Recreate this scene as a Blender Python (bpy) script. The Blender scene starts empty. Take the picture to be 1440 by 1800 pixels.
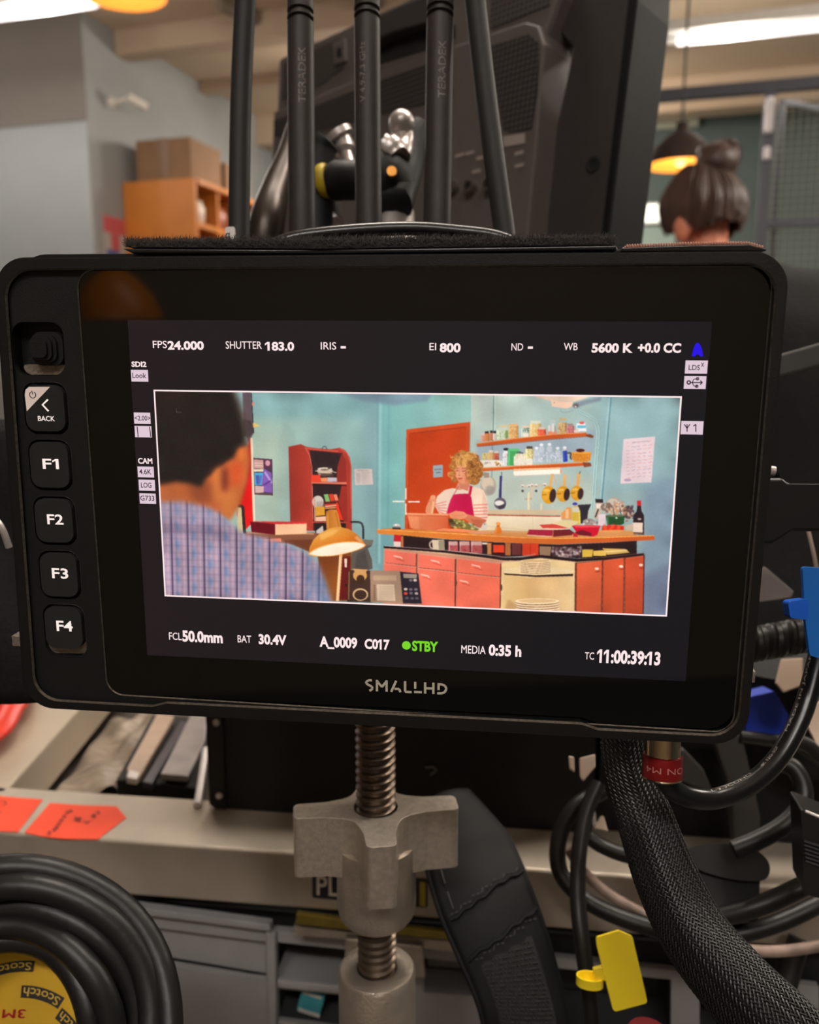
import bpy, bmesh, math, random
import numpy as np
from mathutils import Vector, Matrix
from mathutils.geometry import tessellate_polygon
R = math.radians
random.seed(7)
rng = np.random.default_rng(7)
SC = bpy.context.scene
COL = SC.collection

# ------------------------------------------------------------------ camera
PITCH = R(9.7)
FPX = 1500.0                       # focal length in pixels of the 1440 x 1800 frame
EYE = Vector((0, 0, 1.2))
RIGHT = Vector((1, 0, 0))
FWD = Vector((0, math.cos(PITCH), -math.sin(PITCH)))
UP = Vector((0, math.sin(PITCH), math.cos(PITCH)))
cd = bpy.data.cameras.new('camera')
cd.sensor_fit = 'HORIZONTAL'; cd.sensor_width = 24.0; cd.lens = 25.0
cd.clip_start = 0.01; cd.clip_end = 60
cd.dof.use_dof = True; cd.dof.focus_distance = 0.232; cd.dof.aperture_fstop = 12.5
cam = bpy.data.objects.new('camera', cd); COL.objects.link(cam)
cam.location = EYE; cam.rotation_euler = (R(90) - PITCH, 0, 0)
SC.camera = cam

# ------------------------------------------------------------------ colour management, world
vs = SC.view_settings
vs.view_transform = 'Standard'; vs.look = 'None'; vs.exposure = 0.0; vs.gamma = 1.0; vs.use_curve_mapping = False
SC.cycles.use_denoising = True
SC.cycles.max_bounces = 8
SC.cycles.sample_clamp_indirect = 6.0
w = bpy.data.worlds.new('world'); SC.world = w; w.use_nodes = True
w.node_tree.nodes['Background'].inputs[0].default_value = (0.5, 0.48, 0.45, 1)
w.node_tree.nodes['Background'].inputs[1].default_value = 0.10

# the room is turned 16.7 degrees to the right of the camera axis
YAW = R(16.7)
RD = Vector((math.sin(YAW), math.cos(YAW), 0))      # into the room
RL = Vector((math.cos(YAW), -math.sin(YAW), 0))     # to the right
CEIL = 2.62
def room(l, d, z): return RL * l + RD * d + Vector((0, 0, z))

def area(name, loc, sx, sy, power, col, rot):
    l = bpy.data.lights.new(name, 'AREA'); l.shape = 'RECTANGLE'; l.size = sx; l.size_y = sy
    l.energy = power; l.color = col
    o = bpy.data.objects.new(name, l); COL.objects.link(o); o.location = loc; o.rotation_euler = rot
    return o
WARM = (1.0, 0.91, 0.80); NEUT = (1.0, 0.95, 0.89)
LAMPS = [   # ceiling fixtures: lateral, depth, power, colour; right, far and rear ones are added fill
    (0.10, 0.75, 19, WARM), (-2.46, 2.64, 9, NEUT), (1.6, 2.2, 34, WARM),
    (0.55, 3.55, 12, WARM), (-0.95, 4.2, 32, WARM), (0.3, -1.0, 18, NEUT)]
LZ = 2.42                          # the fixtures hang below the ceiling and light it too
for i, (l, d, p, c) in enumerate(LAMPS):
    area('ceiling_lamp_light', room(l, d, LZ - 0.03), 1.15, 0.16, p, c, (0, 0, -YAW))
    for q_ in (-.4, .4):           # the tubes shine to the sides and upwards too
        pl_ = bpy.data.lights.new('ceiling_tube_glow', 'POINT'); pl_.energy = p * .55; pl_.color = c; pl_.shadow_soft_size = .07
        po_ = bpy.data.objects.new('ceiling_tube_glow', pl_); COL.objects.link(po_); po_.location = room(l + q_, d, LZ - .11)

# ------------------------------------------------------------------ helpers
def ray(px, py): return (RIGHT * ((px - 720) / FPX) + UP * (-(py - 900) / FPX) + FWD)
def P(px, py, d): return EYE + ray(px, py) * d
def PZ(px, py, z):
    r = ray(px, py); return EYE + r * ((z - EYE.z) / r.z)
def lin(c): 
    c = c / 255.0
    return c / 12.92 if c <= 0.04045 else ((c + 0.055) / 1.055) ** 2.4
def rgb(c): return (lin(c[0]), lin(c[1]), lin(c[2]), 1)

class Frame:
    def __init__(s, o, X, Y):
        s.o = Vector(o); s.X = Vector(X).normalized(); Y = Vector(Y); s.Y = (Y - s.X * Y.dot(s.X)).normalized()
        s.Z = s.X.cross(s.Y)
        s.M = Matrix(((s.X.x, s.Y.x, s.Z.x, s.o.x), (s.X.y, s.Y.y, s.Z.y, s.o.y), (s.X.z, s.Y.z, s.Z.z, s.o.z), (0, 0, 0, 1)))
    def hit(s, px, py, w=0.0):
        r = ray(px, py); t = (w - (EYE - s.o).dot(s.Z)) / r.dot(s.Z)
        q = EYE + r * t - s.o
        return (q.dot(s.X), q.dot(s.Y))
    def hits(s, pts, w=0.0): return [s.hit(x, y, w) for x, y in pts]
    def to(s, u, v, w=0.0): return s.o + s.X * u + s.Y * v + s.Z * w

WM = {}
def wm(o): return WM[o.name]
def meta(o, label=None, cat=None, group=None, kind=None):
    if label: o['label'] = label
    if cat: o['category'] = cat
    if group: o['group'] = group
    if kind: o['kind'] = kind
    return o
def thing(name, label, cat, M, group=None):
    o = bpy.data.objects.new(name, None); COL.objects.link(o); o.empty_display_size = 0.02
    if not isinstance(M, Matrix): M = Matrix.Translation(Vector(M))
    o.matrix_world = M; WM[o.name] = M.copy()
    return meta(o, label, cat, group)

def spline(pts, n=8, closed=False):
    pts = [Vector(p) for p in pts]; out = []; N = len(pts)
    rngi = range(N if closed else N - 1)
    for i in rngi:
        p1, p2 = pts[i], pts[(i + 1) % N]
        p0 = pts[i - 1] if (closed or i > 0) else p1 * 2 - p2
        p3 = pts[(i + 2) % N] if (closed or i + 2 < N) else p2 * 2 - p1
        for k in range(n):
            t = k / n
            out.append(0.5 * ((2 * p1) + (p2 - p0) * t + (2 * p0 - 5 * p1 + 4 * p2 - p3) * t * t + (3 * p1 - p0 - 3 * p2 + p3) * t ** 3))
    if not closed: out.append(pts[-1])
    return out

class MB:
    def __init__(s, M=None): s.v = []; s.f = []; s.M = M      # M: matrix from the coordinates used here to world (None = world)
    def add(s, vs_, fs):
        b = len(s.v); s.v += [Vector(p) for p in vs_]; s.f += [tuple(b + i for i in q) for q in fs]; return s
    def box(s, c, size, T=None):
        x, y, z = [k / 2 for k in size]; c = Vector(c)
        vs_ = [Vector((sx * x, sy * y, sz * z)) for sz in (-1, 1) for sy in (-1, 1) for sx in (-1, 1)]
        if T is not None: vs_ = [T @ q for q in vs_]
        return s.add([c + q for q in vs_], [(0, 2, 3, 1), (4, 5, 7, 6), (0, 1, 5, 4), (2, 6, 7, 3), (0, 4, 6, 2), (1, 3, 7, 5)])
    def prism(s, outer, w0, w1, holes=(), T=None):
        loops = [list(outer)] + [list(h) for h in holes]
        tri = tessellate_polygon([[Vector((p[0], p[1], 0)) for p in L] for L in loops])
        flat = [p for L in loops for p in L]; n = len(flat)
        vs_ = [Vector((p[0], p[1], w0)) for p in flat] + [Vector((p[0], p[1], w1)) for p in flat]
        if T is not None: vs_ = [T @ q for q in vs_]
        fs = [tuple(t) for t in tri] + [tuple(i + n for i in t) for t in tri]
        k = 0
        for L in loops:
            m = len(L)
            for i in range(m):
                a, b = k + i, k + (i + 1) % m
                fs.append((a, b, b + n, a + n))
            k += m
        return s.add(vs_, fs)
    def flat(s, outer, w, holes=()):
        loops = [list(outer)] + [list(h) for h in holes]
        tri = tessellate_polygon([[Vector((p[0], p[1], 0)) for p in L] for L in loops])
        return s.add([Vector((p[0], p[1], w)) for L in loops for p in L], [tuple(t) for t in tri])
    def tube(s, path, r, n=12, closed=False, cap=True, flatten=None):
        path = [Vector(p) for p in path]; N = len(path)
        rr = r if hasattr(r, '__len__') else [r] * N
        T = []
        for i in range(N):
            a = path[(i - 1) % N] if (closed or i > 0) else path[i]; b = path[(i + 1) % N] if (closed or i < N - 1) else path[i]
            T.append((b - a).normalized())
        t0 = T[0]; nrm = t0.orthogonal().normalized(); rings = []
        for i in range(N):
            if i: 
                q = T[i - 1].rotation_difference(T[i]); nrm = q @ nrm
            nrm = (nrm - T[i] * nrm.dot(T[i])).normalized(); bi = T[i].cross(nrm)
            rings.append([path[i] + (nrm * math.cos(2 * math.pi * k / n) + bi * math.sin(2 * math.pi * k / n)) * rr[i] for k in range(n)])
        vs_ = [p for g in rings for p in g]; fs = []
        for i in range(N if closed else N - 1):
            j = (i + 1) % N
            for k in range(n):
                fs.append((i * n + k, i * n + (k + 1) % n, j * n + (k + 1) % n, j * n + k))
        if cap and not closed: fs += [tuple(reversed(range(n))), tuple(range((N - 1) * n, N * n))]
        return s.add(vs_, fs)
    def lathe(s, prof, o, axis, n=32, ref=None, cap=True):
        o = Vector(o); a = Vector(axis).normalized(); e1 = a.orthogonal().normalized() if ref is None else (Vector(ref) - a * Vector(ref).dot(a)).normalized(); e2 = a.cross(e1)
        N = len(prof); vs_ = []; fs = []
        for (r, h) in prof:
            for k in range(n):
                t = 2 * math.pi * k / n
                vs_.append(o + a * h + (e1 * math.cos(t) + e2 * math.sin(t)) * r)
        for i in range(N - 1):
            for k in range(n):
                fs.append((i * n + k, i * n + (k + 1) % n, (i + 1) * n + (k + 1) % n, (i + 1) * n + k))
        if cap and prof[0][0] > 1e-6: fs.append(tuple(reversed(range(n))))
        if cap and prof[-1][0] > 1e-6: fs.append(tuple(range((N - 1) * n, N * n)))
        return s.add(vs_, fs)
    def ball(s, c, r, n=16, T=None):
        c = Vector(c); r = r if hasattr(r, '__len__') else (r, r, r); vs_ = []; fs = []
        for i in range(n + 1):
            for k in range(2 * n):
                th = math.pi * i / n; ph = math.pi * k / n
                q = Vector((r[0] * math.sin(th) * math.cos(ph), r[1] * math.sin(th) * math.sin(ph), r[2] * math.cos(th)))
                if T is not None: q = T @ q
                vs_.append(c + q)
        for i in range(n):
            for k in range(2 * n):
                fs.append((i * 2 * n + k, (i + 1) * 2 * n + k, (i + 1) * 2 * n + (k + 1) % (2 * n), i * 2 * n + (k + 1) % (2 * n)))
        return s.add(vs_, fs)
    def grid(s, fn, nu, nv):
        vs_ = [fn(i / nu, j / nv) for j in range(nv + 1) for i in range(nu + 1)]
        fs = [(j * (nu + 1) + i, j * (nu + 1) + i + 1, (j + 1) * (nu + 1) + i + 1, (j + 1) * (nu + 1) + i) for j in range(nv) for i in range(nu)]
        return s.add(vs_, fs)
    def build(s, name, mat, parent=None, smooth=False, bevel=0.0, seg=2, sub=0, solid=0.0, origin=None, weld=True, angle=40):
        pts = [s.M @ p for p in s.v] if s.M is not None else [p.copy() for p in s.v]
        if parent is not None:
            M = wm(parent)
        else:
            if origin is None:
                lo = Vector((min(p.x for p in pts), min(p.y for p in pts), min(p.z for p in pts))); hi = Vector((max(p.x for p in pts), max(p.y for p in pts), max(p.z for p in pts)))
                origin = Vector(((lo.x + hi.x) / 2, (lo.y + hi.y) / 2, lo.z))
            M = Matrix.Translation(Vector(origin))
        inv = M.inverted()
        me = bpy.data.meshes.new(name); me.from_pydata([inv @ p for p in pts], [], s.f)
        bm = bmesh.new(); bm.from_mesh(me)
        if weld: bmesh.ops.remove_doubles(bm, verts=bm.verts, dist=1e-7)
        bmesh.ops.recalc_face_normals(bm, faces=bm.faces)
        bm.to_mesh(me); bm.free()
        me.materials.append(mat)
        o = bpy.data.objects.new(name, me); COL.objects.link(o); WM[o.name] = M.copy()
        if parent is not None: o.parent = parent
        else: o.matrix_world = M
        if smooth:
            me.polygons.foreach_set('use_smooth', [True] * len(me.polygons))
            try: me.set_sharp_from_angle(angle=R(angle))
            except Exception: pass
        if solid:
            m = o.modifiers.new('solid', 'SOLIDIFY'); m.thickness = solid; m.offset = 0
        if bevel:
            m = o.modifiers.new('bevel', 'BEVEL'); m.width = bevel; m.segments = seg; m.limit_method = 'ANGLE'; m.angle_limit = R(35)
        if sub:
            m = o.modifiers.new('sub', 'SUBSURF'); m.levels = sub; m.render_levels = sub
        return o

def rrect(pts, rad, n=6):
    """round the corners of a polygon; rad one number or one per corner"""
    out = []; N = len(pts); rad = rad if hasattr(rad, '__len__') else [rad] * N
    for i in range(N):
        a, b, c = [Vector((p[0], p[1])) for p in (pts[i - 1], pts[i], pts[(i + 1) % N])]
        r = rad[i]
        if r <= 0: out.append((b.x, b.y)); continue
        d1 = (a - b).normalized(); d2 = (c - b).normalized()
        ang = d1.angle(d2); t = min(r / math.tan(ang / 2), (a - b).length * .49, (c - b).length * .49); r = t * math.tan(ang / 2)
        ctr = b + (d1 + d2).normalized() * (r / math.sin(ang / 2))
        s0 = b + d1 * t - ctr; s1 = b + d2 * t - ctr
        a0 = math.atan2(s0.y, s0.x); da = (math.atan2(s1.y, s1.x) - a0 + math.pi) % (2 * math.pi) - math.pi
        for k in range(n + 1):
            q = a0 + da * k / n; out.append((ctr.x + r * math.cos(q), ctr.y + r * math.sin(q)))
    return out

_T = {}
def flag_ones(body, vs_, fs):
    # the built-in figure one is a bare bar: give it the flag the photographed figures have
    par = list(range(len(vs_)))
    def find(i):
        while par[i] != i: par[i] = par[par[i]]; i = par[i]
        return i
    for q in fs:
        for a in q[1:]: par[find(a)] = find(q[0])
    isl = {}
    for i in range(len(vs_)): isl.setdefault(find(i), []).append(i)
    H = max(p[1] for p in vs_)
    for ii in list(isl.values()):
        xs = [vs_[i][0] for i in ii]; ys = [vs_[i][1] for i in ii]
        if max(ys) - min(ys) > .6 * H and max(xs) - min(xs) < .30 * H and len(body.replace('1', '')) >= 0 and not (body == 'IRIS' or body == 'EI'):
            x0, x1, y1 = min(xs), max(xs), max(ys); w_ = x1 - x0; b = len(vs_)
            vs_ = vs_ + [(x0, y1), (x0 - w_ * 1.1, y1 - w_ * .9), (x0 - w_ * 1.1, y1 - w_ * 1.8), (x0, y1 - w_ * .95)]; fs = fs + [(b, b + 1, b + 2, b + 3)]
    return vs_, fs
def text2d(body, bold=0.0):
    key = (body, bold)
    if key not in _T:
        c = bpy.data.curves.new('lettering', 'FONT'); c.body = body; c.resolution_u = 3; c.offset = 0 if 'M' in body else bold
        o = bpy.data.objects.new('lettering', c); COL.objects.link(o)
        dg = bpy.context.evaluated_depsgraph_get(); me = bpy.data.meshes.new_from_object(o.evaluated_get(dg))
        vs_ = [(p.co.x, p.co.y) for p in me.vertices]; fs = [tuple(q.vertices) for q in me.polygons]
        bpy.data.objects.remove(o); bpy.data.curves.remove(c); bpy.data.meshes.remove(me)
        if 'M' in body and bold:      # the capital M folds over when its outline is offset: thicken it with shifted copies
            k_ = len(vs_); base = list(vs_); bf = list(fs); vs_ = []; fs = []
            for i_, (dx, dy) in enumerate(((-1, -1), (1, -1), (-1, 1), (1, 1))):
                vs_ += [(x + dx * bold * .7, y + dy * bold * .5) for x, y in base]; fs += [tuple(a + k_ * i_ for a in q) for q in bf]
        x0 = min(p[0] for p in vs_); x1 = max(p[0] for p in vs_); y0 = min(p[1] for p in vs_); y1 = max(p[1] for p in vs_)
        if '1' in body: vs_, fs = flag_ones(body, vs_, fs); x0 = min(p[0] for p in vs_)
        _T[key] = ([((x - x0) / (x1 - x0), (y - y0) / (y1 - y0)) for x, y in vs_], fs)
    return _T[key]

# ------------------------------------------------------------------ materials (all node based)
MATS = {}
def mat(name, c, rough=0.5, metal=0.0, var=0.06, scale=60.0, bump=0.0, bscale=None, spec=0.5, c2=None, emit=None, estr=1.0, coat=0.0, sheen=0.0, alpha=None, trans=0.0, stretch=None):
    if name in MATS: return MATS[name]
    m = bpy.data.materials.new(name); m.use_nodes = True; nt = m.node_tree; b = nt.nodes['Principled BSDF']
    tc = nt.nodes.new('ShaderNodeTexCoord'); mp = nt.nodes.new('ShaderNodeMapping'); nt.links.new(tc.outputs['Object'], mp.inputs[0])
    if stretch: mp.inputs['Scale'].default_value = stretch
    nz = nt.nodes.new('ShaderNodeTexNoise'); nz.inputs['Scale'].default_value = scale; nz.inputs['Detail'].default_value = 4
    nt.links.new(mp.outputs[0], nz.inputs['Vector'])
    cr = nt.nodes.new('ShaderNodeValToRGB'); k = rgb(c)
    cr.color_ramp.elements[0].position = 0.3; cr.color_ramp.elements[1].position = 0.7
    if c2 is None:
        cr.color_ramp.elements[0].color = tuple(x * (1 - var) for x in k[:3]) + (1,); cr.color_ramp.elements[1].color = tuple(min(1, x * (1 + var)) for x in k[:3]) + (1,)
    else:
        cr.color_ramp.elements[0].color = k; cr.color_ramp.elements[1].color = rgb(c2)
    nt.links.new(nz.outputs['Fac'], cr.inputs[0]); nt.links.new(cr.outputs[0], b.inputs['Base Color'])
    b.inputs['Roughness'].default_value = rough; b.inputs['Metallic'].default_value = metal; b.inputs['Specular IOR Level'].default_value = spec
    b.inputs['Coat Weight'].default_value = coat; b.inputs['Sheen Weight'].default_value = sheen
    if trans: b.inputs['Transmission Weight'].default_value = trans
    if bump:
        n2 = nt.nodes.new('ShaderNodeTexNoise'); n2.inputs['Scale'].default_value = bscale or scale * 4; n2.inputs['Detail'].default_value = 3
        nt.links.new(mp.outputs[0], n2.inputs['Vector'])
        bp = nt.nodes.new('ShaderNodeBump'); bp.inputs['Strength'].default_value = bump; bp.inputs['Distance'].default_value = 0.001
        nt.links.new(n2.outputs['Fac'], bp.inputs['Height']); nt.links.new(bp.outputs[0], b.inputs['Normal'])
    if emit is not None:
        b.inputs['Emission Color'].default_value = rgb(emit); b.inputs['Emission Strength'].default_value = estr
    MATS[name] = m
    return m
# ================================================================== the room
def structure(o): o['kind'] = 'structure'; return o
PAINT = mat('grey_blue_wall_paint', (150, 152, 151), .8, 0, .03, 6, .1, 300)
TEAL = mat('grey_teal_wall_paint', (82, 95, 92), .8, 0, .04, 6, .1, 300)
WSHADE = mat('shaded_wall_tone', (116, 108, 100), .8, 0, .03, 5)
CEILM = mat('beige_ceiling_paint', (196, 174, 148), .85, 0, .04, 4, .1, 200)
BEAMM = mat('beige_beam_paint', (186, 164, 140), .8, 0, .04, 8)
DARKM = mat('dark_cavity_paint', (70, 66, 62), .9)
FLOORM = mat('grey_vinyl_floor', (96, 92, 88), .5, 0, .12, 14)
LX0 = -2.352; DC = 3.2; DB = 5.25; RX = 3.2; LX = -4.6; DF = -2.2
RM = Matrix(((RL.x, RD.x, 0, 0), (RL.y, RD.y, 0, 0), (0, 0, 1, 0), (0, 0, 0, 1)))    # room (l, d, z) to world
def rbox(name, l0, l1, d0, d1, z0, z1, mt, parent=None, **k):
    return MB(RM).box(((l0 + l1) / 2, (d0 + d1) / 2, (z0 + z1) / 2), (l1 - l0, d1 - d0, z1 - z0)).build(name, mt, parent, **k)
structure(rbox('floor', LX, RX, DF, DB, -.1, 0, FLOORM))
structure(rbox('ceiling', LX, RX, DF, DB, CEIL, CEIL + .1, CEILM))
structure(rbox('wall_back', LX0, RX, DB, DB + .1, 0, CEIL, TEAL))
structure(rbox('wall_right', RX, RX + .1, DF, DB, 0, CEIL, TEAL))
structure(rbox('wall_far_left', LX - .1, LX, DF, DC, 0, CEIL, PAINT))
structure(rbox('wall_behind', LX, RX, DF - .1, DF, 0, CEIL, mat('beige_rear_wall', (150, 134, 118), .8)))
structure(rbox('wall_left', LX - .1, LX0, DC, DB + .1, 0, CEIL, PAINT))
structure(rbox('trim_1', LX, LX0 + .004, DC - .006, DC - .001, 2.20, CEIL - .001, WSHADE))  # darker band paints the shade on the upper left wall
structure(rbox('trim_2', LX, LX + 1.74, DC - .02, DC - .001, 0, 2.2, mat('pale_door_paint', (158, 156, 152), .7)))
for i, (d0, d1, dz) in enumerate(((3.42, 3.52, .10), (4.12, 4.2, .05), (4.75, 4.9, .16))):
    structure(rbox('trim_%d' % (3 + i), LX0 + .002, RX - .002, d0, d1, CEIL - dz, CEIL - .001, BEAMM))
for i, (l0, l1, w_) in enumerate(((-1.75, -1.1, .05), (-1.2, -.7, .04))):
    b = MB(RM); b.tube([(l0, 3.25, CEIL - .03), (l1, 4.75, CEIL - .03)], w_ * .5, 8); o = b.build('ceiling_pipe', mat('brown_grey_pipe', (126, 112, 96), .6)); meta(o, ('thin brown pipe running slantwise under the beige ceiling, above the orange pigeonhole cabinet', 'thin brown pipe under the beige ceiling, beside the leftmost black antenna')[i], 'pipe')
# ceiling tube fixtures
TUBE = mat('lit_tube', (250, 245, 245), .4, emit=(255, 248, 250), estr=1.6)
FIXM = mat('white_fixture_metal', (225, 222, 216), .5)
FL = ['pale tube light fixture on the ceiling straight above the monitor', 'white tube light fixture at the top left corner of the ceiling', 'added unseen tube light fixture on the ceiling beyond the right edge', 'white tube light fixture on the ceiling above the wire mesh cage', 'added tube light fixture hidden behind the black antennas', 'added unseen tube light fixture behind the person looking at the monitor']
for (l, d, p_, c_), lab in zip(LAMPS, FL):
    t = thing('ceiling_light', lab, 'light', room(l, d, CEIL))
    rbox('fixture_body', l - .62, l + .62, d - .07, d + .07, LZ - .02, LZ + .02, FIXM, t, bevel=.006)
    for q_ in (-.5, .5):
        b = MB(RM); b.tube([(l + q_, d, LZ + .02), (l + q_, d, CEIL)], .0015, 6); b.build('hanger', FIXM, t)
    b = MB(RM); b.tube([(l - .58, d, LZ - .036), (l + .58, d, LZ - .036)], .014, 10); b.build('tube_lamp', TUBE, t, smooth=True)
# pendant lamps
SHO = mat('orange_enamel_shade', (222, 132, 40), .4)
SHB = mat('dark_brown_shade', (44, 31, 24), .85)
GLOW = mat('glowing_shade_inside', (250, 170, 70), .6, emit=(246, 160, 62), estr=.9)
def pendant(lab, l, d, z, r, hgt, outer, inner, group=None, lit=True):
    t = thing('pendant_lamp', lab, 'lamp', room(l, d, z), group)
    o = room(l, d, z)
    b = MB(); b.lathe([(r, 0), (r * .97, hgt * .12), (r * .8, hgt * .5), (r * .45, hgt * .85), (r * .2, hgt), (r * .16, hgt * 1.25), (.0, hgt * 1.3)], o, (0, 0, 1), 40, cap=False); b.build('lamp_shade', outer, t, smooth=True)
    b = MB(); b.lathe([(r * .985, .0005), (r * .9, hgt * .05), (r * .5, hgt * .16), (0, hgt * .2)], o, (0, 0, 1), 40, cap=False); b.build('shade_lining', inner, t, smooth=True)
    b = MB(); b.ball(o + Vector((0, 0, hgt * .14)), r * .16, 10); b.build('bulb', mat('lit_bulb', (255, 220, 150), .5, emit=(255, 214, 140), estr=1.4), t, smooth=True)
    b = MB(); b.tube([o + Vector((0, 0, hgt * 1.25)), room(l, d, CEIL)], .004, 8); b.build('cord', mat('black_cord', (30, 28, 26), .6), t)
    if not lit: return
    pl = bpy.data.lights.new('pendant_bulb_light', 'POINT'); pl.energy = .8; pl.color = (1, .7, .38); pl.shadow_soft_size = .03
    po_ = bpy.data.objects.new('pendant_bulb_light', pl); COL.objects.link(po_); po_.location = o + Vector((0, 0, -.05))
def onD(px, py, d):
    r = ray(px, py); t = (d - EYE.dot(RD)) / r.dot(RD); q = EYE + r * t; return q.dot(RL), q.z
l, z = onD(215, -10, 2.5); pendant('orange pendant lamp hanging at the top left of the picture', l, 2.5, z, .135, .13, SHO, GLOW)
l, z = onD(1196, 291, 2.9); pendant('dark pendant lamp with glowing orange underside beside the person with a hair bun', l, 2.9, z, .105, .10, SHB, GLOW)
# wall lamp, cabinet, boxes, poster on the left side wall
def onL(px, py, l):
    r = ray(px, py); t = (l - EYE.dot(RL)) / r.dot(RL); q = EYE + r * t; return q.dot(RD), q.z
CAMW = mat('white_lamp_plastic', (226, 218, 206), .4)
d1, z1 = onL(197, 180, LX0 + .01); t = thing('wall_spotlight', 'small white tubular spotlight on the grey side wall above the orange cabinet', 'lamp', room(LX0, d1, z1))
b = MB(RM); b.lathe([(.022, 0), (.022, .012), (.01, .02), (.01, .05)], (LX0, d1, z1), (1, 0, 0), 16); b.build('wall_plate', CAMW, t, smooth=True)
pA = P(224, 170, (room(LX0 + .1, d1, z1) - EYE).dot(FWD)); pB = P(257, 189, (room(LX0 + .1, d1, z1) - EYE).dot(FWD) + .06)
b = MB(); b.tube([room(LX0 + .05, d1, z1), room(LX0 + .07, d1, z1 + .01), pA + (pB - pA) * .25], .007, 8); b.build('bracket', CAMW, t, smooth=True)
b = MB(); b.tube([pA, pA + (pB - pA) * .05, pB], [.012, .019, .019], 16); b.build('lamp_body', CAMW, t, smooth=True)
ORA = mat('orange_painted_wood', (192, 114, 36), .5, 0, .08, 8, .1)
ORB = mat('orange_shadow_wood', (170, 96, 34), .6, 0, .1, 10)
CD = DC + .22; CX0, CX1 = LX0 + .004, LX0 + .36; CD1 = CD + .62; CZ = onD(325, 313, CD)[1]
t = thing('pigeonhole_cabinet', 'orange wooden pigeonhole cabinet against the grey side wall', 'cabinet', room(LX0 + .18, CD, 0))
rbox('side_panel', CX0, CX1, CD, CD + .022, 0, CZ, ORA, t, bevel=.003); rbox('side_panel', CX0, CX1, CD1 - .022, CD1, 0, CZ, ORA, t, bevel=.003)
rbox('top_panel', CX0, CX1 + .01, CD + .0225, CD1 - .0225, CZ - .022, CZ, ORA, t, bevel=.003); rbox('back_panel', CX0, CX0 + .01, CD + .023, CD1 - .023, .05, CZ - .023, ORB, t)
for z in (.05, .55, .95, 1.35, 1.6, CZ - .20): rbox('shelf', CX0 + .011, CX1, CD + .023, CD1 - .023, z, z + .02, ORA, t)
for dd in (.2, .4): rbox('divider', CX0 + .012, CX1 - .003, CD + dd, CD + dd + .016, .07, CZ - .023, ORA, t)
for i, (dd, zz_, col, lab) in enumerate(((.03, CZ - .175, (210, 190, 172), 'pale jar in the upper pigeonhole nearest the camera'), (.23, CZ - .175, (150, 84, 64), 'reddish pot in the second upper pigeonhole'), (.43, CZ - .175, (120, 100, 92), 'brownish pot in the third upper pigeonhole'), (.035, 1.622, (196, 150, 90), 'tan pot in the lower pigeonhole nearest the camera'), (.25, 1.625, (206, 200, 190), 'white pot in the lower middle pigeonhole'))):
    b = MB(); b.lathe([(.035, 0), (.05, .02), (.052, .07), (.04, .09), (.042, .1), (0, .102)], room(CX1 - .08, CD + dd + .09, zz_), (0, 0, 1), 16); o = b.build('pot', mat('pot_glaze_%s' % ['cream', 'red', 'brown', 'tan', 'white'][i], col, .4), smooth=True); meta(o, lab + ' of the orange cabinet', 'pot', 'pots in the orange cabinet')
CARD = mat('brown_cardboard', (132, 98, 68), .8, 0, .08, 12, .15); TAPEB = mat('brown_parcel_tape', (124, 92, 62), .35)
bz = CZ + .001
def carton(lab, l0, l1, d0, d1, h_):
    t_ = thing('cardboard_box', lab, 'box', room((l0 + l1) / 2, (d0 + d1) / 2, bz))
    rbox('carton', l0, l1, d0, d1, bz, bz + h_, CARD, t_, bevel=.004); rbox('parcel_tape', (l0 + l1) / 2 - .025, (l0 + l1) / 2 + .025, d0 - .0015, d1 + .0015, bz + .002, bz + h_ + .0015, TAPEB, t_)
carton('large brown cardboard box on top of the orange cabinet', LX0 + .06, LX0 + .33, CD + .03, CD + .30, .175)
carton('lower brown cardboard box behind the large one on the orange cabinet', LX0 + .05, LX0 + .34, CD + .32, CD + .56, .13)
b = MB(); b.lathe([(.03, 0), (.034, .01), (.034, .05), (0, .055)], room(LX0 + .345, CD + .50, bz), (0, 0, 1), 14)
# poster in two colours
PW = mat('poster_paper', (176, 172, 168), .7); 
d0, z0 = onL(180, 376, LX0 + .004); d1, _ = onL(224, 380, LX0 + .004); z2 = z0 - .24
t = thing('poster', 'small red white and blue poster on the grey wall by the orange cabinet', 'poster', room(LX0 + .002, (d0 + d1) / 2, z2))
def wallpatch(name, a, b_, c, d, mt, e): MB(RM).box((LX0 + .002 + e / 2, (a + b_) / 2, (c + d) / 2), (.002 + e, b_ - a, d - c)).build(name, mt, t)
L_ = d1 - d0
wallpatch('sheet', d0, d1, z2, z0, PW, 0); wallpatch('red_band', d0 + L_ * .02, d1 - L_ * .1, z0 - .07, z0 - .002, mat('poster_red', (202, 92, 96), .6), .001)
wallpatch('red_figure', d0 + L_ * .3, d0 + L_ * .62, z0 - .14, z0 - .071, mat('poster_rose', (196, 90, 96), .6), .001); wallpatch('blue_field', d0 + L_ * .1, d0 + L_ * .6, z2 + .001, z0 - .141, mat('poster_blue', (70, 96, 158), .6), .001)
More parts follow.
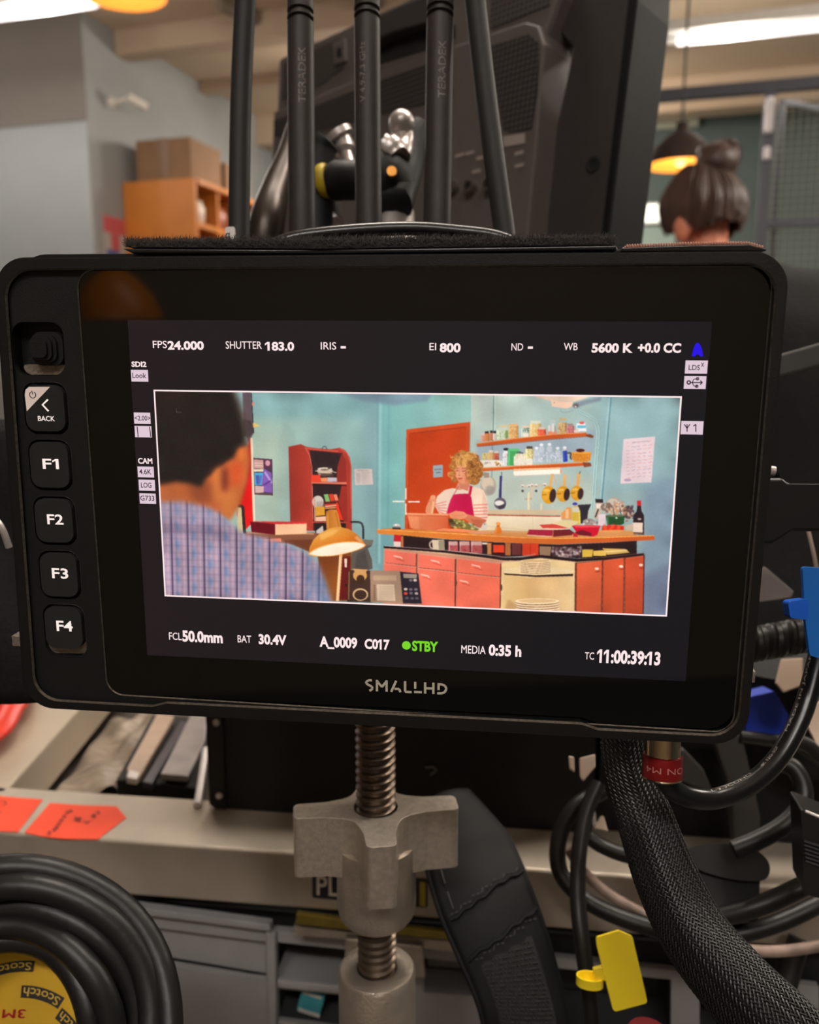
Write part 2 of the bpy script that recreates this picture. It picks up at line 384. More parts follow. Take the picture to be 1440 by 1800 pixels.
# wire mesh cage on the right, with its door ajar
CG = mat('dark_blue_grey_steel', (66, 68, 76), .45, .3)
t = thing('wire_mesh_cage', 'tall dark steel cage with wire mesh behind the person', 'cage', room(.45, 3.5, 0))
rbox('top_rail', -.9, 1.9, 3.48, 3.52, 2.165, 2.205, CG, t)
for l_ in (-.88, .30, 1.6): rbox('post', l_ - .018, l_ + .018, 3.482, 3.518, 0, 2.166, CG, t)
rbox('middle_rail', .318, 1.6, 3.485, 3.515, 1.70, 1.725, CG, t); rbox('bottom_rail', .318, 1.6, 3.485, 3.515, .04, .08, CG, t)
WIRE = mat('galvanised_wire', (128, 130, 118), .45, .4)
b = MB(RM)
for i in range(50): b.box((.33 + i * .025, 3.5, 1.1), (.0022, .0022, 2.1))
for i in range(84): b.box((.95, 3.5, .09 + i * .025), (1.26, .0022, .0022))
b.build('wire_mesh', WIRE, t)
rbox('white_hinge', .285, .312, 3.45, 3.481, 2.02, 2.14, mat('white_hinge_paint', (206, 200, 204), .4), t, bevel=.006); rbox('white_hinge', .288, .31, 3.455, 3.481, 1.93, 1.975, MATS['white_hinge_paint'], t, bevel=.006)
t2 = thing('cage_door', 'narrow steel door frame ajar from the cage post right of the hair bun', 'door', room(.345, 3.54, 0))
q0 = Vector((.345, 3.54, 0)); q1 = Vector((.80, 3.95, 0))
b = MB(RM)
for z in (.06, 2.14): b.tube([q0 + Vector((0, 0, z)), q1 + Vector((0, 0, z))], .014, 6)
b.build('crossbar', CG, t2); b = MB(RM); b.tube([q0 + Vector((0, 0, .05)), q0 + Vector((0, 0, 2.15))], .012, 6); b.tube([q1 + Vector((0, 0, .0)), q1 + Vector((0, 0, 2.15))], .014, 6); b.build('upright', CG, t2)
# lit ceiling slot / light panel and pipes on the back wall
l, z = onD(1156, 375, DB - .02); rb = thing('light_panel', 'bright white light panel on the teal back wall beside the hair bun', 'light', room(l, DB - .03, z - .06))
rbox('frame', l - .085, l + .085, DB - .03, DB - .001, z - .055, z + .055, FIXM, rb); rbox('lit_front', l - .075, l + .075, DB - .034, DB - .031, z - .045, z + .045, mat('panel_glow', (250, 255, 240), .5, emit=(250, 255, 238), estr=1.4), rb)
l, z = onD(1155, 410, DB - .02); o = rbox('wall_panel', l - .2, l + .1, DB - .012, DB - .001, z - .5, z + .04, mat('pale_teal_panel', (140, 158, 150), .7)); meta(o, 'pale teal panel on the back wall below the bright light panel', 'panel')
l, z = onD(1185, 213, DB - .03); o = rbox('cable_duct', l - .6, l + .13, DB - .04, DB - .001, z - .035, z + .03, mat('cream_duct', (190, 190, 170), .6)); meta(o, 'cream cable duct at the top of the teal back wall', 'duct')

# ------------------------------------------------------------------ the person behind the cart
DP = 2.1
SKIN = mat('warm_skin', (206, 128, 98), .5, 0, .05, 30, .05); HAIRM = mat('dark_brown_hair', (66, 46, 38), .5, 0, .35, 40, .8, 180, stretch=(1, 1, .25)); SHIRT = mat('dusty_rose_cloth', (176, 92, 84), .8, 0, .06, 60, .2)
hc = P(1252, 380, DP)           # middle of the head
foot = Vector((hc.x, hc.y, 0)); Hh = hc.z
person = thing('person', 'person seen from behind with brown hair in a bun and a rose top', 'person', foot)
fw = Vector((-.35, .94, 0)).normalized(); sd = Vector((fw.y, -fw.x, 0))     # facing away, head slightly to the left
def bp(s_, f_, z): return foot + sd * s_ + fw * f_ + Vector((0, 0, z))
nz = Hh - .135
J = {'pelvis': (bp(0, 0, .93), (.15, .11)), 'belly': (bp(0, 0, 1.08), (.125, .10)), 'chest': (bp(0, 0, nz - .17), (.15, .105)), 'neckb': (bp(0, .01, nz - .03), (.055, .055)), 'neck': (bp(0, .02, nz + .05), (.05, .052)), 'skull': (bp(0, .045, Hh + .02), (.078, .085)), 'jaw': (bp(0, .09, Hh - .05), (.05, .055)), 'crown': (bp(0, .03, Hh + .07), (.06, .066))}
E_ = [('pelvis', 'belly'), ('belly', 'chest'), ('chest', 'neckb'), ('neckb', 'neck'), ('neck', 'skull'), ('skull', 'jaw'), ('skull', 'crown')]
for k, sg in (('l', -1), ('r', 1)):
    J.update({k + 'sh': (bp(sg * .17, 0, nz - .08), (.052, .052)), k + 'el': (bp(sg * .23, .04, nz - .35), (.038, .038)), k + 'wr': (bp(sg * .20, .24, nz - .42), (.026, .026)), k + 'pa': (bp(sg * .19, .31, nz - .42), (.03, .016)),
              k + 'hip': (bp(sg * .09, 0, .86), (.085, .09)), k + 'kn': (bp(sg * .10, .02, .48), (.058, .06)), k + 'an': (bp(sg * .10, 0, .09), (.036, .038)), k + 'toe': (bp(sg * .11, .17, .035), (.035, .03))})
    E_ += [('chest', k + 'sh'), (k + 'sh', k + 'el'), (k + 'el', k + 'wr'), (k + 'wr', k + 'pa'), ('pelvis', k + 'hip'), (k + 'hip', k + 'kn'), (k + 'kn', k + 'an'), (k + 'an', k + 'toe')]
    for i, (o_, L0) in enumerate(((-.028, .06), (-.01, .072), (.009, .067), (.027, .052))):
        a_ = bp(sg * .19 + o_, .345, nz - .42); J[k + 'f%d' % i] = (a_, (.009, .009)); J[k + 'g%d' % i] = (bp(sg * .19 + o_, .345 + L0 * .6, nz - .432), (.008, .008)); J[k + 'h%d' % i] = (bp(sg * .19 + o_, .345 + L0 * .85, nz - .455), (.007, .007))
        E_ += [(k + 'pa', k + 'f%d' % i), (k + 'f%d' % i, k + 'g%d' % i), (k + 'g%d' % i, k + 'h%d' % i)]
    J[k + 't0'] = (bp(sg * .19 - sg * .035, .29, nz - .425), (.011, .011)); J[k + 't1'] = (bp(sg * .19 - sg * .055, .325, nz - .435), (.009, .009)); E_ += [(k + 'pa', k + 't0'), (k + 't0', k + 't1')]
nm = list(J); me = bpy.data.meshes.new('body'); me.from_pydata([J[n][0] - foot for n in nm], [(nm.index(a), nm.index(b_)) for a, b_ in E_], [])
ob = bpy.data.objects.new('body', me); COL.objects.link(ob); ob.parent = person; me.materials.append(SKIN); WM[ob.name] = Matrix.Translation(foot)
sm = ob.modifiers.new('skin', 'SKIN')
for i, n in enumerate(nm): me.skin_vertices[0].data[i].radius = J[n][1]; me.skin_vertices[0].data[i].use_root = (n == 'pelvis')
ob.modifiers.new('sub', 'SUBSURF').render_levels = 2
def torso(name, rows, mt, sq=.66):
    b = MB(); n = 28; vs_ = []; fs = []
    for (z, rx, ry, fo) in rows:
        for k in range(n): a = 2 * math.pi * k / n; vs_.append(bp(rx * math.cos(a), fo + ry * math.sin(a), z))
    for i in range(len(rows) - 1):
        for k in range(n): fs.append((i * n + k, i * n + (k + 1) % n, (i + 1) * n + (k + 1) % n, (i + 1) * n + k))
    b.add(vs_, fs); return b.build(name, mt, person, smooth=True, solid=.006)
torso('top', [(.86, .195, .15, 0), (1.0, .175, .14, 0), (nz - .30, .185, .14, 0), (nz - .14, .215, .135, 0), (nz - .06, .19, .11, 0), (nz - .02, .11, .085, .005), (nz + .0, .07, .07, .012)], SHIRT)
for sg in (-1, 1):
    b = MB(); b.tube([bp(sg * .15, 0, nz - .07), bp(sg * .19, .01, nz - .14), bp(sg * .235, .045, nz - .36)], [.07, .066, .056], 16); b.build('sleeve', SHIRT, person, smooth=True)
    b = MB(); b.tube([bp(sg * .085, 0, .98), bp(sg * .095, 0, .82), bp(sg * .10, .02, .48), bp(sg * .10, 0, .07)], [.11, .105, .078, .062], 18); b.build('trouser_leg', mat('black_denim', (36, 36, 40), .8), person, smooth=True)
    b = MB(); b.tube([bp(sg * .10, -.06, .035), bp(sg * .10, .0, .045), bp(sg * .11, .1, .035), bp(sg * .115, .21, .028)], [.03, .045, .045, .026], 12); b.build('shoe', mat('black_shoe', (24, 24, 24), .6), person, smooth=True)
fh = Vector((-.72, .69, 0)).normalized(); sh = Vector((fh.y, -fh.x, 0))
def bp(s_, f_, z): return foot + sh * s_ + fh * f_ + Vector((0, 0, z))
Th = Matrix((sh, fh, Vector((0, 0, 1)))).transposed()
for e_ in (-.082, .084): b = MB(); b.ball(bp(e_, .035, Hh - .03), (.014, .022, .036), 10, Th); b.build('ear', SKIN, person, smooth=True)
# hair: head cap swept up into a loose bun, as bundles of strands over a shaped shell
def headpt(az, el, k=1.0):
    s_ = 1 - .30 * max(0, math.sin(el)) ** 1.5 + .05 * max(0, -math.sin(el))
    return bp(.092 * k * s_ * math.cos(el) * math.sin(az), .03 - .105 * k * s_ * math.cos(el) * math.cos(az), Hh + .022 + .105 * k * math.sin(el))
b = MB()
el0 = lambda az: -.42 - .55 * max(0, min(1, (az - .5) / .5)) * max(0, min(1, (2.6 - az) / .4)) - .2 * max(0, min(1, (-az - .6) / .4))
b.grid(lambda u, v: headpt(-3.14159 + 6.2832 * u, el0(-3.14159 + 6.2832 * u) + (1.5 - el0(-3.14159 + 6.2832 * u)) * v, .98), 48, 20);
rsd = random.Random(3)
bun = bp(.012, .0, Hh + .128)
b.ball(bun, (.052, .05, .045), 14, Th)
for i in range(150):
    az = rsd.uniform(-2.4, 2.4); e0 = el0(az) + rsd.uniform(-.04, .25)
    pts_ = [headpt(az * (1 - .0 * k), e0 + (1.35 - e0) * k, 1.02 + .03 * math.sin(3 * k + i)) for k in (0, .3, .6, .85)] + [bun + Vector((rsd.uniform(-.03, .03), rsd.uniform(-.03, .03), -.02))]
    b.tube(spline(pts_, 4), rsd.uniform(.003, .007), 5)
for i in range(70):
    a_ = rsd.uniform(0, 6.28); ax = Vector((rsd.uniform(-1, 1), rsd.uniform(-1, 1), rsd.uniform(-1, 1))).normalized(); e1 = ax.orthogonal().normalized(); e2 = ax.cross(e1); r_ = rsd.uniform(.03, .056)
    b.tube([bun + (e1 * math.cos(a_ + t_) + e2 * math.sin(a_ + t_) * .85) * r_ for t_ in np.linspace(0, rsd.uniform(1.6, 3.4), 9)], rsd.uniform(.003, .007), 5)
for i in range(16):
    a_ = rsd.uniform(0, 6.28); p0 = bun + Vector((math.cos(a_) * .045, 0, math.sin(a_) * .04)); b.tube([p0, p0 * 1 + (p0 - bun) * .3 + Vector((.01, 0, .008)), p0 + (p0 - bun) * .45 + Vector((.02, 0, -.004))], .0012, 4)
b.build('hair', HAIRM, person, smooth=True, weld=False)
# ================================================================== the field monitor in front
def pose():
    img = np.array([(223, 563), (1252, 566), (1207, 1197), (259, 1151)], float) - np.array([720, 900])
    W, H = .1510, .0944
    ob = np.array([(-W / 2, H / 2), (W / 2, H / 2), (W / 2, -H / 2), (-W / 2, -H / 2)])
    A = []
    for (x, y), (u, v) in zip(ob, img):
        A.append([x, y, 1, 0, 0, 0, -u * x, -u * y, -u]); A.append([0, 0, 0, x, y, 1, -v * x, -v * y, -v])
    h = np.linalg.svd(np.array(A))[2][-1].reshape(3, 3)
    Mh = np.diag([1 / FPX, 1 / FPX, 1]) @ h
    if Mh[2, 2] < 0: Mh = -Mh
    a = Mh[:, 0]; b = Mh[:, 1]; c = Mh[:, 2]; s = (np.linalg.norm(a) + np.linalg.norm(b)) / 2
    f = lambda q: RIGHT * q[0] + UP * -q[1] + FWD * q[2]
    return EYE + f(c / s), f(a), f(b)
FM = Frame(*pose())
BLK = mat('black_anodised_metal', (17, 17, 18), .42, 0, .15, 400, .12, 2500, spec=.45)
BLKP = mat('black_moulded_plastic', (22, 22, 22), .55, 0, .1, 500, .15, 3000, spec=.35)
RUBB = mat('dark_rubber_key', (41, 41, 40), .7, 0, .06, 400, .1, 3000, spec=.25)
GLASS = mat('black_cover_glass', (5, 6, 6), .035, 0, .02, 40, spec=.5)
WHT = mat('glowing_key_print', (238, 228, 224), .5, emit=(238, 225, 222), estr=.75)  # emission makes this print glow, though the keys are no lamps
monitor = thing('field_monitor', 'black on-camera field monitor with five side keys showing a kitchen scene', 'monitor', FM.M)
h = FM.hits
def mm(x): return x * .001
OUT = rrect(FM.hits([(-12, 453), (1391, 441), (1312, 1311), (43, 1243)], .0025), [mm(9), mm(9), mm(9), mm(9)], 10)
# raised rim with the shallow step along its lower side
inn = FM.hits([(4, 473), (1371, 461), (1298, 1297), (1052, 1284), (1022, 1274), (292, 1237), (268, 1243), (60, 1231)], .0025)
INN = rrect(inn, [mm(8), mm(8), mm(7.5), mm(1), mm(1), mm(1), mm(1), mm(7.5)], 8)
m = MB(FM.M); m.prism(OUT, -.006, .0025, [INN]); m.build('bezel_rim', BLK, monitor, bevel=.0005, seg=2)
back = rrect([(OUT[0][0] * 0 + x, y) for x, y in FM.hits([(14, 444), (1362, 433), (1290, 1304), (52, 1238)], 0)], mm(8), 8)
m = MB(FM.M); m.prism(back, -.027, -.005); m.build('rear_housing', BLK, monitor, bevel=.0015, seg=3)
GL = rrect(FM.hits([(134, 474), (1360, 468), (1287, 1287), (189, 1219)], 0), mm(5), 10)
GLh = rrect(FM.hits([(133, 473), (1361, 467), (1289, 1289), (188, 1221)], 0.0005), mm(5.2), 10)
KEYS = [('BACK', (42, 676, 121, 758)), ('F1', (51, 776, 128, 857)), ('F2', (60, 875, 135, 953)), ('F3', (69, 970, 143, 1048)), ('F4', (77, 1064, 151, 1139))]
def kpoly(x0, y0, x1, y1, g=0, gb=0, w=0):
    # a key is square to the monitor: local box from the pixel box of its face
    (a, b) = FM.hit(x0 + 3, y0, w); (c, d) = FM.hit(x1 - 1, y1, w)
    return [(a - g, b + g), (c + g, b + g), (c + g, d - g - gb), (a - g, d - g - gb)]
holes = [rrect(kpoly(*k[1], .0007, (.0019 if k[0] == 'F4' else .0002)), mm(3.4), 6) for k in KEYS]
JR = rrect(FM.hits([(20, 566), (112, 566), (117, 660), (30, 660)], 0), mm(3.6), 8)
m = MB(FM.M); m.prism(INN, -.001, .0005, [GLh, JR] + holes); m.build('front_panel', BLKP, monitor)
m = MB(FM.M); m.prism(INN, -.0052, -.0042); m.build('inner_chassis', BLKP, monitor)
# slanted lower wall of the joystick recess and of the last key
m = MB(FM.M)
a = FM.hits([(34, 641), (114, 641), (108, 659), (44, 659)], 0)
m.prism(rrect(a, [mm(.8), mm(.8), mm(3), mm(3)], 6), -.0042, -.0012)
sl = mat('lit_recess_wall', (150, 138, 124), .45, .6, .25, 1200, .3, 4000)  # pale colour paints the overhead light on these lower walls
m.build('joystick_recess_lip', sl, monitor, bevel=.0004)
m = MB(FM.M); a = FM.hits([(73, 1129), (150, 1139), (150, 1151), (76, 1151)], 0)
m.prism(rrect(FM.hits([(74, 1128), (152, 1130), (151, 1151), (79, 1150)], 0), [mm(.5), mm(.5), mm(2.4), mm(2.4)], 6), -.0042, -.0010); m.build('key_recess_lip', sl, monitor, bevel=.0003)
m = MB(FM.M); m.prism(GL, -.0009, 0.0); m.build('cover_glass', GLASS, monitor, bevel=.0002)
EDGE = mat('worn_edge_metal', (150, 140, 128), .38, .85, .3, 900, .3, 3000)
def ring(name, loop, off, w0, w1):
    n_ = len(loop); L2 = []
    for i in range(n_):
        a, c = Vector(loop[i - 1]), Vector(loop[(i + 1) % n_]); d_ = (c - a).normalized(); L2.append(Vector(loop[i]) + Vector((d_.y, -d_.x)) * off)
    q_ = MB(FM.M); q_.add([(p[0], p[1], w0) for p in loop] + [(p.x, p.y, w1) for p in L2], [(i, (i + 1) % n_, n_ + (i + 1) % n_, n_ + i) for i in range(n_)]); return q_.build(name, EDGE, monitor, smooth=True)
ring('rim_edge', INN, .00034, .0024, .0016)
for hl in holes: ring('key_surround', hl, -.00018, .00055, .0003)
ring('outer_edge', OUT, .0003, .0021, .00256)
ring('glass_edge', GLh, .00022, .00055, .00015)
# joystick
jc = FM.hit(78, 613, .001)
js = MB(FM.M)
for r, w0, w1, dx in ((.0045, -.004, .0006, .0006), (.0037, 0, .0016, 0), (.0031, .001, .0025, -.0003), (.0024, .002, .0033, -.0006)):
    js.prism(rrect([(jc[0] + dx - r, jc[1] + r), (jc[0] + dx + r, jc[1] + r), (jc[0] + dx + r, jc[1] - r), (jc[0] + dx - r, jc[1] - r)], r * .62, 6), w0, w1)
js.build('joystick', BLKP, monitor, bevel=.0003, seg=2)
def decal(name, body, bl, tr, mt, parent, w, bold=0.0, FR=FM):
    vs_, fs = text2d(body, bold)
    u0, v0 = FR.hit(bl[0], bl[1], w); u1, v1 = FR.hit(tr[0], tr[1], w)
    q = MB(FR.M); q.add([(u0 + x * (u1 - u0), v0 + y * (v1 - v0), w) for x, y in vs_], fs)
    return q.build(name, mt, parent, weld=False)
for nm, bx in KEYS:
    k = MB(FM.M); k.prism(rrect(kpoly(*bx), mm(2.9), 7), -.0042, .0012)
    key = k.build('back_key' if nm == 'BACK' else 'function_key', RUBB, monitor, bevel=.0005, seg=3)
    x0, y0, x1, y1 = bx
    if nm == 'BACK':
        q = MB(FM.M); p = [(44, 724), (43, 688), (46, 682), (52, 679), (88, 680), (47, 724)]
        q.flat(FM.hits([(47, 723), (43.5, 694), (45, 685), (51, 680), (88, 680)], .00126), .00126); q.build('power_corner', mat('glowing_pink_key_print', (222, 202, 192), .5, emit=(222, 202, 192), estr=.3), key)  # this corner print is given a glow of its own
        q = MB(FM.M); c = FM.hit(57.5, 694, .0013); r = .00088
        arc = [Vector((c[0] + r * math.sin(t), c[1] + r * math.cos(t), .0013)) for t in np.linspace(.55, 2 * math.pi - .55, 20)]
        q.tube(arc, .00011, 6); q.tube([(c[0] - .0002, c[1] + .0011, .0013), (c[0], c[1] + .0001, .0013)], .00011, 6)
        q.build('power_symbol', BLKP, key)
        q = MB(FM.M); pts = [FM.hit(x, y, .0013) for x, y in ((83, 703), (73, 711.5), (84, 722))]
        dv = .00026
        q.flat([(pts[0][0], pts[0][1] + dv), (pts[0][0] + dv * 1.6, pts[0][1]), (pts[1][0] + dv * 2.2, pts[1][1]), (pts[2][0] + dv * 1.6, pts[2][1]), (pts[2][0], pts[2][1] - dv), (pts[1][0], pts[1][1])], .0013)
        q.build('arrow_symbol', WHT, key)
        decal('key_lettering', 'BACK', (67, 740), (96, 731.5), WHT, key, .0013, .012)
    else:
        cx, cy = (x0 + x1) / 2 - 1, (y0 + y1) / 2 - 1
        decal('key_lettering', nm, (cx - 13, cy + 8.5), (cx + 14, cy - 8.5), WHT, key, .0013, .018)
# logo, drawn letter by letter on the glass
LG = mat('glowing_logo_grey', (170, 160, 142), .5, emit=(150, 141, 125), estr=.35)  # logo print brightened by added emission
q = MB(FM.M); s = 7.2
def lp(pts): return FM.hits([(620 + x / s, 1170 + y / s) for x, y in pts], .0001)
def stroke(pts, wd):
    P2 = [Vector(p) for p in lp(pts)]; hw = wd
    for a, b in zip(P2[:-1], P2[1:]):
        d = (b - a).normalized(); n_ = Vector((-d.y, d.x)) * hw
        q.flat([tuple(a + n_), tuple(b + n_), tuple(b - n_), tuple(a - n_)], .0001)
hw = .00033
for L in ([(243, 187), (205, 185), (172, 203), (172, 226), (205, 246), (245, 266), (252, 288), (240, 305), (212, 318)],
          [(308, 325), (308, 180)], [(308, 195), (370, 270), (428, 200)], [(430, 330), (430, 186)],
          [(488, 332), (552, 192)], [(530, 294), (590, 296), (605, 338)], [(664, 198), (664, 330)], [(664, 332), (748, 336)],
          [(792, 205), (792, 292)], [(777, 333), (876, 337)], [(918, 212), (918, 354)], [(1022, 216), (1022, 360)], [(918, 286), (1022, 290)],
          [(1088, 310), (1088, 222)], [(1075, 236), (1130, 238), (1170, 255), (1188, 295), (1168, 335), (1130, 352), (1070, 350)]):
    stroke(L, hw)
q.build('logo', LG, monitor)
# side clips
CL = mat('ribbed_metal_clip', (165, 150, 138), .4, .7, .2, 900, .4, 2500)
for (x, y) in ((1318, 1185), (36, 1123)):
    c = FM.hit(x, y, 0); q = MB(FM.M); q.box((c[0], c[1], -.001), (.0019 if x > 700 else .003, .0032, .006)); q.build('side_clip', CL, monitor, bevel=.0002)

# hook-and-loop strips on the top
VEL = mat('black_loop_fabric', (24, 23, 23), .9, 0, .2, 900, .6, 2500, sheen=.4)
HAIR = mat('black_loop_fibre', (72, 67, 65), .6, 0, .3, 2000, spec=.5)
SEAM = mat('glossy_black_tape', (20, 20, 20), .3, spec=.5)
q = MB(FM.M)
lo = FM.hits([(216, 437), (560, 440), (1083, 432), (1086, 439), (560, 446), (232, 445)], .0005)
q.prism(lo, -.020, .0008); strip = q.build('loop_strip', SEAM, monitor, bevel=.0003)
q = MB(FM.M)
top = FM.hits([(222, 434), (560, 437), (1080, 430)], 0); tp2 = FM.hits([(222, 426), (300, 424), (560, 421), (1076, 417)], 0)
q.prism([top[0], top[1], top[2], tp2[3], tp2[2], tp2[1], tp2[0]], -.020, .0002); q.build('loop_pile', VEL, strip, bevel=.0006)
q = MB(FM.M)
for i in range(11000):
    t = random.random(); x = 219 + (1081 - 219) * t; y = 430 - 4 * t + random.uniform(-8, 5)
    wv = random.uniform(-.018, .0006) if random.random() < .35 else random.uniform(-.002, .0008)
    u, v = FM.hit(x, y, 0)
    if wv < -.002: u, v = FM.hit(x, 425 - 5 * t + random.uniform(-3, 3), 0)
    a = random.uniform(0, 6.28); L = random.uniform(.0007, .0019); e = .00006
    d = Vector((math.cos(a) * .9, abs(math.sin(a)) * .9 + .1, random.uniform(-.2, .8))) * L
    p = Vector((u, v, wv)); side = Vector((e, 0, 0)) if abs(d.x) < abs(d.y) else Vector((0, e, 0))
    mid = p + d * .6 + Vector((0, .0001, .0001))
    q.add([p - side, p + side, mid + side, mid - side, p + d + Vector((d.y, -d.x, 0)) * .4], [(0, 1, 2, 3), (3, 2, 4)])
fz = q.build('loop_fuzz', HAIR, strip, weld=False); fz['kind'] = 'stuff'
HK = mat('rose_lit_hooks', (196, 140, 122), .6, 0, .15, 1500, .3)  # rose colour stands for warm light on the hooks
q = MB(FM.M); q.prism(FM.hits([(1094, 435), (1200, 431), (1318, 429), (1350, 437), (1350, 440), (1094, 441)], .0), -.018, -.001); hs = q.build('hook_strip', SEAM, monitor, bevel=.0004)
q = MB(FM.M)
for r_ in range(9):
    for i in range(52):
        x = 1104 + (1348 - 1104) * (i + .5 * (r_ % 2)) / 52; y = 433.5 - 5.5 * math.sin(min(1, (x - 1094) / 190) * 1.5) + (max(0, x - 1318) ** 1.0) * .28
        u, v = FM.hit(x, y - 1, 0); q.ball((u, v + .0001, -.0016 - r_ * .0018), (.00028, .0005, .0003), 5)
hk = q.build('hook_pile', HK, hs, smooth=True); hk['kind'] = 'stuff'

# ------------------------------------------------------------------ the lamp behind the camera that the glass mirrors
gp_ = FM.to(*FM.hit(206, 560), 0); rv = (gp_ - EYE).normalized(); rv = rv - FM.Z * 2 * rv.dot(FM.Z); rp_ = gp_ + rv * 1.5
print('mirror', rp_, rv)
pendant('orange pendant lamp mirrored in the upper left corner of the monitor glass', rp_.dot(RL), rp_.dot(RD), rp_.z, .085, .09, SHO, GLOW, lit=False)
# ------------------------------------------------------------------ the display
def em(name, c, st=1.0):
    if name in MATS: return MATS[name]
    m_ = bpy.data.materials.new(name); m_.use_nodes = True; b = m_.node_tree.nodes['Principled BSDF']
    b.inputs['Base Color'].default_value = (.004, .004, .004, 1); b.inputs['Roughness'].default_value = .035
    b.inputs['Emission Color'].default_value = rgb(c); b.inputs['Emission Strength'].default_value = st
    MATS[name] = m_; return m_
DW, DH = .1510, .0944
disp = MB(FM.M); disp.box((0, 0, 0), (DW, DH, .0001))
DISP = em('display_backlight', (27, 27, 32))
nt = DISP.node_tree; b = nt.nodes['Principled BSDF']; tc = nt.nodes.new('ShaderNodeTexCoord'); gr = nt.nodes.new('ShaderNodeSeparateXYZ'); nt.links.new(tc.outputs['Generated'], gr.inputs[0])
cr = nt.nodes.new('ShaderNodeValToRGB'); cr.color_ramp.elements[0].color = rgb((29, 22, 25)); cr.color_ramp.elements[1].color = rgb((17, 17, 23)); cr.color_ramp.elements[1].position = .75
nt.links.new(gr.outputs[0], cr.inputs[0]); nt.links.new(cr.outputs[0], b.inputs['Emission Color'])
screen = disp.build('display', DISP, monitor)
OSD = em('display_white', (255, 232, 232)); OSG = em('display_green', (118, 214, 40)); OSB = em('display_blue', (36, 12, 226)); OSP = em('display_pale_box', (222, 200, 212)); OSK = em('display_dark_ink', (52, 32, 48))
W1 = .00025
def osd(body, bl, tr, mt=OSD, bold=0.0, w=W1, name='screen_text'): return decal(name, body, bl, tr, mt, screen, w, bold)
osd('FPS', (269, 612), (293, 599), bold=.004); osd('24.000', (295, 615), (358, 599.5), bold=.038)
osd('SHUTTER', (397, 613), (460, 600), bold=.004); osd('183.0', (466, 616.5), (517, 601), bold=.038)
osd('IRIS', (564, 614.5), (591, 601.5), bold=.004); osd('-', (599, 612.5), (608, 608.5), bold=.038)
osd('EI', (755, 615.5), (767, 603), bold=.004); osd('800', (773, 619.5), (810, 603), bold=.038)
osd('ND', (899, 616), (920, 603.5), bold=.004); osd('-', (928, 613), (937, 609), bold=.038)
osd('WB', (991, 615.5), (1016, 603), bold=.004); osd('5600 K', (1040, 620), (1113, 603), bold=.038); osd('+0.0 CC', (1121, 620), (1198, 603), bold=.038)
osd('SDI2', (231.5, 645), (257, 635.5), bold=.035); osd('CAM', (243, 815), (267.5, 805.5), bold=.035)
osd('FCL', (297.5, 1124.5), (319, 1112.5), bold=.004); osd('50.0mm', (321, 1128), (391, 1111), bold=.038)
osd('BAT', (418, 1129), (441.5, 1117.5), bold=.004); osd('30.4V', (455, 1132.5), (503.5, 1116.5), bold=.038)
osd('A_0009', (562, 1140), (628, 1121), bold=.038); osd('C017', (641, 1141), (685, 1124.5), bold=.038)
osd('STBY', (724.5, 1144.5), (770.5, 1128), OSG, .038)
osd('MEDIA', (811, 1148), (854, 1136), bold=.004); osd('0:35 h', (859, 1152.5), (917, 1135), bold=.038)
osd('TC', (1028, 1159), (1045, 1147), bold=.004); osd('11:00:39:13', (1049, 1165.5), (1162, 1146), bold=.038)
c = FM.hit(714.5, 1134.5, W1); q = MB(FM.M); q.flat([(c[0] + .00122 * math.cos(t), c[1] + .00122 * math.sin(t)) for t in np.linspace(0, 6.2832, 28)[:-1]], W1); q.build('standby_dot', OSG, screen)
c = FM.hits([(1216, 626), (1219, 613), (1222.5, 605), (1226.5, 602), (1230.5, 605), (1234, 613), (1236.5, 626), (1231, 627), (1229, 623.5), (1224, 623.5), (1221.5, 627)], W1); q = MB(FM.M); q.flat(c, W1); q.build('camera_marker', OSB, screen)
def tagbox(x0, y0, x1, y1, txt=None, ttr=None):
    (a, b), (c_, d) = FM.hit(x0, y0, W1), FM.hit(x1, y1, W1)
    q = MB(FM.M); q.flat([(a, b), (c_, b), (c_, d), (a, d)], W1); o = q.build('status_box', OSP, screen)
    if txt: osd(txt, ttr[:2], ttr[2:], OSK, .012, W1 + .0001, 'status_text')
    return o
tagbox(230, 650, 261, 671, 'Look', (233, 664.5, 257, 655.5)); tagbox(235, 725, 265, 745, '<2.00>', (237, 739, 264, 731)); tagbox(236.5, 748.5, 267, 769)
tagbox(241.5, 820, 271, 839.5, '4.6K', (245, 833.5, 266, 825)); tagbox(243.5, 843, 273, 863, 'LOG', (248, 857, 266, 848.5)); tagbox(245, 867, 274.5, 886, 'G733', (247, 880, 271, 871.5))
tagbox(1205.5, 633.5, 1243, 657, 'LDS', (1210.5, 650.5, 1231, 641.5)); osd('x', (1232, 645), (1238.5, 637.5), OSK, 0, W1 + .0001, 'status_text')
tagbox(1203.5, 661, 1240.5, 684); tagbox(1198, 740, 1235.5, 764)
def line2(mb, pts, hw, w):
    pp = [Vector(FM.hit(x, y, w)) for x, y in pts]
    for a, b in zip(pp[:-1], pp[1:]):
        d = (b - a).normalized(); n_ = Vector((-d.y, d.x)) * hw; mb.flat([tuple(a + n_), tuple(b + n_), tuple(b - n_), tuple(a - n_)], w)
q = MB(FM.M); w2 = W1 + .0001
line2(q, [(1213, 672.5), (1234, 672.5)], .00013, w2); line2(q, [(1231, 669), (1235, 672.5), (1231, 676)], .00013, w2)
line2(q, [(1217, 672.5), (1220, 666.5), (1226, 666)], .00011, w2); line2(q, [(1217, 672.5), (1220, 678.5), (1225, 679)], .00011, w2)
for (x, y, r) in ((1211, 672.3, 3), (1226.5, 665.8, 2), (1225, 679, 2)):
    line2(q, [(x - r * math.cos(t), y - r * math.sin(t)) for t in np.linspace(0, 6.3, 14)], .00018, w2)
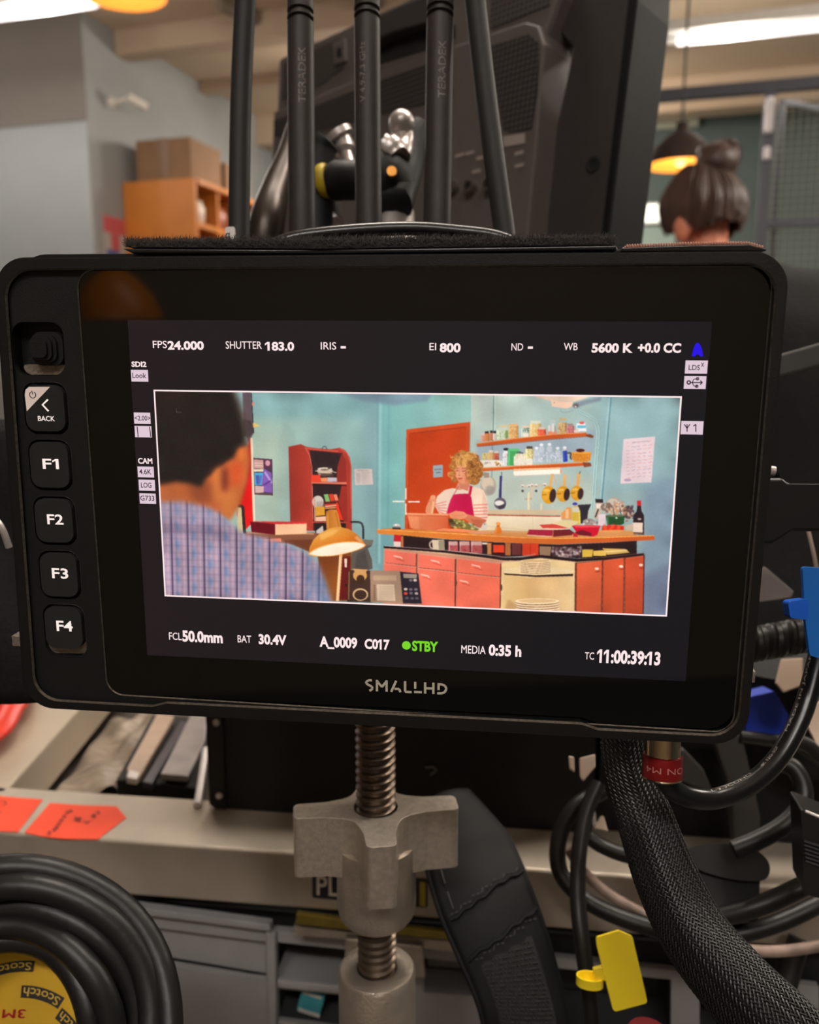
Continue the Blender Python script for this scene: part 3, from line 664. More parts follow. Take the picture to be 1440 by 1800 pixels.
line2(q, [(1208, 745.5), (1208, 759)], .00012, w2); line2(q, [(1203, 745.5), (1208, 753), (1213, 745.5)], .00012, w2)
line2(q, [(1219, 749), (1223.5, 745.8), (1223.5, 759)], .00013, w2); line2(q, [(241, 750), (243, 768)], .00013, w2); line2(q, [(263, 750), (265, 768)], .00013, w2)
q.build('status_symbols', OSK, screen)
# white frame line round the live picture
PC = [(273, 689), (1195.5, 698), (1170.5, 1081), (291.5, 1046)]
pc = FM.hits(PC, W1)
W0_, W1_ = (pc[0][0] + pc[3][0]) / 2, (pc[1][0] + pc[2][0]) / 2; V1_, V0_ = (pc[0][1] + pc[1][1]) / 2, (pc[2][1] + pc[3][1]) / 2
print('picture rect', W0_, W1_, V0_, V1_, pc)
lw = .00042
q = MB(FM.M); q.flat([(W0_ - lw, V1_ + lw), (W1_ + lw, V1_ + lw), (W1_ + lw, V0_ - lw), (W0_ - lw, V0_ - lw)], W1, [[(W0_, V1_), (W1_, V1_), (W1_, V0_), (W0_, V0_)]]); q.build('picture_border', OSD, screen)
# ------------------------------------------------------------------ the live picture: painted as coloured dots of the display
CW, CH = 1840, 760
PIC = np.zeros((CH, CW, 3), np.float32)
yy, xx = np.mgrid[0:CH, 0:CW].astype(np.float32)
def p2c(pts):       # photo point on the display -> dot of the picture
    return np.array([((u - W0_) / (W1_ - W0_) * CW, (V1_ - v) / (V1_ - V0_) * CH) for u, v in FM.hits(pts, W1)])
ZX, ZY, ZS = 0, 0, 1.0
def view(x, y, s):
    global ZX, ZY, ZS
    ZX, ZY, ZS = x, y, s
def zz(pts): return p2c([(ZX + x / ZS, ZY + y / ZS) for x, y in pts])
def smooth2(pts, n=6): return [(p.x, p.y) for p in spline([(x, y, 0) for x, y in pts], n, True)]
def boxblur(a, r):
    if r < 1: return a
    for ax in (0, 1):
        p = np.pad(a, [(r + 1, r) if k == ax else (0, 0) for k in (0, 1)], mode='edge').cumsum(ax, dtype=np.float64)
        n = a.shape[ax]; sl = lambda s: tuple(slice(s, s + n) if k == ax else slice(None) for k in (0, 1))
        a = ((p[sl(2 * r + 1)] - p[sl(0)]) / (2 * r + 1)).astype(np.float32)
    return a
def mask(c):
    x0 = max(0, int(c[:, 0].min()) - 1); x1 = min(CW, int(c[:, 0].max()) + 2); y0 = max(0, int(c[:, 1].min()) - 1); y1 = min(CH, int(c[:, 1].max()) + 2)
    if x1 <= x0 or y1 <= y0: return None
    X = xx[y0:y1, x0:x1] + .5; Y = yy[y0:y1, x0:x1] + .5; ins = np.zeros(X.shape, bool)
    for (ax, ay), (bx, by) in zip(c, np.roll(c, -1, 0)):
        if ay == by: continue
        ins ^= ((ay > Y) != (by > Y)) & (X < (bx - ax) * (Y - ay) / (by - ay) + ax)
    return ins, x0, x1, y0, y1
def lay(c, col, blur=0, alpha=1.0):
    r = mask(c)
    if r is None: return
    ins, x0, x1, y0, y1 = r; pad = int(blur * 3) + 1 if blur else 0
    if pad:
        X0, X1, Y0, Y1 = max(0, x0 - pad), min(CW, x1 + pad), max(0, y0 - pad), min(CH, y1 + pad)
        big = np.zeros((Y1 - Y0, X1 - X0), np.float32); big[y0 - Y0:y1 - Y0, x0 - X0:x1 - X0] = ins
        rr = max(1, int(blur)); big = boxblur(boxblur(big, rr), rr); x0, x1, y0, y1 = X0, X1, Y0, Y1
    else: big = ins.astype(np.float32)
    big = big[..., None] * alpha
    k = col(xx[y0:y1, x0:x1], yy[y0:y1, x0:x1]) if callable(col) else np.array(col, np.float32)
    PIC[y0:y1, x0:x1] = PIC[y0:y1, x0:x1] * (1 - big) + k * big
BM = 1.0
def poly(pts, col, b=0, a=1.0, s=False): lay(zz(smooth2(pts) if s else pts), col, (max(1.0, b * 2.2 / ZS * BM) if b else 0), a)
def oval(cx, cy, rx, ry, col, b=0, a=1.0, rot=0):
    t = np.linspace(0, 2 * math.pi, 29)[:-1]; k, l = math.cos(R(rot)), math.sin(R(rot))
    poly([(cx + rx * math.cos(q) * k - ry * math.sin(q) * l, cy + rx * math.cos(q) * l + ry * math.sin(q) * k) for q in t], col, b, a)
def line(pts, wd, col, b=0, a=1.0):
    for (x0, y0), (x1, y1) in zip(pts[:-1], pts[1:]):
        L = math.hypot(x1 - x0, y1 - y0) or 1; nx, ny = -(y1 - y0) / L * wd / 2, (x1 - x0) / L * wd / 2
        poly([(x0 + nx, y0 + ny), (x1 + nx, y1 + ny), (x1 - nx, y1 - ny), (x0 - nx, y0 - ny)], col, b, a)
def curve(pts, wd, col, b=0, a=1.0): line([(p.x, p.y) for p in spline([(x, y, 0) for x, y in pts], 5)], wd, col, b, a)
def grad(p0, c0, p1, c1):
    a, b = zz([p0, p1]); d = b - a; L = float(d @ d); c0 = np.array(c0, np.float32); c1 = np.array(c1, np.float32)
    return lambda X, Y: c0 + (c1 - c0) * np.clip(((X - a[0]) * d[0] + (Y - a[1]) * d[1]) / L, 0, 1)[..., None]
def rect(x0, y0, x1, y1, col, b=0, a=1.0): poly([(x0, y0), (x1, y0), (x1, y1), (x0, y1)], col, b, a)

# --- walls
view(0, 0, 1)
PIC[:] = (150, 180, 178)
poly([(260, 680), (668, 690), (664, 1060), (260, 1060)], grad((440, 720), (157, 186, 178), (668, 820), (134, 172, 176)))
poly([(260, 680), (680, 690), (680, 735), (260, 735)], (122, 168, 178), 9, .7)
poly([(480, 880), (520, 880), (520, 760), (500, 740), (490, 770)], (126, 152, 150), 3, .35)
poly([(440, 760), (500, 760), (500, 940), (440, 940)], (176, 190, 174), 14, .6)
poly([(664, 690), (828, 690), (828, 960), (664, 960)], grad((670, 800), (120, 178, 180), (826, 800), (144, 188, 184)))
poly([(664, 930), (720, 930), (720, 1060), (664, 1060)], (112, 160, 170), 3)
poly([(640, 690), (668, 690), (668, 1000), (645, 1000)], (122, 158, 166), 6, .5)
line([(669, 700), (667, 990)], 4, (150, 196, 202), 1.5, .9); line([(684, 705), (681, 990)], 3, (104, 156, 168), 1.5, .6); line([(664, 700), (662, 990)], 2, (104, 150, 162), 1.2, .6)
poly([(590, 690), (760, 692), (752, 706), (690, 713), (640, 705)], (116, 140, 160), 2.5, .85)
poly([(828, 690), (1210, 690), (1210, 1090), (828, 1090)], grad((835, 780), (178, 196, 190), (1120, 800), (146, 178, 182)))
poly([(1050, 690), (1215, 690), (1215, 900), (1060, 900)], (142, 178, 188), 12, .7)
poly([(840, 835), (1040, 835), (1050, 920), (840, 930)], (186, 196, 186), 7, .7)
poly([(1120, 860), (1210, 820), (1210, 1090), (1120, 1090)], (120, 142, 164), 12, .85)
poly([(1070, 860), (1130, 860), (1130, 960), (1075, 960)], (150, 172, 172), 8, .6)
poly([(1130, 1010), (1180, 990), (1185, 1090), (1130, 1090)], (104, 112, 142), 6, .7)
poly([(836, 775), (1045, 755), (1045, 800), (836, 815)], (148, 164, 186), 4, .7)
line([(868, 694), (867, 770)], 1.6, (96, 140, 144), .5); line([(870.5, 694), (869.5, 760)], 2, (190, 206, 204), .6); line([(866, 772), (864, 860)], 1.8, (120, 140, 150), .6)
line([(1074, 700), (1056, 900)], 2.2, (96, 140, 156), .7); line([(1071, 700), (1053, 900)], 2, (158, 196, 204), .6)
# --- boiler, pipes
view(820, 690, 6)
poly([(690, 30), (760, 60), (900, 95), (1130, 100), (1250, 65), (1320, 30)], (214, 190, 172), 6, s=False)
poly([(1080, 130), (1250, 75), (1420, 50), (1420, 90), (1250, 130), (1150, 170)], (110, 120, 140), 10, .7)
poly([(890, 80), (1000, 100), (1125, 100), (1110, 150), (1060, 172), (900, 150)], (232, 196, 176), 2)
oval(925, 110, 6, 6, (150, 110, 100), 1)
for off in (0, 24):
    curve([(1150, 150 + off * .2), (1190, 190 + off), (1290, 240 + off), (1370 - off, 300 + off * .6), (1400 - off, 420), (1385 - off, 650), (1370 - off, 850), (1345 - off, 1230)], 14, (172, 204, 206), 2)
    curve([(1160, 160 + off * .2), (1196, 198 + off), (1296, 250 + off), (1378 - off, 310 + off * .6), (1408 - off, 420), (1393 - off, 650), (1378 - off, 850), (1353 - off, 1230)], 5, (110, 148, 160), 2, .8)
curve([(990, 175), (1000, 205), (1060, 210), (1120, 190)], 8, (130, 150, 158), 2, .7)
oval(1155, 140, 28, 24, (100, 92, 92), 6); oval(1150, 152, 10, 8, (235, 215, 200), 3)
# --- door
view(700, 690, 5.538)
poly([(80, 362), (702, 288), (690, 900), (690, 1330), (65, 1340)], (204, 76, 36), .6)
poly([(112, 402), (660, 336), (650, 1330), (100, 1340)], grad((120, 500), (184, 62, 26), (640, 800), (206, 74, 32)), 1)
line([(112, 400), (662, 338)], 10, (150, 56, 30), 2, .8); line([(108, 402), (98, 1330)], 8, (150, 54, 28), 2, .7)
poly([(338, 712), (434, 704), (434, 822), (342, 830)], (150, 168, 178), 2); line([(352, 752), (424, 746)], 7, (82, 96, 120), 1.5); line([(370, 782), (412, 778)], 7, (82, 96, 120), 1.5)
# --- door list on the left wall, poster, cupboard
view(420, 680, 5.143)
poly([(1043, 742), (1204, 742), (1214, 884), (1052, 888)], (206, 194, 192), 2)
for i in range(11): line([(1062, 782 + i * 9), (1098, 782 + i * 9)], 4, (150, 140, 150), 1.5, .7); line([(1112, 772 + i * 10), (1192, 772 + i * 10)], 4, (176, 164, 168), 1.5, .7)
line([(1070, 757), (1170, 757)], 5, (150, 142, 150), 2, .7)
poly([(128, 642), (304, 656), (308, 982), (140, 974)], (74, 58, 76), 1)
poly([(136, 656), (222, 662), (226, 740), (136, 738)], (198, 156, 152), 2); line([(140, 690), (222, 694)], 6, (232, 200, 196), 2); line([(140, 712), (222, 716)], 6, (240, 214, 206), 2)
poly([(228, 660), (298, 664), (300, 730), (228, 734)], (96, 52, 74), 3); oval(262, 690, 22, 26, (204, 150, 170), 4)
poly([(134, 744), (224, 744), (224, 768), (138, 768)], (222, 212, 190), 1)
poly([(140, 776), (224, 776), (224, 888), (144, 888)], (70, 168, 214), 2); poly([(152, 800), (186, 800), (186, 880), (160, 880)], (72, 92, 172), 4); poly([(190, 800), (212, 800), (196, 880), (180, 880)], (86, 110, 190), 3)
poly([(228, 740), (296, 780), (304, 960), (226, 950), (206, 880)], (132, 92, 178), 3); line([(236, 770), (300, 870)], 20, (172, 146, 214), 4); line([(222, 890), (290, 850)], 16, (96, 58, 140), 4)
poly([(146, 892), (226, 900), (226, 956), (148, 962)], (200, 168, 170), 2); line([(150, 965), (304, 972)], 10, (96, 70, 66), 1)
# red door edge at the far left
view(260, 670, 3)
poly([(545, 60), (560, 270), (530, 330), (505, 200), (500, 60)], (98, 82, 92), 4)
poly([(500, 200), (545, 210), (558, 270), (535, 300), (505, 290)], (70, 58, 66), 4)
line([(547, 66), (558, 275)], 4, (34, 34, 42), .8); oval(556, 122, 7, 10, (206, 140, 120), 2); poly([(556, 220), (596, 236), (556, 246)], (226, 190, 110), 2)
poly([(540, 300), (557, 740), (500, 800), (470, 700), (500, 480), (520, 380)], (228, 28, 30), 2)
line([(548, 300), (562, 745)], 11, (238, 214, 188), 1.5)
oval(515, 425, 8, 12, (240, 110, 96), 3)
view(420, 680, 5.143)
poly([(450, 542), (562, 519), (604, 540), (640, 610), (655, 700), (668, 1300), (466, 1300)], grad((450, 800), (150, 52, 44), (650, 800), (176, 62, 50)), 1)
poly([(596, 540), (700, 556), (830, 566), (912, 552), (962, 574), (1004, 640), (1018, 740), (1022, 1300), (664, 1300), (652, 690), (634, 600)], (172, 58, 48), 1)
poly([(640, 574), (936, 602), (962, 760), (968, 866), (660, 862), (652, 680)], (52, 38, 42), 2)
poly([(930, 604), (966, 660), (972, 866), (884, 862), (892, 720)], (146, 50, 44), 4)
poly([(664, 872), (972, 884), (968, 1300), (676, 1300)], (50, 36, 40), 2)
poly([(930, 884), (978, 884), (980, 1230), (950, 1220), (900, 1040)], (152, 50, 42), 4)
line([(600, 548), (640, 620), (660, 720), (670, 1200)], 9, (214, 108, 92), 2, .8); line([(910, 556), (980, 600), (1012, 700), (1016, 1100)], 9, (206, 92, 78), 2, .8)
line([(612, 556), (760, 572), (900, 584)], 12, (206, 92, 74), 2); poly([(656, 856), (974, 862), (974, 882), (660, 872)], (214, 116, 96), 1); line([(662, 886), (972, 892)], 8, (40, 28, 34), 2)
curve([(754, 566), (762, 544), (786, 542), (798, 566)], 6, (60, 58, 66), 1)
poly([(656, 796), (738, 796), (742, 862), (656, 862)], (226, 68, 48), 2); poly([(738, 824), (800, 820), (804, 860), (744, 858)], (228, 140, 88), 2); poly([(800, 818), (886, 822), (888, 860), (802, 858)], (186, 180, 190), 2)
oval(780, 780, 66, 26, (150, 128, 112), 2); oval(778, 762, 74, 20, (196, 180, 162), 2); oval(778, 744, 66, 16, (206, 194, 178), 2); oval(776, 750, 40, 8, (120, 104, 96), 2); oval(818, 734, 16, 10, (70, 60, 58), 2)
line([(690, 764), (712, 758)], 8, (188, 172, 160), 2); line([(846, 768), (884, 776)], 8, (188, 172, 160), 2); poly([(740, 782), (860, 790), (856, 816), (744, 812)], (76, 60, 58), 3, .8)
oval(716, 1040, 52, 56, (206, 196, 190), 2); poly([(700, 1040), (760, 1030), (770, 1080), (700, 1090)], (172, 158, 154), 4, .7)
poly([(768, 974), (806, 968), (826, 1036), (786, 1040)], (126, 186, 112), 2); poly([(812, 972), (850, 966), (870, 1030), (830, 1034)], (216, 64, 46), 2); poly([(854, 974), (886, 970), (902, 1028), (872, 1030)], (236, 130, 102), 2)
poly([(766, 1042), (890, 1034), (910, 1080), (780, 1090)], (196, 60, 48), 2); line([(770, 1052), (890, 1044)], 12, (40, 30, 34), 1.5); line([(780, 1082), (890, 1070)], 10, (236, 196, 160), 2); line([(780, 1098), (900, 1090)], 12, (230, 150, 96), 2)
poly([(884, 1030), (908, 1090), (946, 1204), (912, 1204), (880, 1100)], (232, 54, 34), 2)
poly([(690, 1086), (776, 1080), (780, 1160), (696, 1168)], (222, 158, 54), 3); poly([(696, 1176), (790, 1168), (800, 1214), (696, 1216)], (236, 188, 160), 3)
line([(684, 1010), (690, 1214)], 12, (222, 156, 132), 2); line([(664, 1222), (980, 1226)], 12, (190, 76, 62), 2)
poly([(690, 1234), (960, 1234), (960, 1320), (690, 1320)], (44, 30, 34), 2); poly([(700, 1300), (760, 1252), (770, 1330), (700, 1340)], (196, 188, 190), 3)
# --- middle ground: desk, chair, bin
view(420, 860, 4.235)
curve([(832, 244), (900, 246), (924, 278), (926, 370)], 14, (42, 40, 44), 1.2)
poly([(850, 380), (1000, 378), (988, 424), (960, 440), (990, 520), (996, 590), (950, 605), (820, 590), (840, 480)], (96, 90, 86), 3); poly([(920, 372), (1004, 380), (990, 414), (930, 420)], (120, 112, 104), 3)
poly([(880, 480), (940, 450), (970, 600), (860, 600)], (74, 68, 68), 6, .7)
poly([(560, 330), (840, 330), (836, 830), (640, 830)], grad((560, 400), (104, 52, 34), (760, 700), (150, 84, 34)), 4)
poly([(760, 500), (832, 500), (826, 820), (740, 820)], (106, 30, 30), 4)
poly([(786, 514), (806, 514), (804, 580), (788, 580)], (236, 214, 196), 2); oval(800, 712, 8, 12, (52, 28, 28), 2)
poly([(50, 318), (570, 322), (640, 360), (600, 420), (300, 400), (40, 350)], (132, 84, 62), 4); line([(60, 322), (560, 330)], 14, (190, 140, 112), 4)
poly([(320, 380), (560, 372), (640, 470), (560, 480)], (112, 62, 42), 5)
poly([(86, 240), (280, 252), (272, 338), (96, 318)], (104, 20, 34), 2.5); poly([(270, 254), (506, 250), (504, 330), (272, 340)], (236, 188, 150), 2.5); poly([(86, 238), (500, 242), (506, 256), (280, 260)], (206, 52, 54), 2.5)
poly([(160, 376), (314, 364), (318, 390), (166, 404)], (238, 130, 92), 3)
poly([(-10, 110), (30, 140), (40, 330), (-10, 380)], (206, 190, 150), 4)
line([(-10, 122), (30, 126), (44, 330)], 22, (50, 44, 46), 3)
# --- person in the foreground, seen from behind (soft focus)
view(260, 670, 3)
BM = 2.6
sk = grad((100, 600), (176, 98, 58), (480, 560), (198, 104, 58))
poly([(30, 380), (470, 330), (530, 320), (535, 480), (480, 640), (420, 700), (30, 640)], (84, 50, 40), 5)
poly([(30, 520), (330, 500), (420, 420), (480, 345), (528, 335), (540, 420), (522, 540), (490, 640), (432, 735), (372, 700), (250, 660), (30, 660)], sk, 4)
oval(370, 545, 34, 92, (200, 116, 62), 5, 1, 6); oval(408, 520, 22, 70, (116, 52, 42), 6, .9); poly([(430, 440), (500, 420), (500, 520), (440, 570)], (208, 82, 44), 7, .8)
poly([(380, 600), (480, 560), (480, 640), (430, 730), (390, 690)], (202, 122, 64), 7, .8); oval(496, 390, 14, 34, (214, 116, 58), 4)
poly([(200, 540), (330, 520), (340, 640), (250, 650)], (120, 62, 44), 9, .7)
hair = (38, 34, 33)
poly([(20, 40), (455, 50), (478, 100), (505, 180), (522, 300), (515, 335), (470, 350), (455, 405), (400, 425), (345, 455), (318, 500), (280, 560), (220, 540), (150, 530), (80, 545), (20, 545)], hair, 5)
curve([(455, 50), (480, 120), (510, 220), (523, 310), (518, 340)], 20, (122, 102, 92), 6, .75)
poly([(20, 40), (300, 45), (200, 90), (20, 100)], (58, 40, 36), 10, .7)
def shirt(X, Y):
    # plaid: dark stripes, blue and rose threads between them
    u = X / CW * 923; v = Y / CH * 375; u = u + .03 * v
    t = (u / 31.3 + .25) % 1.0; s2 = (u / 10.4) % 1.0
    base = np.array((170, 152, 180), np.float32) * np.ones(X.shape + (1,), np.float32)
    blue = np.exp(-((t - .42) / .15) ** 2) * (.55 + .45 * np.sin(v / 5.2 + np.sin(u / 9) * 2)); rose = np.exp(-((t - .74) / .12) ** 2) * (.6 + .4 * np.sin(v / 4.3 + 1 + u / 17))
    dark = np.exp(-((t - .05) / .06) ** 2) + np.exp(-((t - 1.05) / .06) ** 2); th = .5 + .5 * np.sin(s2 * 6.283)
    bk = (np.abs(((v / 13.0) % 1) - .5) < .16) * .05
    k = base * (1 - .55 * blue[..., None]) + np.array((74, 130, 184)) * .55 * blue[..., None]
    k = k * (1 - .5 * rose[..., None]) + np.array((204, 168, 180)) * .5 * rose[..., None]
    k = k * (1 - .8 * np.clip(dark, 0, 1)[..., None]) + np.array((72, 58, 92)) * .8 * np.clip(dark, 0, 1)[..., None]
    k = k * (1 - .10 * th[..., None]) * (1 - bk[..., None]) 
    return k
poly([(20, 640), (180, 636), (300, 660), (380, 695), (428, 745), (500, 800), (620, 825), (740, 860), (840, 905), (900, 960), (938, 1060), (972, 1170), (20, 1170)], shirt, 5)
poly([(20, 640), (180, 640), (330, 680), (430, 745), (400, 765), (250, 720), (20, 720)], (150, 150, 176), 7, .4)
poly([(60, 760), (330, 770), (430, 810), (430, 830), (300, 800), (60, 800)], (84, 74, 104), 8, .5)
poly([(860, 960), (930, 1050), (972, 1180), (900, 1180), (840, 1050)], (92, 130, 172), 10, .5)
BM = 1.0
# --- lamp
view(420, 860, 4.235)
line([(760, 480), (735, 830)], 24, (238, 184, 128), 3); line([(756, 500), (733, 830)], 8, (255, 222, 186), 2)
poly([(648, 165), (680, 150), (728, 152), (742, 190), (768, 300), (652, 300)], grad((650, 220), (184, 112, 40), (760, 220), (218, 146, 66)), 2.5)
line([(660, 180), (664, 290)], 10, (232, 164, 84), 4, .7); line([(722, 170), (748, 290)], 12, (170, 96, 30), 5, .6)
poly([(520, 476), (528, 430), (556, 374), (610, 322), (680, 290), (750, 278), (820, 296), (880, 336), (924, 382), (944, 420), (900, 440), (560, 500)], grad((640, 300), (226, 164, 76), (700, 440), (206, 112, 30)), 2.5)
poly([(600, 340), (690, 304), (760, 296), (700, 340), (610, 380)], (240, 190, 110), 7, .6); poly([(880, 344), (930, 392), (900, 396), (860, 360)], (236, 190, 150), 4, .6)
poly(smooth2([(522, 474), (600, 428), (730, 396), (860, 388), (938, 406), (930, 432), (850, 464), (720, 494), (600, 500), (536, 490)]), (248, 168, 88), 2); poly(smooth2([(532, 474), (606, 434), (730, 402), (856, 394), (930, 410), (918, 430), (846, 460), (720, 489), (606, 494), (546, 486)]), (252, 236, 216), 2)
# --- kitchen: shelves and what stands on them
view(820, 690, 6)
def glass(x0, y0, x1, y1, c, lid=None, top=(196, 204, 196)):
    rect(x0, y0, x1, y1, c, 2); rect(x0, y0, x0 + (x1 - x0) * .2, y1, tuple(min(255, k + 30) for k in c), 3, .7); rect(x1 - (x1 - x0) * .22, y0, x1, y1, tuple(k * .74 for k in c), 4, .7)
    if lid: rect(x0 + (x1 - x0) * .12, y0 - 22, x1 - (x1 - x0) * .12, y0 + 2, lid, 2)
def dots(x0, y0, x1, y1, cols, n, r=9):
    for i in range(n): oval(random.uniform(x0, x1), random.uniform(y0, y1), random.uniform(r * .5, r), random.uniform(r * .5, r), random.choice(cols), 2.5, .62)
glass(155, 450, 196, 520, (206, 150, 132), (214, 190, 180)); glass(190, 432, 242, 516, (206, 128, 78), (52, 40, 40)); glass(244, 425, 282, 510, (190, 118, 92), (50, 44, 46)); glass(280, 430, 318, 505, (200, 190, 180), (46, 42, 44))
glass(318, 392, 440, 500, (186, 200, 178), None); rect(350, 345, 428, 372, (206, 190, 150), 2); poly([(340, 372), (430, 372), (442, 400), (320, 400)], (186, 200, 190), 3); dots(330, 410, 430, 490, [(226, 224, 206), (108, 140, 82), (206, 210, 190)], 26); oval(424, 440, 18, 40, (112, 146, 70), 5, .8)
glass(446, 352, 548, 486, (206, 162, 106), None); rect(452, 334, 544, 354, (222, 170, 112), 2); dots(456, 370, 540, 478, [(228, 196, 140), (180, 128, 76), (214, 172, 116)], 46)
glass(576, 380, 660, 470, (172, 190, 184), None); rect(590, 352, 660, 374, (214, 190, 170), 2); dots(590, 378, 655, 410, [(44, 64, 56), (70, 110, 90)], 12); rect(596, 430, 656, 472, (222, 216, 204), 2)
glass(668, 330, 788, 468, (214, 186, 128), None); rect(676, 300, 782, 330, (200, 204, 190), 3); dots(672, 380, 770, 462, [(232, 196, 120), (206, 150, 74), (236, 220, 180)], 34)
glass(752, 388, 838, 462, (222, 92, 66), (206, 190, 180)); dots(760, 400, 830, 455, [(236, 130, 100), (200, 60, 44)], 14)
glass(862, 350, 945, 452, (196, 196, 190), None); rect(880, 295, 940, 352, (188, 196, 196), 3, .7); rect(858, 410, 948, 452, (224, 140, 110), 3); rect(902, 330, 920, 420, (226, 230, 228), 3, .7)
glass(966, 320, 1060, 440, (196, 160, 112), None); rect(978, 270, 1056, 300, (190, 170, 130), 2); dots(972, 320, 1056, 432, [(226, 196, 150), (120, 84, 50), (206, 160, 100)], 34)
glass(1058, 352, 1135, 436, (190, 116, 118), (150, 130, 130)); dots(1066, 370, 1130, 430, [(210, 140, 140), (160, 80, 84)], 14)
poly([(1160, 330), (1250, 320), (1266, 410), (1160, 412)], (226, 224, 232), 2); rect(1168, 348, 1258, 378, (96, 176, 206), 3); oval(1216, 322, 28, 14, (220, 84, 84), 3); poly([(1130, 405), (1180, 380), (1180, 425), (1136, 425)], (214, 190, 180), 3)
poly([(106, 540), (500, 488), (900, 446), (1250, 424), (1275, 440), (1262, 462), (900, 492), (500, 532), (240, 560), (112, 570)], grad((100, 500), (222, 114, 48), (110, 566), (196, 84, 34)), 1)
line([(110, 538), (500, 488), (900, 447), (1250, 426)], 6, (240, 160, 96), 1.2); poly([(1262, 444), (1300, 440), (1342, 458), (1330, 484), (1262, 466)], (124, 66, 44), 2); line([(112, 572), (500, 536), (900, 496), (1260, 466)], 5, (130, 62, 34), 1.5)
# lower shelf
rect(165, 640, 226, 712, (206, 190, 120), 2); dots(170, 650, 222, 705, [(220, 206, 150), (150, 130, 80)], 12); glass(230, 632, 286, 712, (206, 166, 110), (214, 204, 190)); glass(288, 640, 342, 712, (176, 84, 66), (206, 190, 180)); dots(296, 650, 338, 706, [(214, 120, 96), (150, 60, 50)], 12)
poly([(150, 716), (300, 712), (378, 722), (384, 772), (300, 786), (150, 790)], (222, 216, 206), 2); dots(180, 736, 260, 764, [(120, 104, 96), (90, 80, 76)], 9, 7); dots(300, 730, 376, 770, [(176, 110, 60), (80, 60, 40), (200, 160, 60)], 14, 10)
glass(385, 640, 440, 776, (206, 204, 210), (222, 220, 226)); oval(418, 600, 30, 14, (46, 40, 44), 3); dots(388, 660, 430, 770, [(226, 226, 232), (150, 90, 96), (186, 180, 190)], 20, 8)
poly([(440, 606), (550, 610), (540, 772), (430, 770)], (62, 160, 92), 2); oval(500, 606, 66, 14, (88, 190, 118), 2); line([(452, 620), (446, 766)], 14, (120, 206, 144), 3, .8); poly([(520, 640), (600, 650), (610, 640), (560, 620)], (70, 70, 80), 4, .8)
poly([(500, 672), (694, 676), (696, 768), (498, 772)], (226, 220, 206), 2); dots(505, 655, 620, 690, [(232, 222, 196), (212, 200, 176)], 22, 18); dots(510, 690, 690, 760, [(204, 198, 188)], 22, 8); line([(624, 680), (624, 768)], 5, (196, 188, 176), 2)
glass(624, 592, 706, 700, (212, 204, 150), (60, 52, 50)); rect(640, 574, 694, 594, (84, 74, 66), 2); dots(632, 610, 700, 690, [(220, 210, 160), (180, 150, 90), (150, 160, 110)], 18, 10)
for (x, y0) in ((738, 575), (790, 540), (875, 535), (962, 575), (1035, 570)):
    rect(x - 36, y0 + 80, x + 36, 742, (190, 200, 216), 4, .5); oval(x, y0 + 14, 20, 16, (232, 236, 244), 3, .9); oval(x, y0 + 60, 30, 34, (206, 212, 226), 5, .6); line([(x - 30, y0 + 100), (x - 24, 735)], 5, (232, 236, 240), 2, .7); line([(x + 30, y0 + 100), (x + 26, 735)], 5, (140, 154, 176), 2, .7)
dots(720, 640, 1000, 735, [(226, 230, 240), (150, 162, 184), (200, 206, 220)], 60, 11)
poly([(1014, 620), (1060, 612), (1066, 728), (1018, 736)], (42, 66, 168), 2); line([(1026, 626), (1028, 726)], 10, (90, 120, 214), 3, .7); curve([(1064, 640), (1100, 640), (1096, 690), (1110, 706)], 14, (52, 44, 42), 2)
poly([(1106, 636), (1318, 636), (1302, 716), (1270, 734), (1140, 732), (1112, 700)], (206, 130, 44), 2); oval(1212, 636, 106, 12, (226, 158, 64), 2); oval(1200, 612, 46, 18, (70, 30, 28), 3); dots(1124, 652, 1300, 724, [(226, 156, 70), (180, 104, 34)], 40, 8)
poly([(160, 798), (500, 778), (900, 756), (1230, 738), (1262, 744), (1254, 772), (900, 796), (500, 812), (160, 832)], grad((160, 790), (224, 110, 44), (165, 836), (198, 84, 32)), 1); line([(165, 796), (500, 778), (900, 757), (1230, 740)], 6, (240, 158, 96), 1.2)
poly([(1224, 738), (1310, 742), (1318, 778), (1240, 790)], (128, 68, 48), 2); poly([(496, 806), (990, 790), (990, 806), (500, 828)], (238, 186, 140), 2)
poly([(498, 830), (985, 808), (1008, 824), (1004, 858), (508, 878), (494, 856)], (252, 238, 226), 1.5); poly([(985, 808), (1010, 824), (1004, 858), (988, 858)], (206, 150, 128), 3)
line([(500, 884), (1000, 866)], 10, (206, 196, 186), 4, .6)
# colander, ladle, taps, pans
oval(230, 985, 84, 106, (172, 164, 152), 2); oval(222, 960, 66, 74, (212, 196, 176), 8, .8); oval(250, 1030, 50, 50, (140, 136, 130), 9, .7); poly([(178, 840), (240, 850), (236, 900), (186, 900)], (150, 140, 130), 4)
line([(364, 880), (354, 1130)], 26, (52, 50, 112), 2); line([(372, 890), (366, 1050)], 6, (120, 116, 170), 2, .8); oval(356, 1170, 64, 62, (96, 92, 108), 2); oval(346, 1166, 50, 28, (226, 222, 220), 3); poly([(330, 1200), (410, 1170), (400, 1220), (350, 1232)], (52, 50, 66), 4, .8); line([(372, 840), (372, 880)], 8, (70, 70, 84), 2)
for (x0, y0, x1, y1, wd, c) in ((585, 990, 690, 985, 22, (206, 194, 180)), (690, 990, 835, 975, 22, (196, 182, 166)), (690, 990, 690, 1110, 24, (206, 186, 164)), (612, 1124, 690, 1120, 20, (180, 164, 148)), (654, 1050, 654, 1250, 20, (232, 210, 170)), (790, 1170, 786, 1250, 20, (226, 206, 172))): line([(x0, y0), (x1, y1)], wd, c, 2)
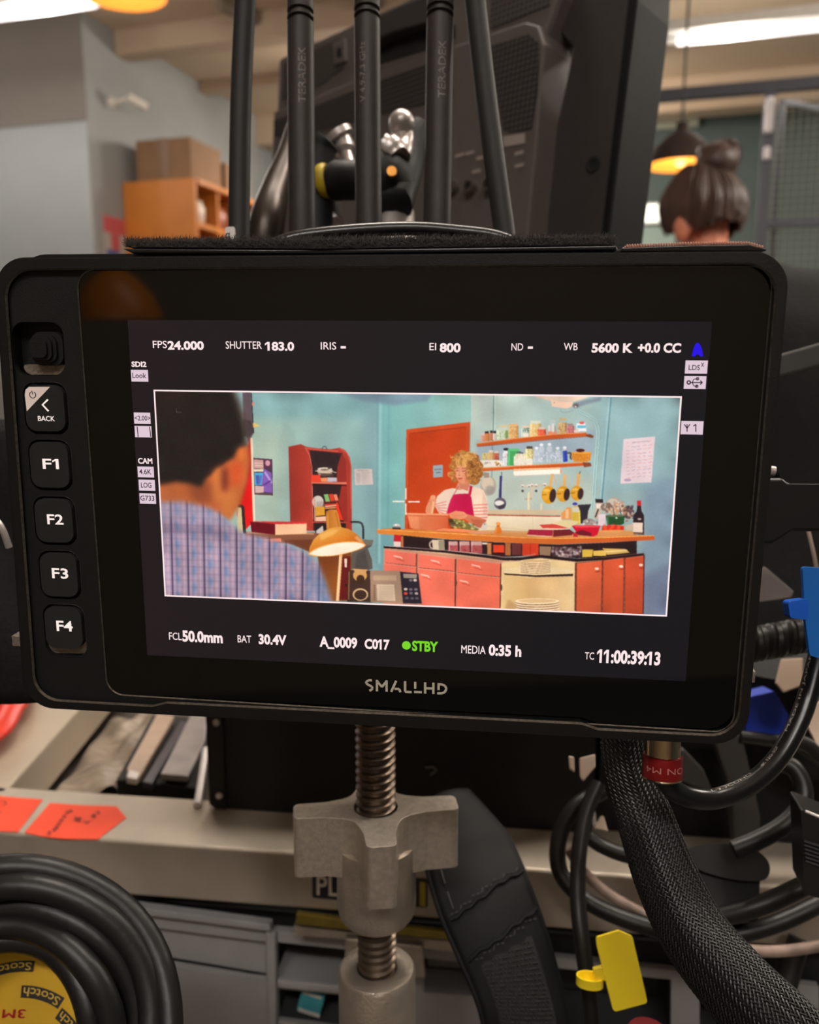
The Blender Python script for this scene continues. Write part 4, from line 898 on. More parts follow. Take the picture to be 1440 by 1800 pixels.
for (x, y) in ((590, 984), (690, 976), (826, 970), (660, 985), (734, 980)): oval(x, y, 17, 14, (236, 224, 214), 3); oval(x, y + 8, 13, 8, (110, 98, 94), 3, .7)
oval(592, 1038, 13, 13, (70, 62, 66), 2); oval(735, 1038, 13, 13, (70, 62, 66), 2)
line([(905, 860), (884, 985)], 26, (224, 168, 98), 2); line([(915, 860), (945, 960)], 14, (196, 176, 164), 2); line([(1036, 866), (1030, 990)], 28, (228, 172, 100), 2); line([(1186, 850), (1172, 985)], 30, (226, 166, 92), 2); line([(1200, 830), (1190, 860)], 8, (90, 80, 80), 2)
for (x, y, rx, ry) in ((866, 1080, 74, 94), (1018, 1070, 68, 84), (1164, 1062, 66, 78)):
    oval(x, y, rx, ry, (216, 152, 34), 2); oval(x + rx * .58, y + ry * .08, rx * .46, ry * .76, (60, 40, 44), 2, 1, 8); oval(x - rx * .3, y - ry * .5, rx * .5, ry * .18, (240, 196, 96), 4, .8); oval(x - rx * .45, y + ry * .1, rx * .5, ry * .5, (232, 172, 60), 6, .7); line([(x - rx * .95, y), (x - rx * .3, y - 4)], 16, (190, 126, 26), 3)
# wall paper sheet on the right
view(660, 670, 2.483)
poly([(1082, 254), (1220, 242), (1204, 442), (1068, 448)], (220, 202, 212), 1.2)
for i in range(11):
    for j in range(5): line([(1094 + j * 24 + random.uniform(-3, 3), 274 + i * 15 - j * 2), (1108 + j * 24 + random.uniform(-4, 6), 272 + i * 15 - j * 2 + random.uniform(-5, 5))], random.uniform(1.5, 4), random.choice([(206, 150, 160), (190, 160, 176), (214, 140, 140), (170, 150, 170)]), .8, .8)
line([(1120, 268), (1190, 262)], 3, (170, 150, 160), .8, .7); oval(1100, 432, 16, 6, (150, 130, 170), 1, .7)
# sink, back splash
view(900, 830, 5.538)
poly([(-330, 366), (485, 366), (485, 412), (-330, 412)], (206, 186, 156), 2); line([(-330, 414), (470, 430)], 14, (176, 84, 58), 1.5)
for i in range(14): line([(-320 + i * 58, 408), (-316 + i * 58, 424)], 5, (214, 160, 130), 1, .8)
poly([(-330, 424), (485, 436), (500, 620), (-330, 600)], grad((0, 430), (234, 220, 194), (0, 600), (220, 200, 166)), 1.5); line([(-280, 520), (200, 570)], 6, (196, 176, 150), 2, .6); line([(200, 430), (206, 580)], 5, (206, 190, 166), 2, .6)
# things at the right end of the worktop
poly([(640, 318), (770, 312), (740, 380), (730, 500), (650, 500)], (46, 44, 54), 3); poly([(480, 400), (540, 340), (575, 346), (580, 460), (480, 460)], (222, 150, 84), 3); rect(520, 360, 552, 450, (240, 200, 160), 4, .7)
poly([(580, 370), (600, 330), (640, 330), (664, 376), (668, 506), (585, 506)], (206, 176, 64), 2); poly([(590, 340), (650, 340), (655, 390), (588, 390)], (206, 200, 186), 3); oval(612, 308, 24, 14, (70, 60, 170), 2); line([(654, 380), (660, 500)], 8, (244, 226, 130), 2, .8)
poly([(812, 268), (878, 262), (890, 300), (860, 460), (800, 450)], (196, 178, 162), 3); rect(812, 262, 886, 298, (44, 40, 46), 2); rect(820, 310, 866, 350, (226, 216, 206), 3)
oval(990, 330, 80, 86, (176, 160, 146), 4); oval(980, 290, 50, 34, (206, 196, 186), 5, .8); oval(920, 340, 60, 40, (120, 96, 84), 4, .8); oval(1040, 340, 60, 50, (190, 150, 124), 4, .8); dots(900, 290, 1080, 400, [(226, 206, 190), (110, 90, 84), (180, 130, 100), (210, 200, 196)], 46, 16)
oval(1130, 390, 50, 66, (120, 92, 80), 4); dots(1090, 330, 1190, 480, [(206, 190, 176), (84, 72, 76), (60, 54, 84), (180, 120, 84)], 46, 16)
oval(750, 490, 60, 40, (150, 140, 134), 4); dots(690, 470, 850, 520, [(214, 206, 200), (90, 84, 86), (170, 160, 156)], 24, 14); line([(840, 360), (810, 440)], 14, (60, 52, 56), 3)
poly([(842, 410), (912, 408), (908, 520), (834, 520)], (224, 206, 214), 2)
poly([(912, 424), (1096, 424), (1090, 500), (1060, 514), (930, 514)], (36, 82, 48), 2); oval(1004, 424, 92, 12, (96, 110, 80), 2); line([(930, 436), (934, 506)], 12, (84, 150, 100), 3, .8); oval(1016, 446, 12, 8, (206, 226, 206), 2)
for (a, b, c) in ((960, 340, 8), (985, 360, 8), (1010, 345, 10), (1050, 350, 8)): line([(a, b), (a + 12, 420)], c, random.choice([(226, 180, 130), (206, 150, 96), (90, 76, 70)]), 2)
poly([(880, 522), (1090, 522), (1086, 572), (870, 572)], (226, 58, 36), 3); dots(890, 520, 1080, 560, [(240, 84, 50), (200, 44, 34)], 18, 22)
poly([(836, 566), (1040, 560), (1186, 574), (1192, 616), (1040, 622), (826, 612)], (222, 152, 92), 2); line([(836, 592), (1060, 594)], 6, (190, 116, 64), 2); poly([(1058, 572), (1188, 576), (1190, 618), (1060, 620)], (206, 150, 84), 3)
poly([(1216, 276), (1254, 276), (1256, 330), (1218, 330)], (206, 34, 40), 1.5); poly([(1218, 328), (1254, 328), (1260, 380), (1284, 420), (1284, 606), (1180, 606), (1180, 420), (1212, 380)], (46, 34, 42), 1.5); poly([(1172, 490), (1274, 492), (1270, 588), (1176, 584)], (224, 204, 190), 1.5); oval(1240, 456, 20, 10, (206, 190, 190), 3, .8); poly([(1100, 520), (1180, 500), (1180, 566), (1110, 566)], (196, 176, 156), 4)
# worktop
view(660, 900, 5.538)
wood = grad((20, 160), (214, 130, 56), (20, 230), (214, 122, 46))
view(660, 670, 2.483)
poly([(8, 648), (60, 642), (520, 662), (1000, 668), (1212, 674), (1218, 690), (1000, 700), (800, 710), (620, 706), (300, 686), (8, 664)], (216, 126, 52), .8)
poly([(480, 650), (1180, 664), (1000, 682), (640, 680), (400, 660)], (206, 146, 92), 2, .8)
poly([(8, 648), (300, 664), (640, 684), (800, 688), (1000, 684), (1216, 674), (1218, 692), (1000, 704), (800, 712), (620, 708), (300, 688), (8, 665)], grad((8, 650), (222, 134, 54), (1200, 690), (200, 88, 40)), .8)
line([(8, 647), (300, 663), (640, 683), (800, 686), (1000, 682), (1216, 674)], 3, (240, 176, 104), .8)
# books on the worktop, bowl
view(900, 830, 5.538)
poly([(266, 512), (400, 504), (510, 520), (550, 548), (300, 544)], (214, 70, 60), 2); poly([(400, 500), (470, 470), (560, 466), (660, 480), (560, 546), (500, 530)], (222, 204, 156), 2.5)
poly([(580, 520), (860, 520), (830, 610), (790, 626), (640, 600)], (206, 22, 52), 2); poly([(600, 516), (860, 520), (850, 536), (620, 540)], (230, 70, 84), 2)
poly([(166, 556), (402, 560), (392, 622), (146, 606)], (168, 36, 66), 1.5); poly([(402, 560), (560, 556), (606, 588), (580, 612), (400, 628)], (112, 34, 44), 2); poly([(606, 588), (680, 560), (770, 590), (776, 622), (650, 612)], (110, 28, 44), 2); line([(168, 554), (420, 556), (560, 548)], 9, (226, 196, 170), 1.5); line([(150, 614), (390, 628)], 8, (226, 190, 170), 1.5); poly([(590, 590), (640, 600), (640, 628), (600, 626)], (196, 34, 52), 2)
# --- under the worktop
view(660, 670, 2.483)
poly([(110, 672), (300, 690), (620, 708), (800, 713), (1000, 705), (1140, 696), (1140, 755), (1000, 770), (880, 772), (700, 760), (560, 770), (420, 748), (110, 730)], (44, 30, 34), 1)
poly([(82, 670), (112, 672), (112, 700), (80, 700)], (196, 28, 46), 1); poly([(80, 700), (112, 700), (112, 722), (80, 722)], (226, 200, 196), 1); rect(112, 676, 122, 726, (190, 110, 60), 1)
poly([(246, 692), (300, 692), (302, 738), (252, 738)], (206, 190, 166), 1); curve([(248, 698), (238, 706), (240, 724), (252, 732)], 6, (222, 206, 186), .8); poly([(276, 694), (302, 694), (302, 738), (276, 738)], (128, 116, 96), 2, .7)
for (x0, x1) in ((318, 360), (366, 412), (416, 466)):
    poly([(x0, 698), (x1, 700), (x1, 752), (x0, 748)], (170, 84, 86), 1); rect(x0 + 2, 699, x1 - 2, 716, (206, 176, 170), 1.5, .8); dots(x0 + 4, 722, x1 - 4, 750, [(206, 60, 74), (226, 110, 116), (140, 40, 50)], 14, 4); line([(x0 + 5, 702), (x0 + 5, 746)], 3, (236, 206, 200), .8, .7)
rect(466, 704, 490, 712, (226, 206, 190), 1); rect(488, 706, 506, 756, (190, 126, 76), 1); rect(514, 714, 562, 748, (216, 66, 40), 1.2); rect(512, 748, 566, 766, (60, 26, 32), 1.2); rect(566, 706, 590, 760, (170, 104, 60), 1.5); rect(596, 708, 636, 758, (110, 54, 56), 1.5); rect(640, 708, 712, 762, (214, 66, 38), 1); line([(676, 708), (676, 760)], 4, (180, 50, 30), 1); poly([(716, 720), (768, 722), (762, 762), (716, 762)], (150, 120, 96), 1.5)
dots(770, 724, 900, 768, [(206, 176, 176), (110, 70, 80), (170, 130, 136), (236, 220, 220), (90, 56, 64)], 130, 6)
poly([(902, 734), (950, 734), (946, 766), (902, 768)], (214, 178, 70), 1); poly([(950, 740), (1010, 736), (1006, 762), (950, 762)], (226, 186, 86), 1); poly([(990, 728), (1090, 732), (1110, 748), (1010, 758)], (206, 170, 96), 1.5); line([(1000, 744), (1100, 738)], 5, (236, 206, 140), 1)
# --- base units
poly([(38, 722), (430, 748), (560, 778), (720, 762), (880, 780), (1170, 750), (1168, 1040), (38, 1010)], (202, 164, 130), 1)
poly([(38, 728), (556, 782), (548, 1030), (30, 1000)], (196, 140, 116), 1)
sal = grad((60, 860), (234, 116, 98), (540, 900), (232, 110, 86))
for pts in ([(42, 736), (178, 752), (176, 806), (42, 792)], [(38, 794), (178, 812), (176, 900), (36, 880)], [(188, 754), (348, 774), (346, 829), (186, 812)], [(186, 818), (346, 834), (346, 990), (200, 985)], [(358, 774), (546, 796), (544, 853), (356, 834)], [(356, 838), (544, 858), (542, 1010), (352, 1000)]):
    poly([(x + 3, y + 2) for x, y in pts], (96, 40, 36), 1); poly(pts, sal, .8); line([pts[0], pts[1]], 2.2, (250, 156, 136), .8, .8)
for (x, y) in ((100, 766), (262, 785), (440, 805), (218, 847), (388, 873)):
    curve([(x - 20, y - 4), (x, y), (x + 14, y + 4), (x + 16, y + 10)], 5, (250, 214, 196), .8); curve([(x - 10, y + 8), (x + 12, y + 14), (x + 26, y + 20)], 4, (180, 70, 56), 1.2, .7)
line([(181, 752), (181, 840)], 4, (120, 64, 54), 1); line([(351, 776), (349, 985)], 5, (106, 52, 44), 1); line([(548, 795), (546, 985)], 5, (92, 44, 38), 1)
poly([(36, 719), (300, 738), (480, 758), (560, 770), (640, 768), (720, 758), (880, 774), (1000, 768), (1172, 750), (1172, 760), (1000, 780), (880, 788), (720, 770), (640, 782), (560, 782), (480, 770), (300, 748), (36, 728)], (38, 26, 30), .6)
line([(40, 718), (300, 737), (480, 756), (560, 767), (640, 764), (700, 754)], 2.4, (196, 180, 180), .6, .8)
# corner shelf
poly([(550, 792), (640, 784), (720, 774), (868, 790), (866, 1040), (546, 1020)], (224, 196, 146), 1); poly([(560, 842), (680, 860), (676, 1030), (552, 1020)], grad((560, 940), (222, 190, 134), (676, 940), (206, 166, 112)), 2); poly([(678, 856), (862, 846), (862, 1020), (676, 1020)], grad((680, 900), (206, 168, 118), (860, 960), (228, 196, 148)), 2)
poly([(560, 836), (700, 844), (862, 838), (862, 850), (700, 854), (564, 844)], (48, 30, 28), .8); poly([(556, 822), (700, 800), (866, 824), (862, 840), (700, 846), (562, 838)], (226, 202, 160), 1)
for i in range(7): oval(699 + (i % 2), 830 - i * 7, 66, 9, (150, 110, 78), .8); oval(699 + (i % 2), 827 - i * 7, 67, 9, (244, 222, 184), .8)
oval(699, 784, 60, 6, (206, 170, 124), 1.2)
for i in range(4): oval(706, 994 - i * 10, 96 - (i == 0) * 6, 13, (140, 96, 66), .8); oval(706, 990 - i * 10, 97, 13, (246, 226, 190), .8)
oval(706, 958, 84, 9, (222, 186, 138), 1.5); poly([(580, 950), (620, 980), (600, 1010), (560, 1000)], (170, 130, 88), 5, .6)
# right hand units
for k, (x0, y0, x1, y1, xb) in enumerate(((878, 792, 988, 782, 984), (994, 780, 1084, 770, 1080), (1090, 769, 1170, 760, 1166))):
    c = ((214, 96, 62), (206, 86, 54), (200, 80, 52))[k]
    poly([(x0 - 3, y0), (x1 + 3, y1), (xb + 4, 1030), (x0 - 4, 1020)], (96, 34, 28), .8); poly([(x0, y0 + 3), (x1, y1 + 2), (xb, 1030), (x0 - 2, 1020)], grad((x0, 800), c, (x0, 1000), tuple(q * .93 for q in c)), .8); line([(x0 + 3, y0 + 4), (x1 - 2, y1 + 3)], 2, (236, 130, 96), 1, .8)
for (x, y) in ((966, 818), (1072, 808), (1158, 802)): oval(x, y, 9, 6, (240, 206, 186), 1); oval(x + 4, y + 12, 12, 4, (150, 54, 40), 1.5, .7)
line([(874, 792), (872, 1000)], 5, (70, 34, 30), 1); line([(1173, 756), (1168, 1010)], 5, (90, 48, 60), 1.2, .8); oval(550, 900, 4, 14, (80, 66, 56), 1); oval(352, 880, 4, 12, (80, 66, 56), 1)
# --- desk telephone / machine
view(420, 860, 4.235)
poly([(814, 606), (840, 600), (1000, 606), (994, 840), (806, 836)], (70, 50, 44), 2.5); line([(822, 610), (818, 820)], 8, (150, 108, 74), 2.5)
oval(902, 640, 52, 44, (208, 154, 92), 3); oval(906, 668, 30, 32, (70, 46, 36), 3); poly([(848, 590), (960, 596), (940, 626), (870, 622)], (206, 156, 100), 3)
oval(905, 782, 58, 46, (214, 178, 130), 2.5); oval(906, 784, 46, 36, (66, 46, 42), 2.5)
poly([(978, 602), (1208, 606), (1222, 845), (980, 840)], (160, 132, 112), 3); poly([(1000, 640), (1170, 640), (1176, 680), (1000, 676)], (190, 160, 134), 4, .8)
poly([(1026, 706), (1156, 708), (1166, 830), (1030, 826)], (206, 182, 158), 2.5)
for i in range(9): line([(1044, 722 + i * 12), (1148, 724 + i * 12)], 4, (164, 140, 122), 2, .6)
for i in range(8): oval(1010, 716 + i * 15, 9, 5, (120, 84, 64), 2, .8)
poly([(1200, 612), (1336, 626), (1362, 850), (1222, 848)], (44, 38, 52), 2.5); poly([(1224, 628), (1326, 630), (1324, 662), (1226, 660)], (156, 142, 132), 3)
for (x, y, c) in ((1312, 676, (206, 190, 180)), (1280, 676, (120, 110, 116)), (1242, 742, (206, 180, 166)), (1280, 744, (110, 104, 116)), (1318, 744, (120, 112, 120)), (1242, 774, (226, 70, 46)), (1282, 772, (100, 100, 116)), (1322, 774, (176, 160, 158)), (1252, 808, (90, 84, 98)), (1290, 810, (90, 86, 100)), (1326, 810, (90, 86, 100))): oval(x, y, 14, 10, c, 3)

# --- woman at the worktop
view(700, 690, 5.538)
skin = (226, 150, 118)
poly([(380, 1010), (450, 950), (530, 930), (600, 940), (640, 1000), (560, 1180), (470, 1180), (400, 1180), (350, 1090)], (228, 204, 186), 2)
for i in range(5): line([(360 + i * 8, 1090 + i * 17), (470, 1060 + i * 32)], 9, (216, 118, 116), 2, .85)
poly([(700, 920), (760, 920), (830, 950), (860, 1020), (876, 1120), (868, 1240), (800, 1246), (720, 1210), (690, 1060)], (232, 206, 184), 2); poly([(830, 960), (868, 1060), (872, 1180), (830, 1200), (816, 1060)], (206, 170, 156), 6, .6)
for i in range(5): line([(730, 1096 + i * 31), (870, 1088 + i * 32)], 11, (220, 112, 112), 2, .85)
poly([(580, 880), (690, 880), (710, 930), (690, 990), (560, 990), (560, 940)], (214, 150, 122), 3); poly([(540, 940), (600, 950), (690, 920), (710, 990), (540, 1000)], (232, 212, 194), 3)
poly([(590, 880), (700, 870), (680, 960), (600, 930)], (206, 128, 100), 4)
poly([(536, 994), (600, 986), (690, 984), (712, 1020), (724, 1100), (740, 1210), (620, 1180), (470, 1180), (490, 1100), (512, 1040)], grad((520, 1050), (206, 30, 84), (720, 1150), (184, 20, 72)), 2)
line([(712, 910), (694, 1000)], 26, (196, 28, 70), 2); line([(590, 910), (538, 1000)], 7, (180, 80, 96), 1.5)
poly([(660, 1180), (740, 1200), (860, 1240), (830, 1300), (790, 1320), (700, 1270), (630, 1220)], (204, 118, 84), 3); poly([(700, 1230), (860, 1240), (810, 1316), (760, 1310)], (176, 88, 62), 6, .6)
poly([(490, 1180), (560, 1150), (640, 1160), (680, 1200), (640, 1230), (570, 1240), (510, 1220)], (222, 142, 106), 2.5); line([(520, 1190), (580, 1200), (640, 1190)], 6, (190, 104, 78), 2, .6); line([(520, 1212), (590, 1222)], 6, (190, 104, 78), 2, .6)
poly([(266, 1160), (270, 1120), (300, 1050), (320, 1010), (360, 1000), (372, 1060), (360, 1110), (330, 1170), (280, 1190)], (224, 146, 112), 2.5); oval(340, 1020, 26, 22, (232, 158, 122), 3); line([(300, 1060), (350, 1080)], 6, (190, 104, 78), 2, .6); line([(310, 1086), (350, 1098)], 5, (190, 104, 78), 2, .5)
line([(345, 1060), (326, 1200)], 20, (240, 186, 140), 2)
# head
poly(smooth2([(545, 700), (600, 660), (680, 680), (715, 760), (700, 850), (660, 885), (600, 880), (560, 820), (548, 760)]), (222, 146, 112), 2)
poly([(660, 720), (715, 740), (700, 860), (650, 880)], (196, 114, 84), 6, .7); oval(590, 800, 30, 34, (234, 166, 132), 8, .6)
line([(560, 742), (590, 736)], 6, (130, 74, 52), 1.5, .8); line([(622, 738), (662, 742)], 6, (130, 74, 52), 1.5, .8); line([(562, 762), (590, 764)], 8, (120, 66, 52), 2, .8); line([(622, 766), (658, 764)], 8, (120, 66, 52), 2, .8)
line([(600, 760), (588, 800)], 6, (196, 116, 88), 2, .7); oval(594, 806, 12, 5, (176, 90, 70), 2, .8); oval(602, 838, 24, 7, (186, 74, 70), 1.5); line([(584, 852), (620, 852)], 5, (190, 106, 84), 2, .5)
hb = (172, 112, 56)
for (x, y, r) in ((660, 640, 70), (600, 640, 66), (560, 680, 48), (720, 660, 74), (760, 720, 66), (770, 790, 58), (740, 850, 56), (530, 720, 38), (530, 790, 34), (545, 850, 30), (720, 780, 46), (640, 620, 60), (700, 740, 40)): oval(x, y, r, r * .92, hb, 4)
rs = random.Random(5); lights = [(222, 164, 90), (206, 146, 76), (196, 132, 66), (236, 186, 116)]; darks = [(120, 70, 36), (96, 54, 30), (140, 86, 46)]
def curl(n, cx, cy, rx, ry, cols):
    for i in range(n):
        a = rs.uniform(0, 6.28); q = math.sqrt(rs.random()); x = cx + rx * q * math.cos(a); y = cy + ry * q * math.sin(a); r = rs.uniform(10, 26); b = rs.uniform(0, 6.28)
        curve([(x + r * math.cos(b + k), y + r * .8 * math.sin(b + k)) for k in np.linspace(0, rs.uniform(1.6, 3.6), 5)], rs.uniform(5, 10), rs.choice(cols), 1.2, .8)
curl(40, 650, 640, 130, 56, darks + lights); curl(90, 650, 630, 130, 50, lights); curl(40, 760, 770, 60, 120, darks); curl(60, 750, 740, 66, 120, lights + darks); curl(16, 525, 770, 22, 100, lights + darks); curl(26, 700, 800, 24, 70, darks + lights)
for i in range(26):
    x = rs.uniform(560, 690); curve([(x, 640 + rs.uniform(-10, 20)), (x - 14, 680), (x + rs.uniform(-20, 8), 712 + rs.uniform(-8, 16))], rs.uniform(5, 9), rs.choice(lights + darks[:1]), 1.2, .85)
# crate, cloth, dish, bell, pepper mill, breadboards
poly([(480, 1230), (560, 1230), (640, 1250), (700, 1290), (790, 1330), (760, 1350), (640, 1330), (520, 1300)], (120, 116, 56), 3); dots(500, 1240, 640, 1320, [(196, 190, 120), (70, 60, 44), (150, 140, 70)], 26, 18); dots(620, 1270, 770, 1340, [(196, 184, 110), (110, 100, 56)], 18, 16); poly([(480, 1220), (530, 1240), (580, 1300), (500, 1300)], (60, 40, 38), 6, .6)
poly([(86, 1178), (490, 1186), (478, 1330), (430, 1338), (160, 1332), (118, 1316)], grad((100, 1200), (230, 138, 96), (460, 1300), (206, 98, 62)), 1.5); line([(84, 1180), (490, 1188)], 16, (236, 156, 116), 1.5); line([(90, 1196), (480, 1204)], 5, (176, 80, 52), 2, .7); poly([(110, 1210), (200, 1210), (210, 1326), (130, 1316)], (240, 156, 112), 8, .5)
poly([(350, 1344), (440, 1322), (640, 1330), (880, 1356), (840, 1376), (660, 1360)], (236, 138, 96), 2); line([(352, 1346), (660, 1362), (850, 1376)], 5, (170, 80, 50), 1.5, .8); poly([(660, 1360), (890, 1352), (860, 1376), (740, 1378)], (214, 150, 110), 2)
poly([(800, 1330), (826, 1270), (860, 1266), (870, 1310), (850, 1340)], (206, 196, 186), 3); line([(832, 1280), (850, 1280)], 8, (110, 96, 96), 2)
poly(smooth2([(944, 1370), (944, 1330), (962, 1296), (952, 1276), (972, 1262), (996, 1276), (986, 1298), (1004, 1330), (1002, 1370), (972, 1378)]), (224, 118, 40), 1.5); oval(972, 1276, 18, 14, (240, 160, 90), 2); line([(956, 1310), (952, 1360)], 10, (246, 164, 92), 3, .8); line([(956, 1300), (990, 1300)], 5, (160, 74, 30), 1.5)
view(660, 900, 5.538)
oval(208, 134, 34, 22, (206, 200, 196), 2); oval(200, 126, 12, 7, (250, 248, 244), 2); poly([(165, 148), (248, 152), (244, 168), (168, 164)], (44, 34, 40), 2); line([(180, 140), (236, 142)], 5, (70, 56, 62), 1.5, .8)
# crosshair overlay of the recorder
view(0, 0, 1)
for a, b in (((713.5, 858), (713.5, 878)), ((713.5, 885), (713.5, 905)), ((690, 881.5), (711, 881.5)), ((718, 882), (738, 882))): line([a, b], 2.2, (250, 240, 236), .3)
line([(310.5, 719), (311, 725)], .7, (130, 130, 130), .2); line([(311, 725), (320, 725)], .7, (120, 120, 120), .2)

# slow mottling, a soft bloom round bright places and a gentle grade
mot = boxblur(boxblur(rng.normal(0, 1, (CH, CW)).astype(np.float32), 26), 26); PIC *= (1 + .028 * mot / mot.std())[..., None]
blo = np.stack([boxblur(boxblur(PIC[..., k], 14), 14) for k in range(3)], -1); PIC = PIC * .93 + np.maximum(PIC, blo) * .07; PIC = 118 + (PIC - 118) * 1.07
lum = PIC @ np.array((.3, .59, .11), np.float32); PIC = lum[..., None] + (PIC - lum[..., None]) * .96
PIC = PIC * np.array((1.03, 1.0, .965), np.float32)
# fine grain of the display, then one vertex per picture dot
PIC += rng.normal(0, 2.2, PIC.shape).astype(np.float32) + boxblur(rng.normal(0, 6, (CH, CW)).astype(np.float32), 2)[..., None]
pim = np.clip(PIC.reshape(CH // 2, 2, CW // 2, 2, 3).mean((1, 3)), 0, 255) / 255.0
pim = np.where(pim <= .04045, pim / 12.92, ((pim + .055) / 1.055) ** 2.4)
NY, NX = pim.shape[:2]
us = W0_ + (np.arange(NX) + 0.0) / (NX - 1) * (W1_ - W0_); vv = V1_ - np.arange(NY) / (NY - 1) * (V1_ - V0_)
co = np.empty((NY, NX, 3), np.float32); co[..., 0] = us[None]; co[..., 1] = vv[:, None]; co[..., 2] = W1
me = bpy.data.meshes.new('live_picture')
idx = np.arange(NY * NX).reshape(NY, NX); quads = np.stack([idx[:-1, :-1], idx[1:, :-1], idx[1:, 1:], idx[:-1, 1:]], -1).reshape(-1, 4)
me.vertices.add(NY * NX); me.vertices.foreach_set('co', co.ravel())
me.loops.add(quads.size); me.loops.foreach_set('vertex_index', quads.ravel().astype(np.int32)); me.polygons.add(len(quads)); me.polygons.foreach_set('loop_start', np.arange(0, quads.size, 4, dtype=np.int32))
try: me.polygons.foreach_set('loop_total', np.full(len(quads), 4, np.int32))
except Exception: pass
me.update(calc_edges=True)
ca = me.color_attributes.new('dots', 'FLOAT_COLOR', 'POINT'); ca.data.foreach_set('color', np.concatenate([pim, np.ones((NY, NX, 1))], -1).astype(np.float32).ravel())
pm = em('live_picture_light', (255, 255, 255)); nt = pm.node_tree; at = nt.nodes.new('ShaderNodeAttribute'); at.attribute_name = 'dots'; nt.links.new(at.outputs['Color'], nt.nodes['Principled BSDF'].inputs['Emission Color'])
me.materials.append(pm)
po = bpy.data.objects.new('live_picture', me); COL.objects.link(po); WM[po.name] = FM.M.copy(); po.parent = screen
po['label'] = 'bright picture of a kitchen with a curly haired cook'
# ================================================================== what stands directly behind the field monitor
ANT = mat('matte_black_antenna_rubber', (54, 48, 46), .55, 0, .1, 300, .1, 1800, spec=.4)
ANTL = mat('smooth_black_antenna_sleeve', (44, 43, 42), .6, 0, .05, 200, spec=.35)
INK = mat('grey_embossed_ink', (112, 106, 100), .5)
DA = .315
VUP = Vector((0, 0, 1))
rec_c = P(650, 520, .330)
rx_ = thing('wireless_receiver', 'black wireless video receiver box hidden behind the field monitor, under the antennas', 'receiver', rec_c - Vector((0, 0, .05)))
b = MB(); b.box(rec_c - Vector((0, 0, .028)), (.125, .032, .055)); b.build('receiver_body', BLKP, rx_, bevel=.003, seg=3)
b = MB()
for px in (425, 530, 652, 768, 882): q0 = P(px, 520, DA); b.lathe([(.0062, -.004), (.0062, .006), (.005, .009)], (q0.x, q0.y, rec_c.z - .0006), (0, 0, 1), 16)
b.build('antenna_socket', mat('brass_socket', (150, 120, 70), .35, .8), rx_, smooth=True)
def antenna(lab, top, bot, rad, grooves=None, text=None, tpx=None, group=None, mt=ANT, bend=0):
    A = P(top[0], top[1], DA); B_ = P(bot[0], bot[1], DA); B_.z = max(B_.z, rec_c.z + .0065)
    ax = (A - B_).normalized(); L = (A - B_).length
    t = thing('antenna', lab, 'antenna', B_, group)
    b = MB()
    if bend:
        mid = (A + B_) / 2 + RIGHT * bend
        b.tube(spline([B_, mid, A], 14), rad, 20)
    else:
        prof = [(rad * .8, 0), (rad * 1.04, .004), (rad * 1.02, L * .2)]
        if grooves:
            for gpx in sorted(grooves, reverse=True):
                h_ = (P(bot[0] + (top[0] - bot[0]) * (gpx - bot[1]) / (top[1] - bot[1]), gpx, DA) - B_).dot(ax)
                prof += [(rad, h_ - .0009), (rad * .78, h_ - .0006), (rad * .78, h_ + .0006), (rad, h_ + .0009)]
        prof += [(rad * .97, L - .003), (rad * .8, L)]
        b.lathe(prof, B_, ax, 28)
    b.build('whip', mt, t, smooth=True)
    if text:
        # lettering wrapped round the front of the whip, reading upwards
        vs_, fs = text2d(text, 0)
        h0 = (P(tpx[0], tpx[2], DA) - B_).dot(ax); h1 = (P(tpx[0], tpx[1], DA) - B_).dot(ax)
        toc = (EYE - B_); toc = (toc - ax * toc.dot(ax)).normalized(); sdv = ax.cross(toc)
        pm_ = []
        c_ = B_ + ax * (h0 + h1) / 2; cpx = bot[0] + (top[0] - bot[0]) * (tpx[1] / 2 + tpx[2] / 2 - bot[1]) / (top[1] - bot[1])
        off = (tpx[0] - cpx) * DA / FPX; th = tpx[3] * DA / FPX; r2 = rad * 1.032
        for x, y in vs_:
            s_ = off - (y - .5) * th; an = s_ / r2
            pm_.append(B_ + ax * (h0 + x * (h1 - h0)) + toc * (r2 * math.cos(an)) + sdv * (r2 * math.sin(an)))
        b = MB(); b.add(pm_, fs); b.build('lettering', INK, t, weld=False)
    return t
antenna('thin black whip antenna bowed outward, leftmost of the five', (440, -160), (420, 500), .0039, mt=ANTL, bend=-.0012)
antenna('black antenna with two ring grooves and upward lettering, second from the left', (527, -120), (532, 500), .0049, (25, 38), 'TERADEK', (531, 95, 192, 13))
antenna('middle black antenna with faint frequency lettering and two ring grooves', (644, -120), (649, 500), .0048, (21, 33), 'V 4.9-7.3 GHz', (637, 86, 190, 10))
antenna('black antenna with upward lettering, second from the right of the five', (776, -120), (767, 500), .0050, (19, 31), 'TERADEK', (777, 84, 184, 13))
antenna('thin black whip antenna leaning outward to the right', (822, -120), (897, 500), .0039, mt=ANTL, bend=-.0008)
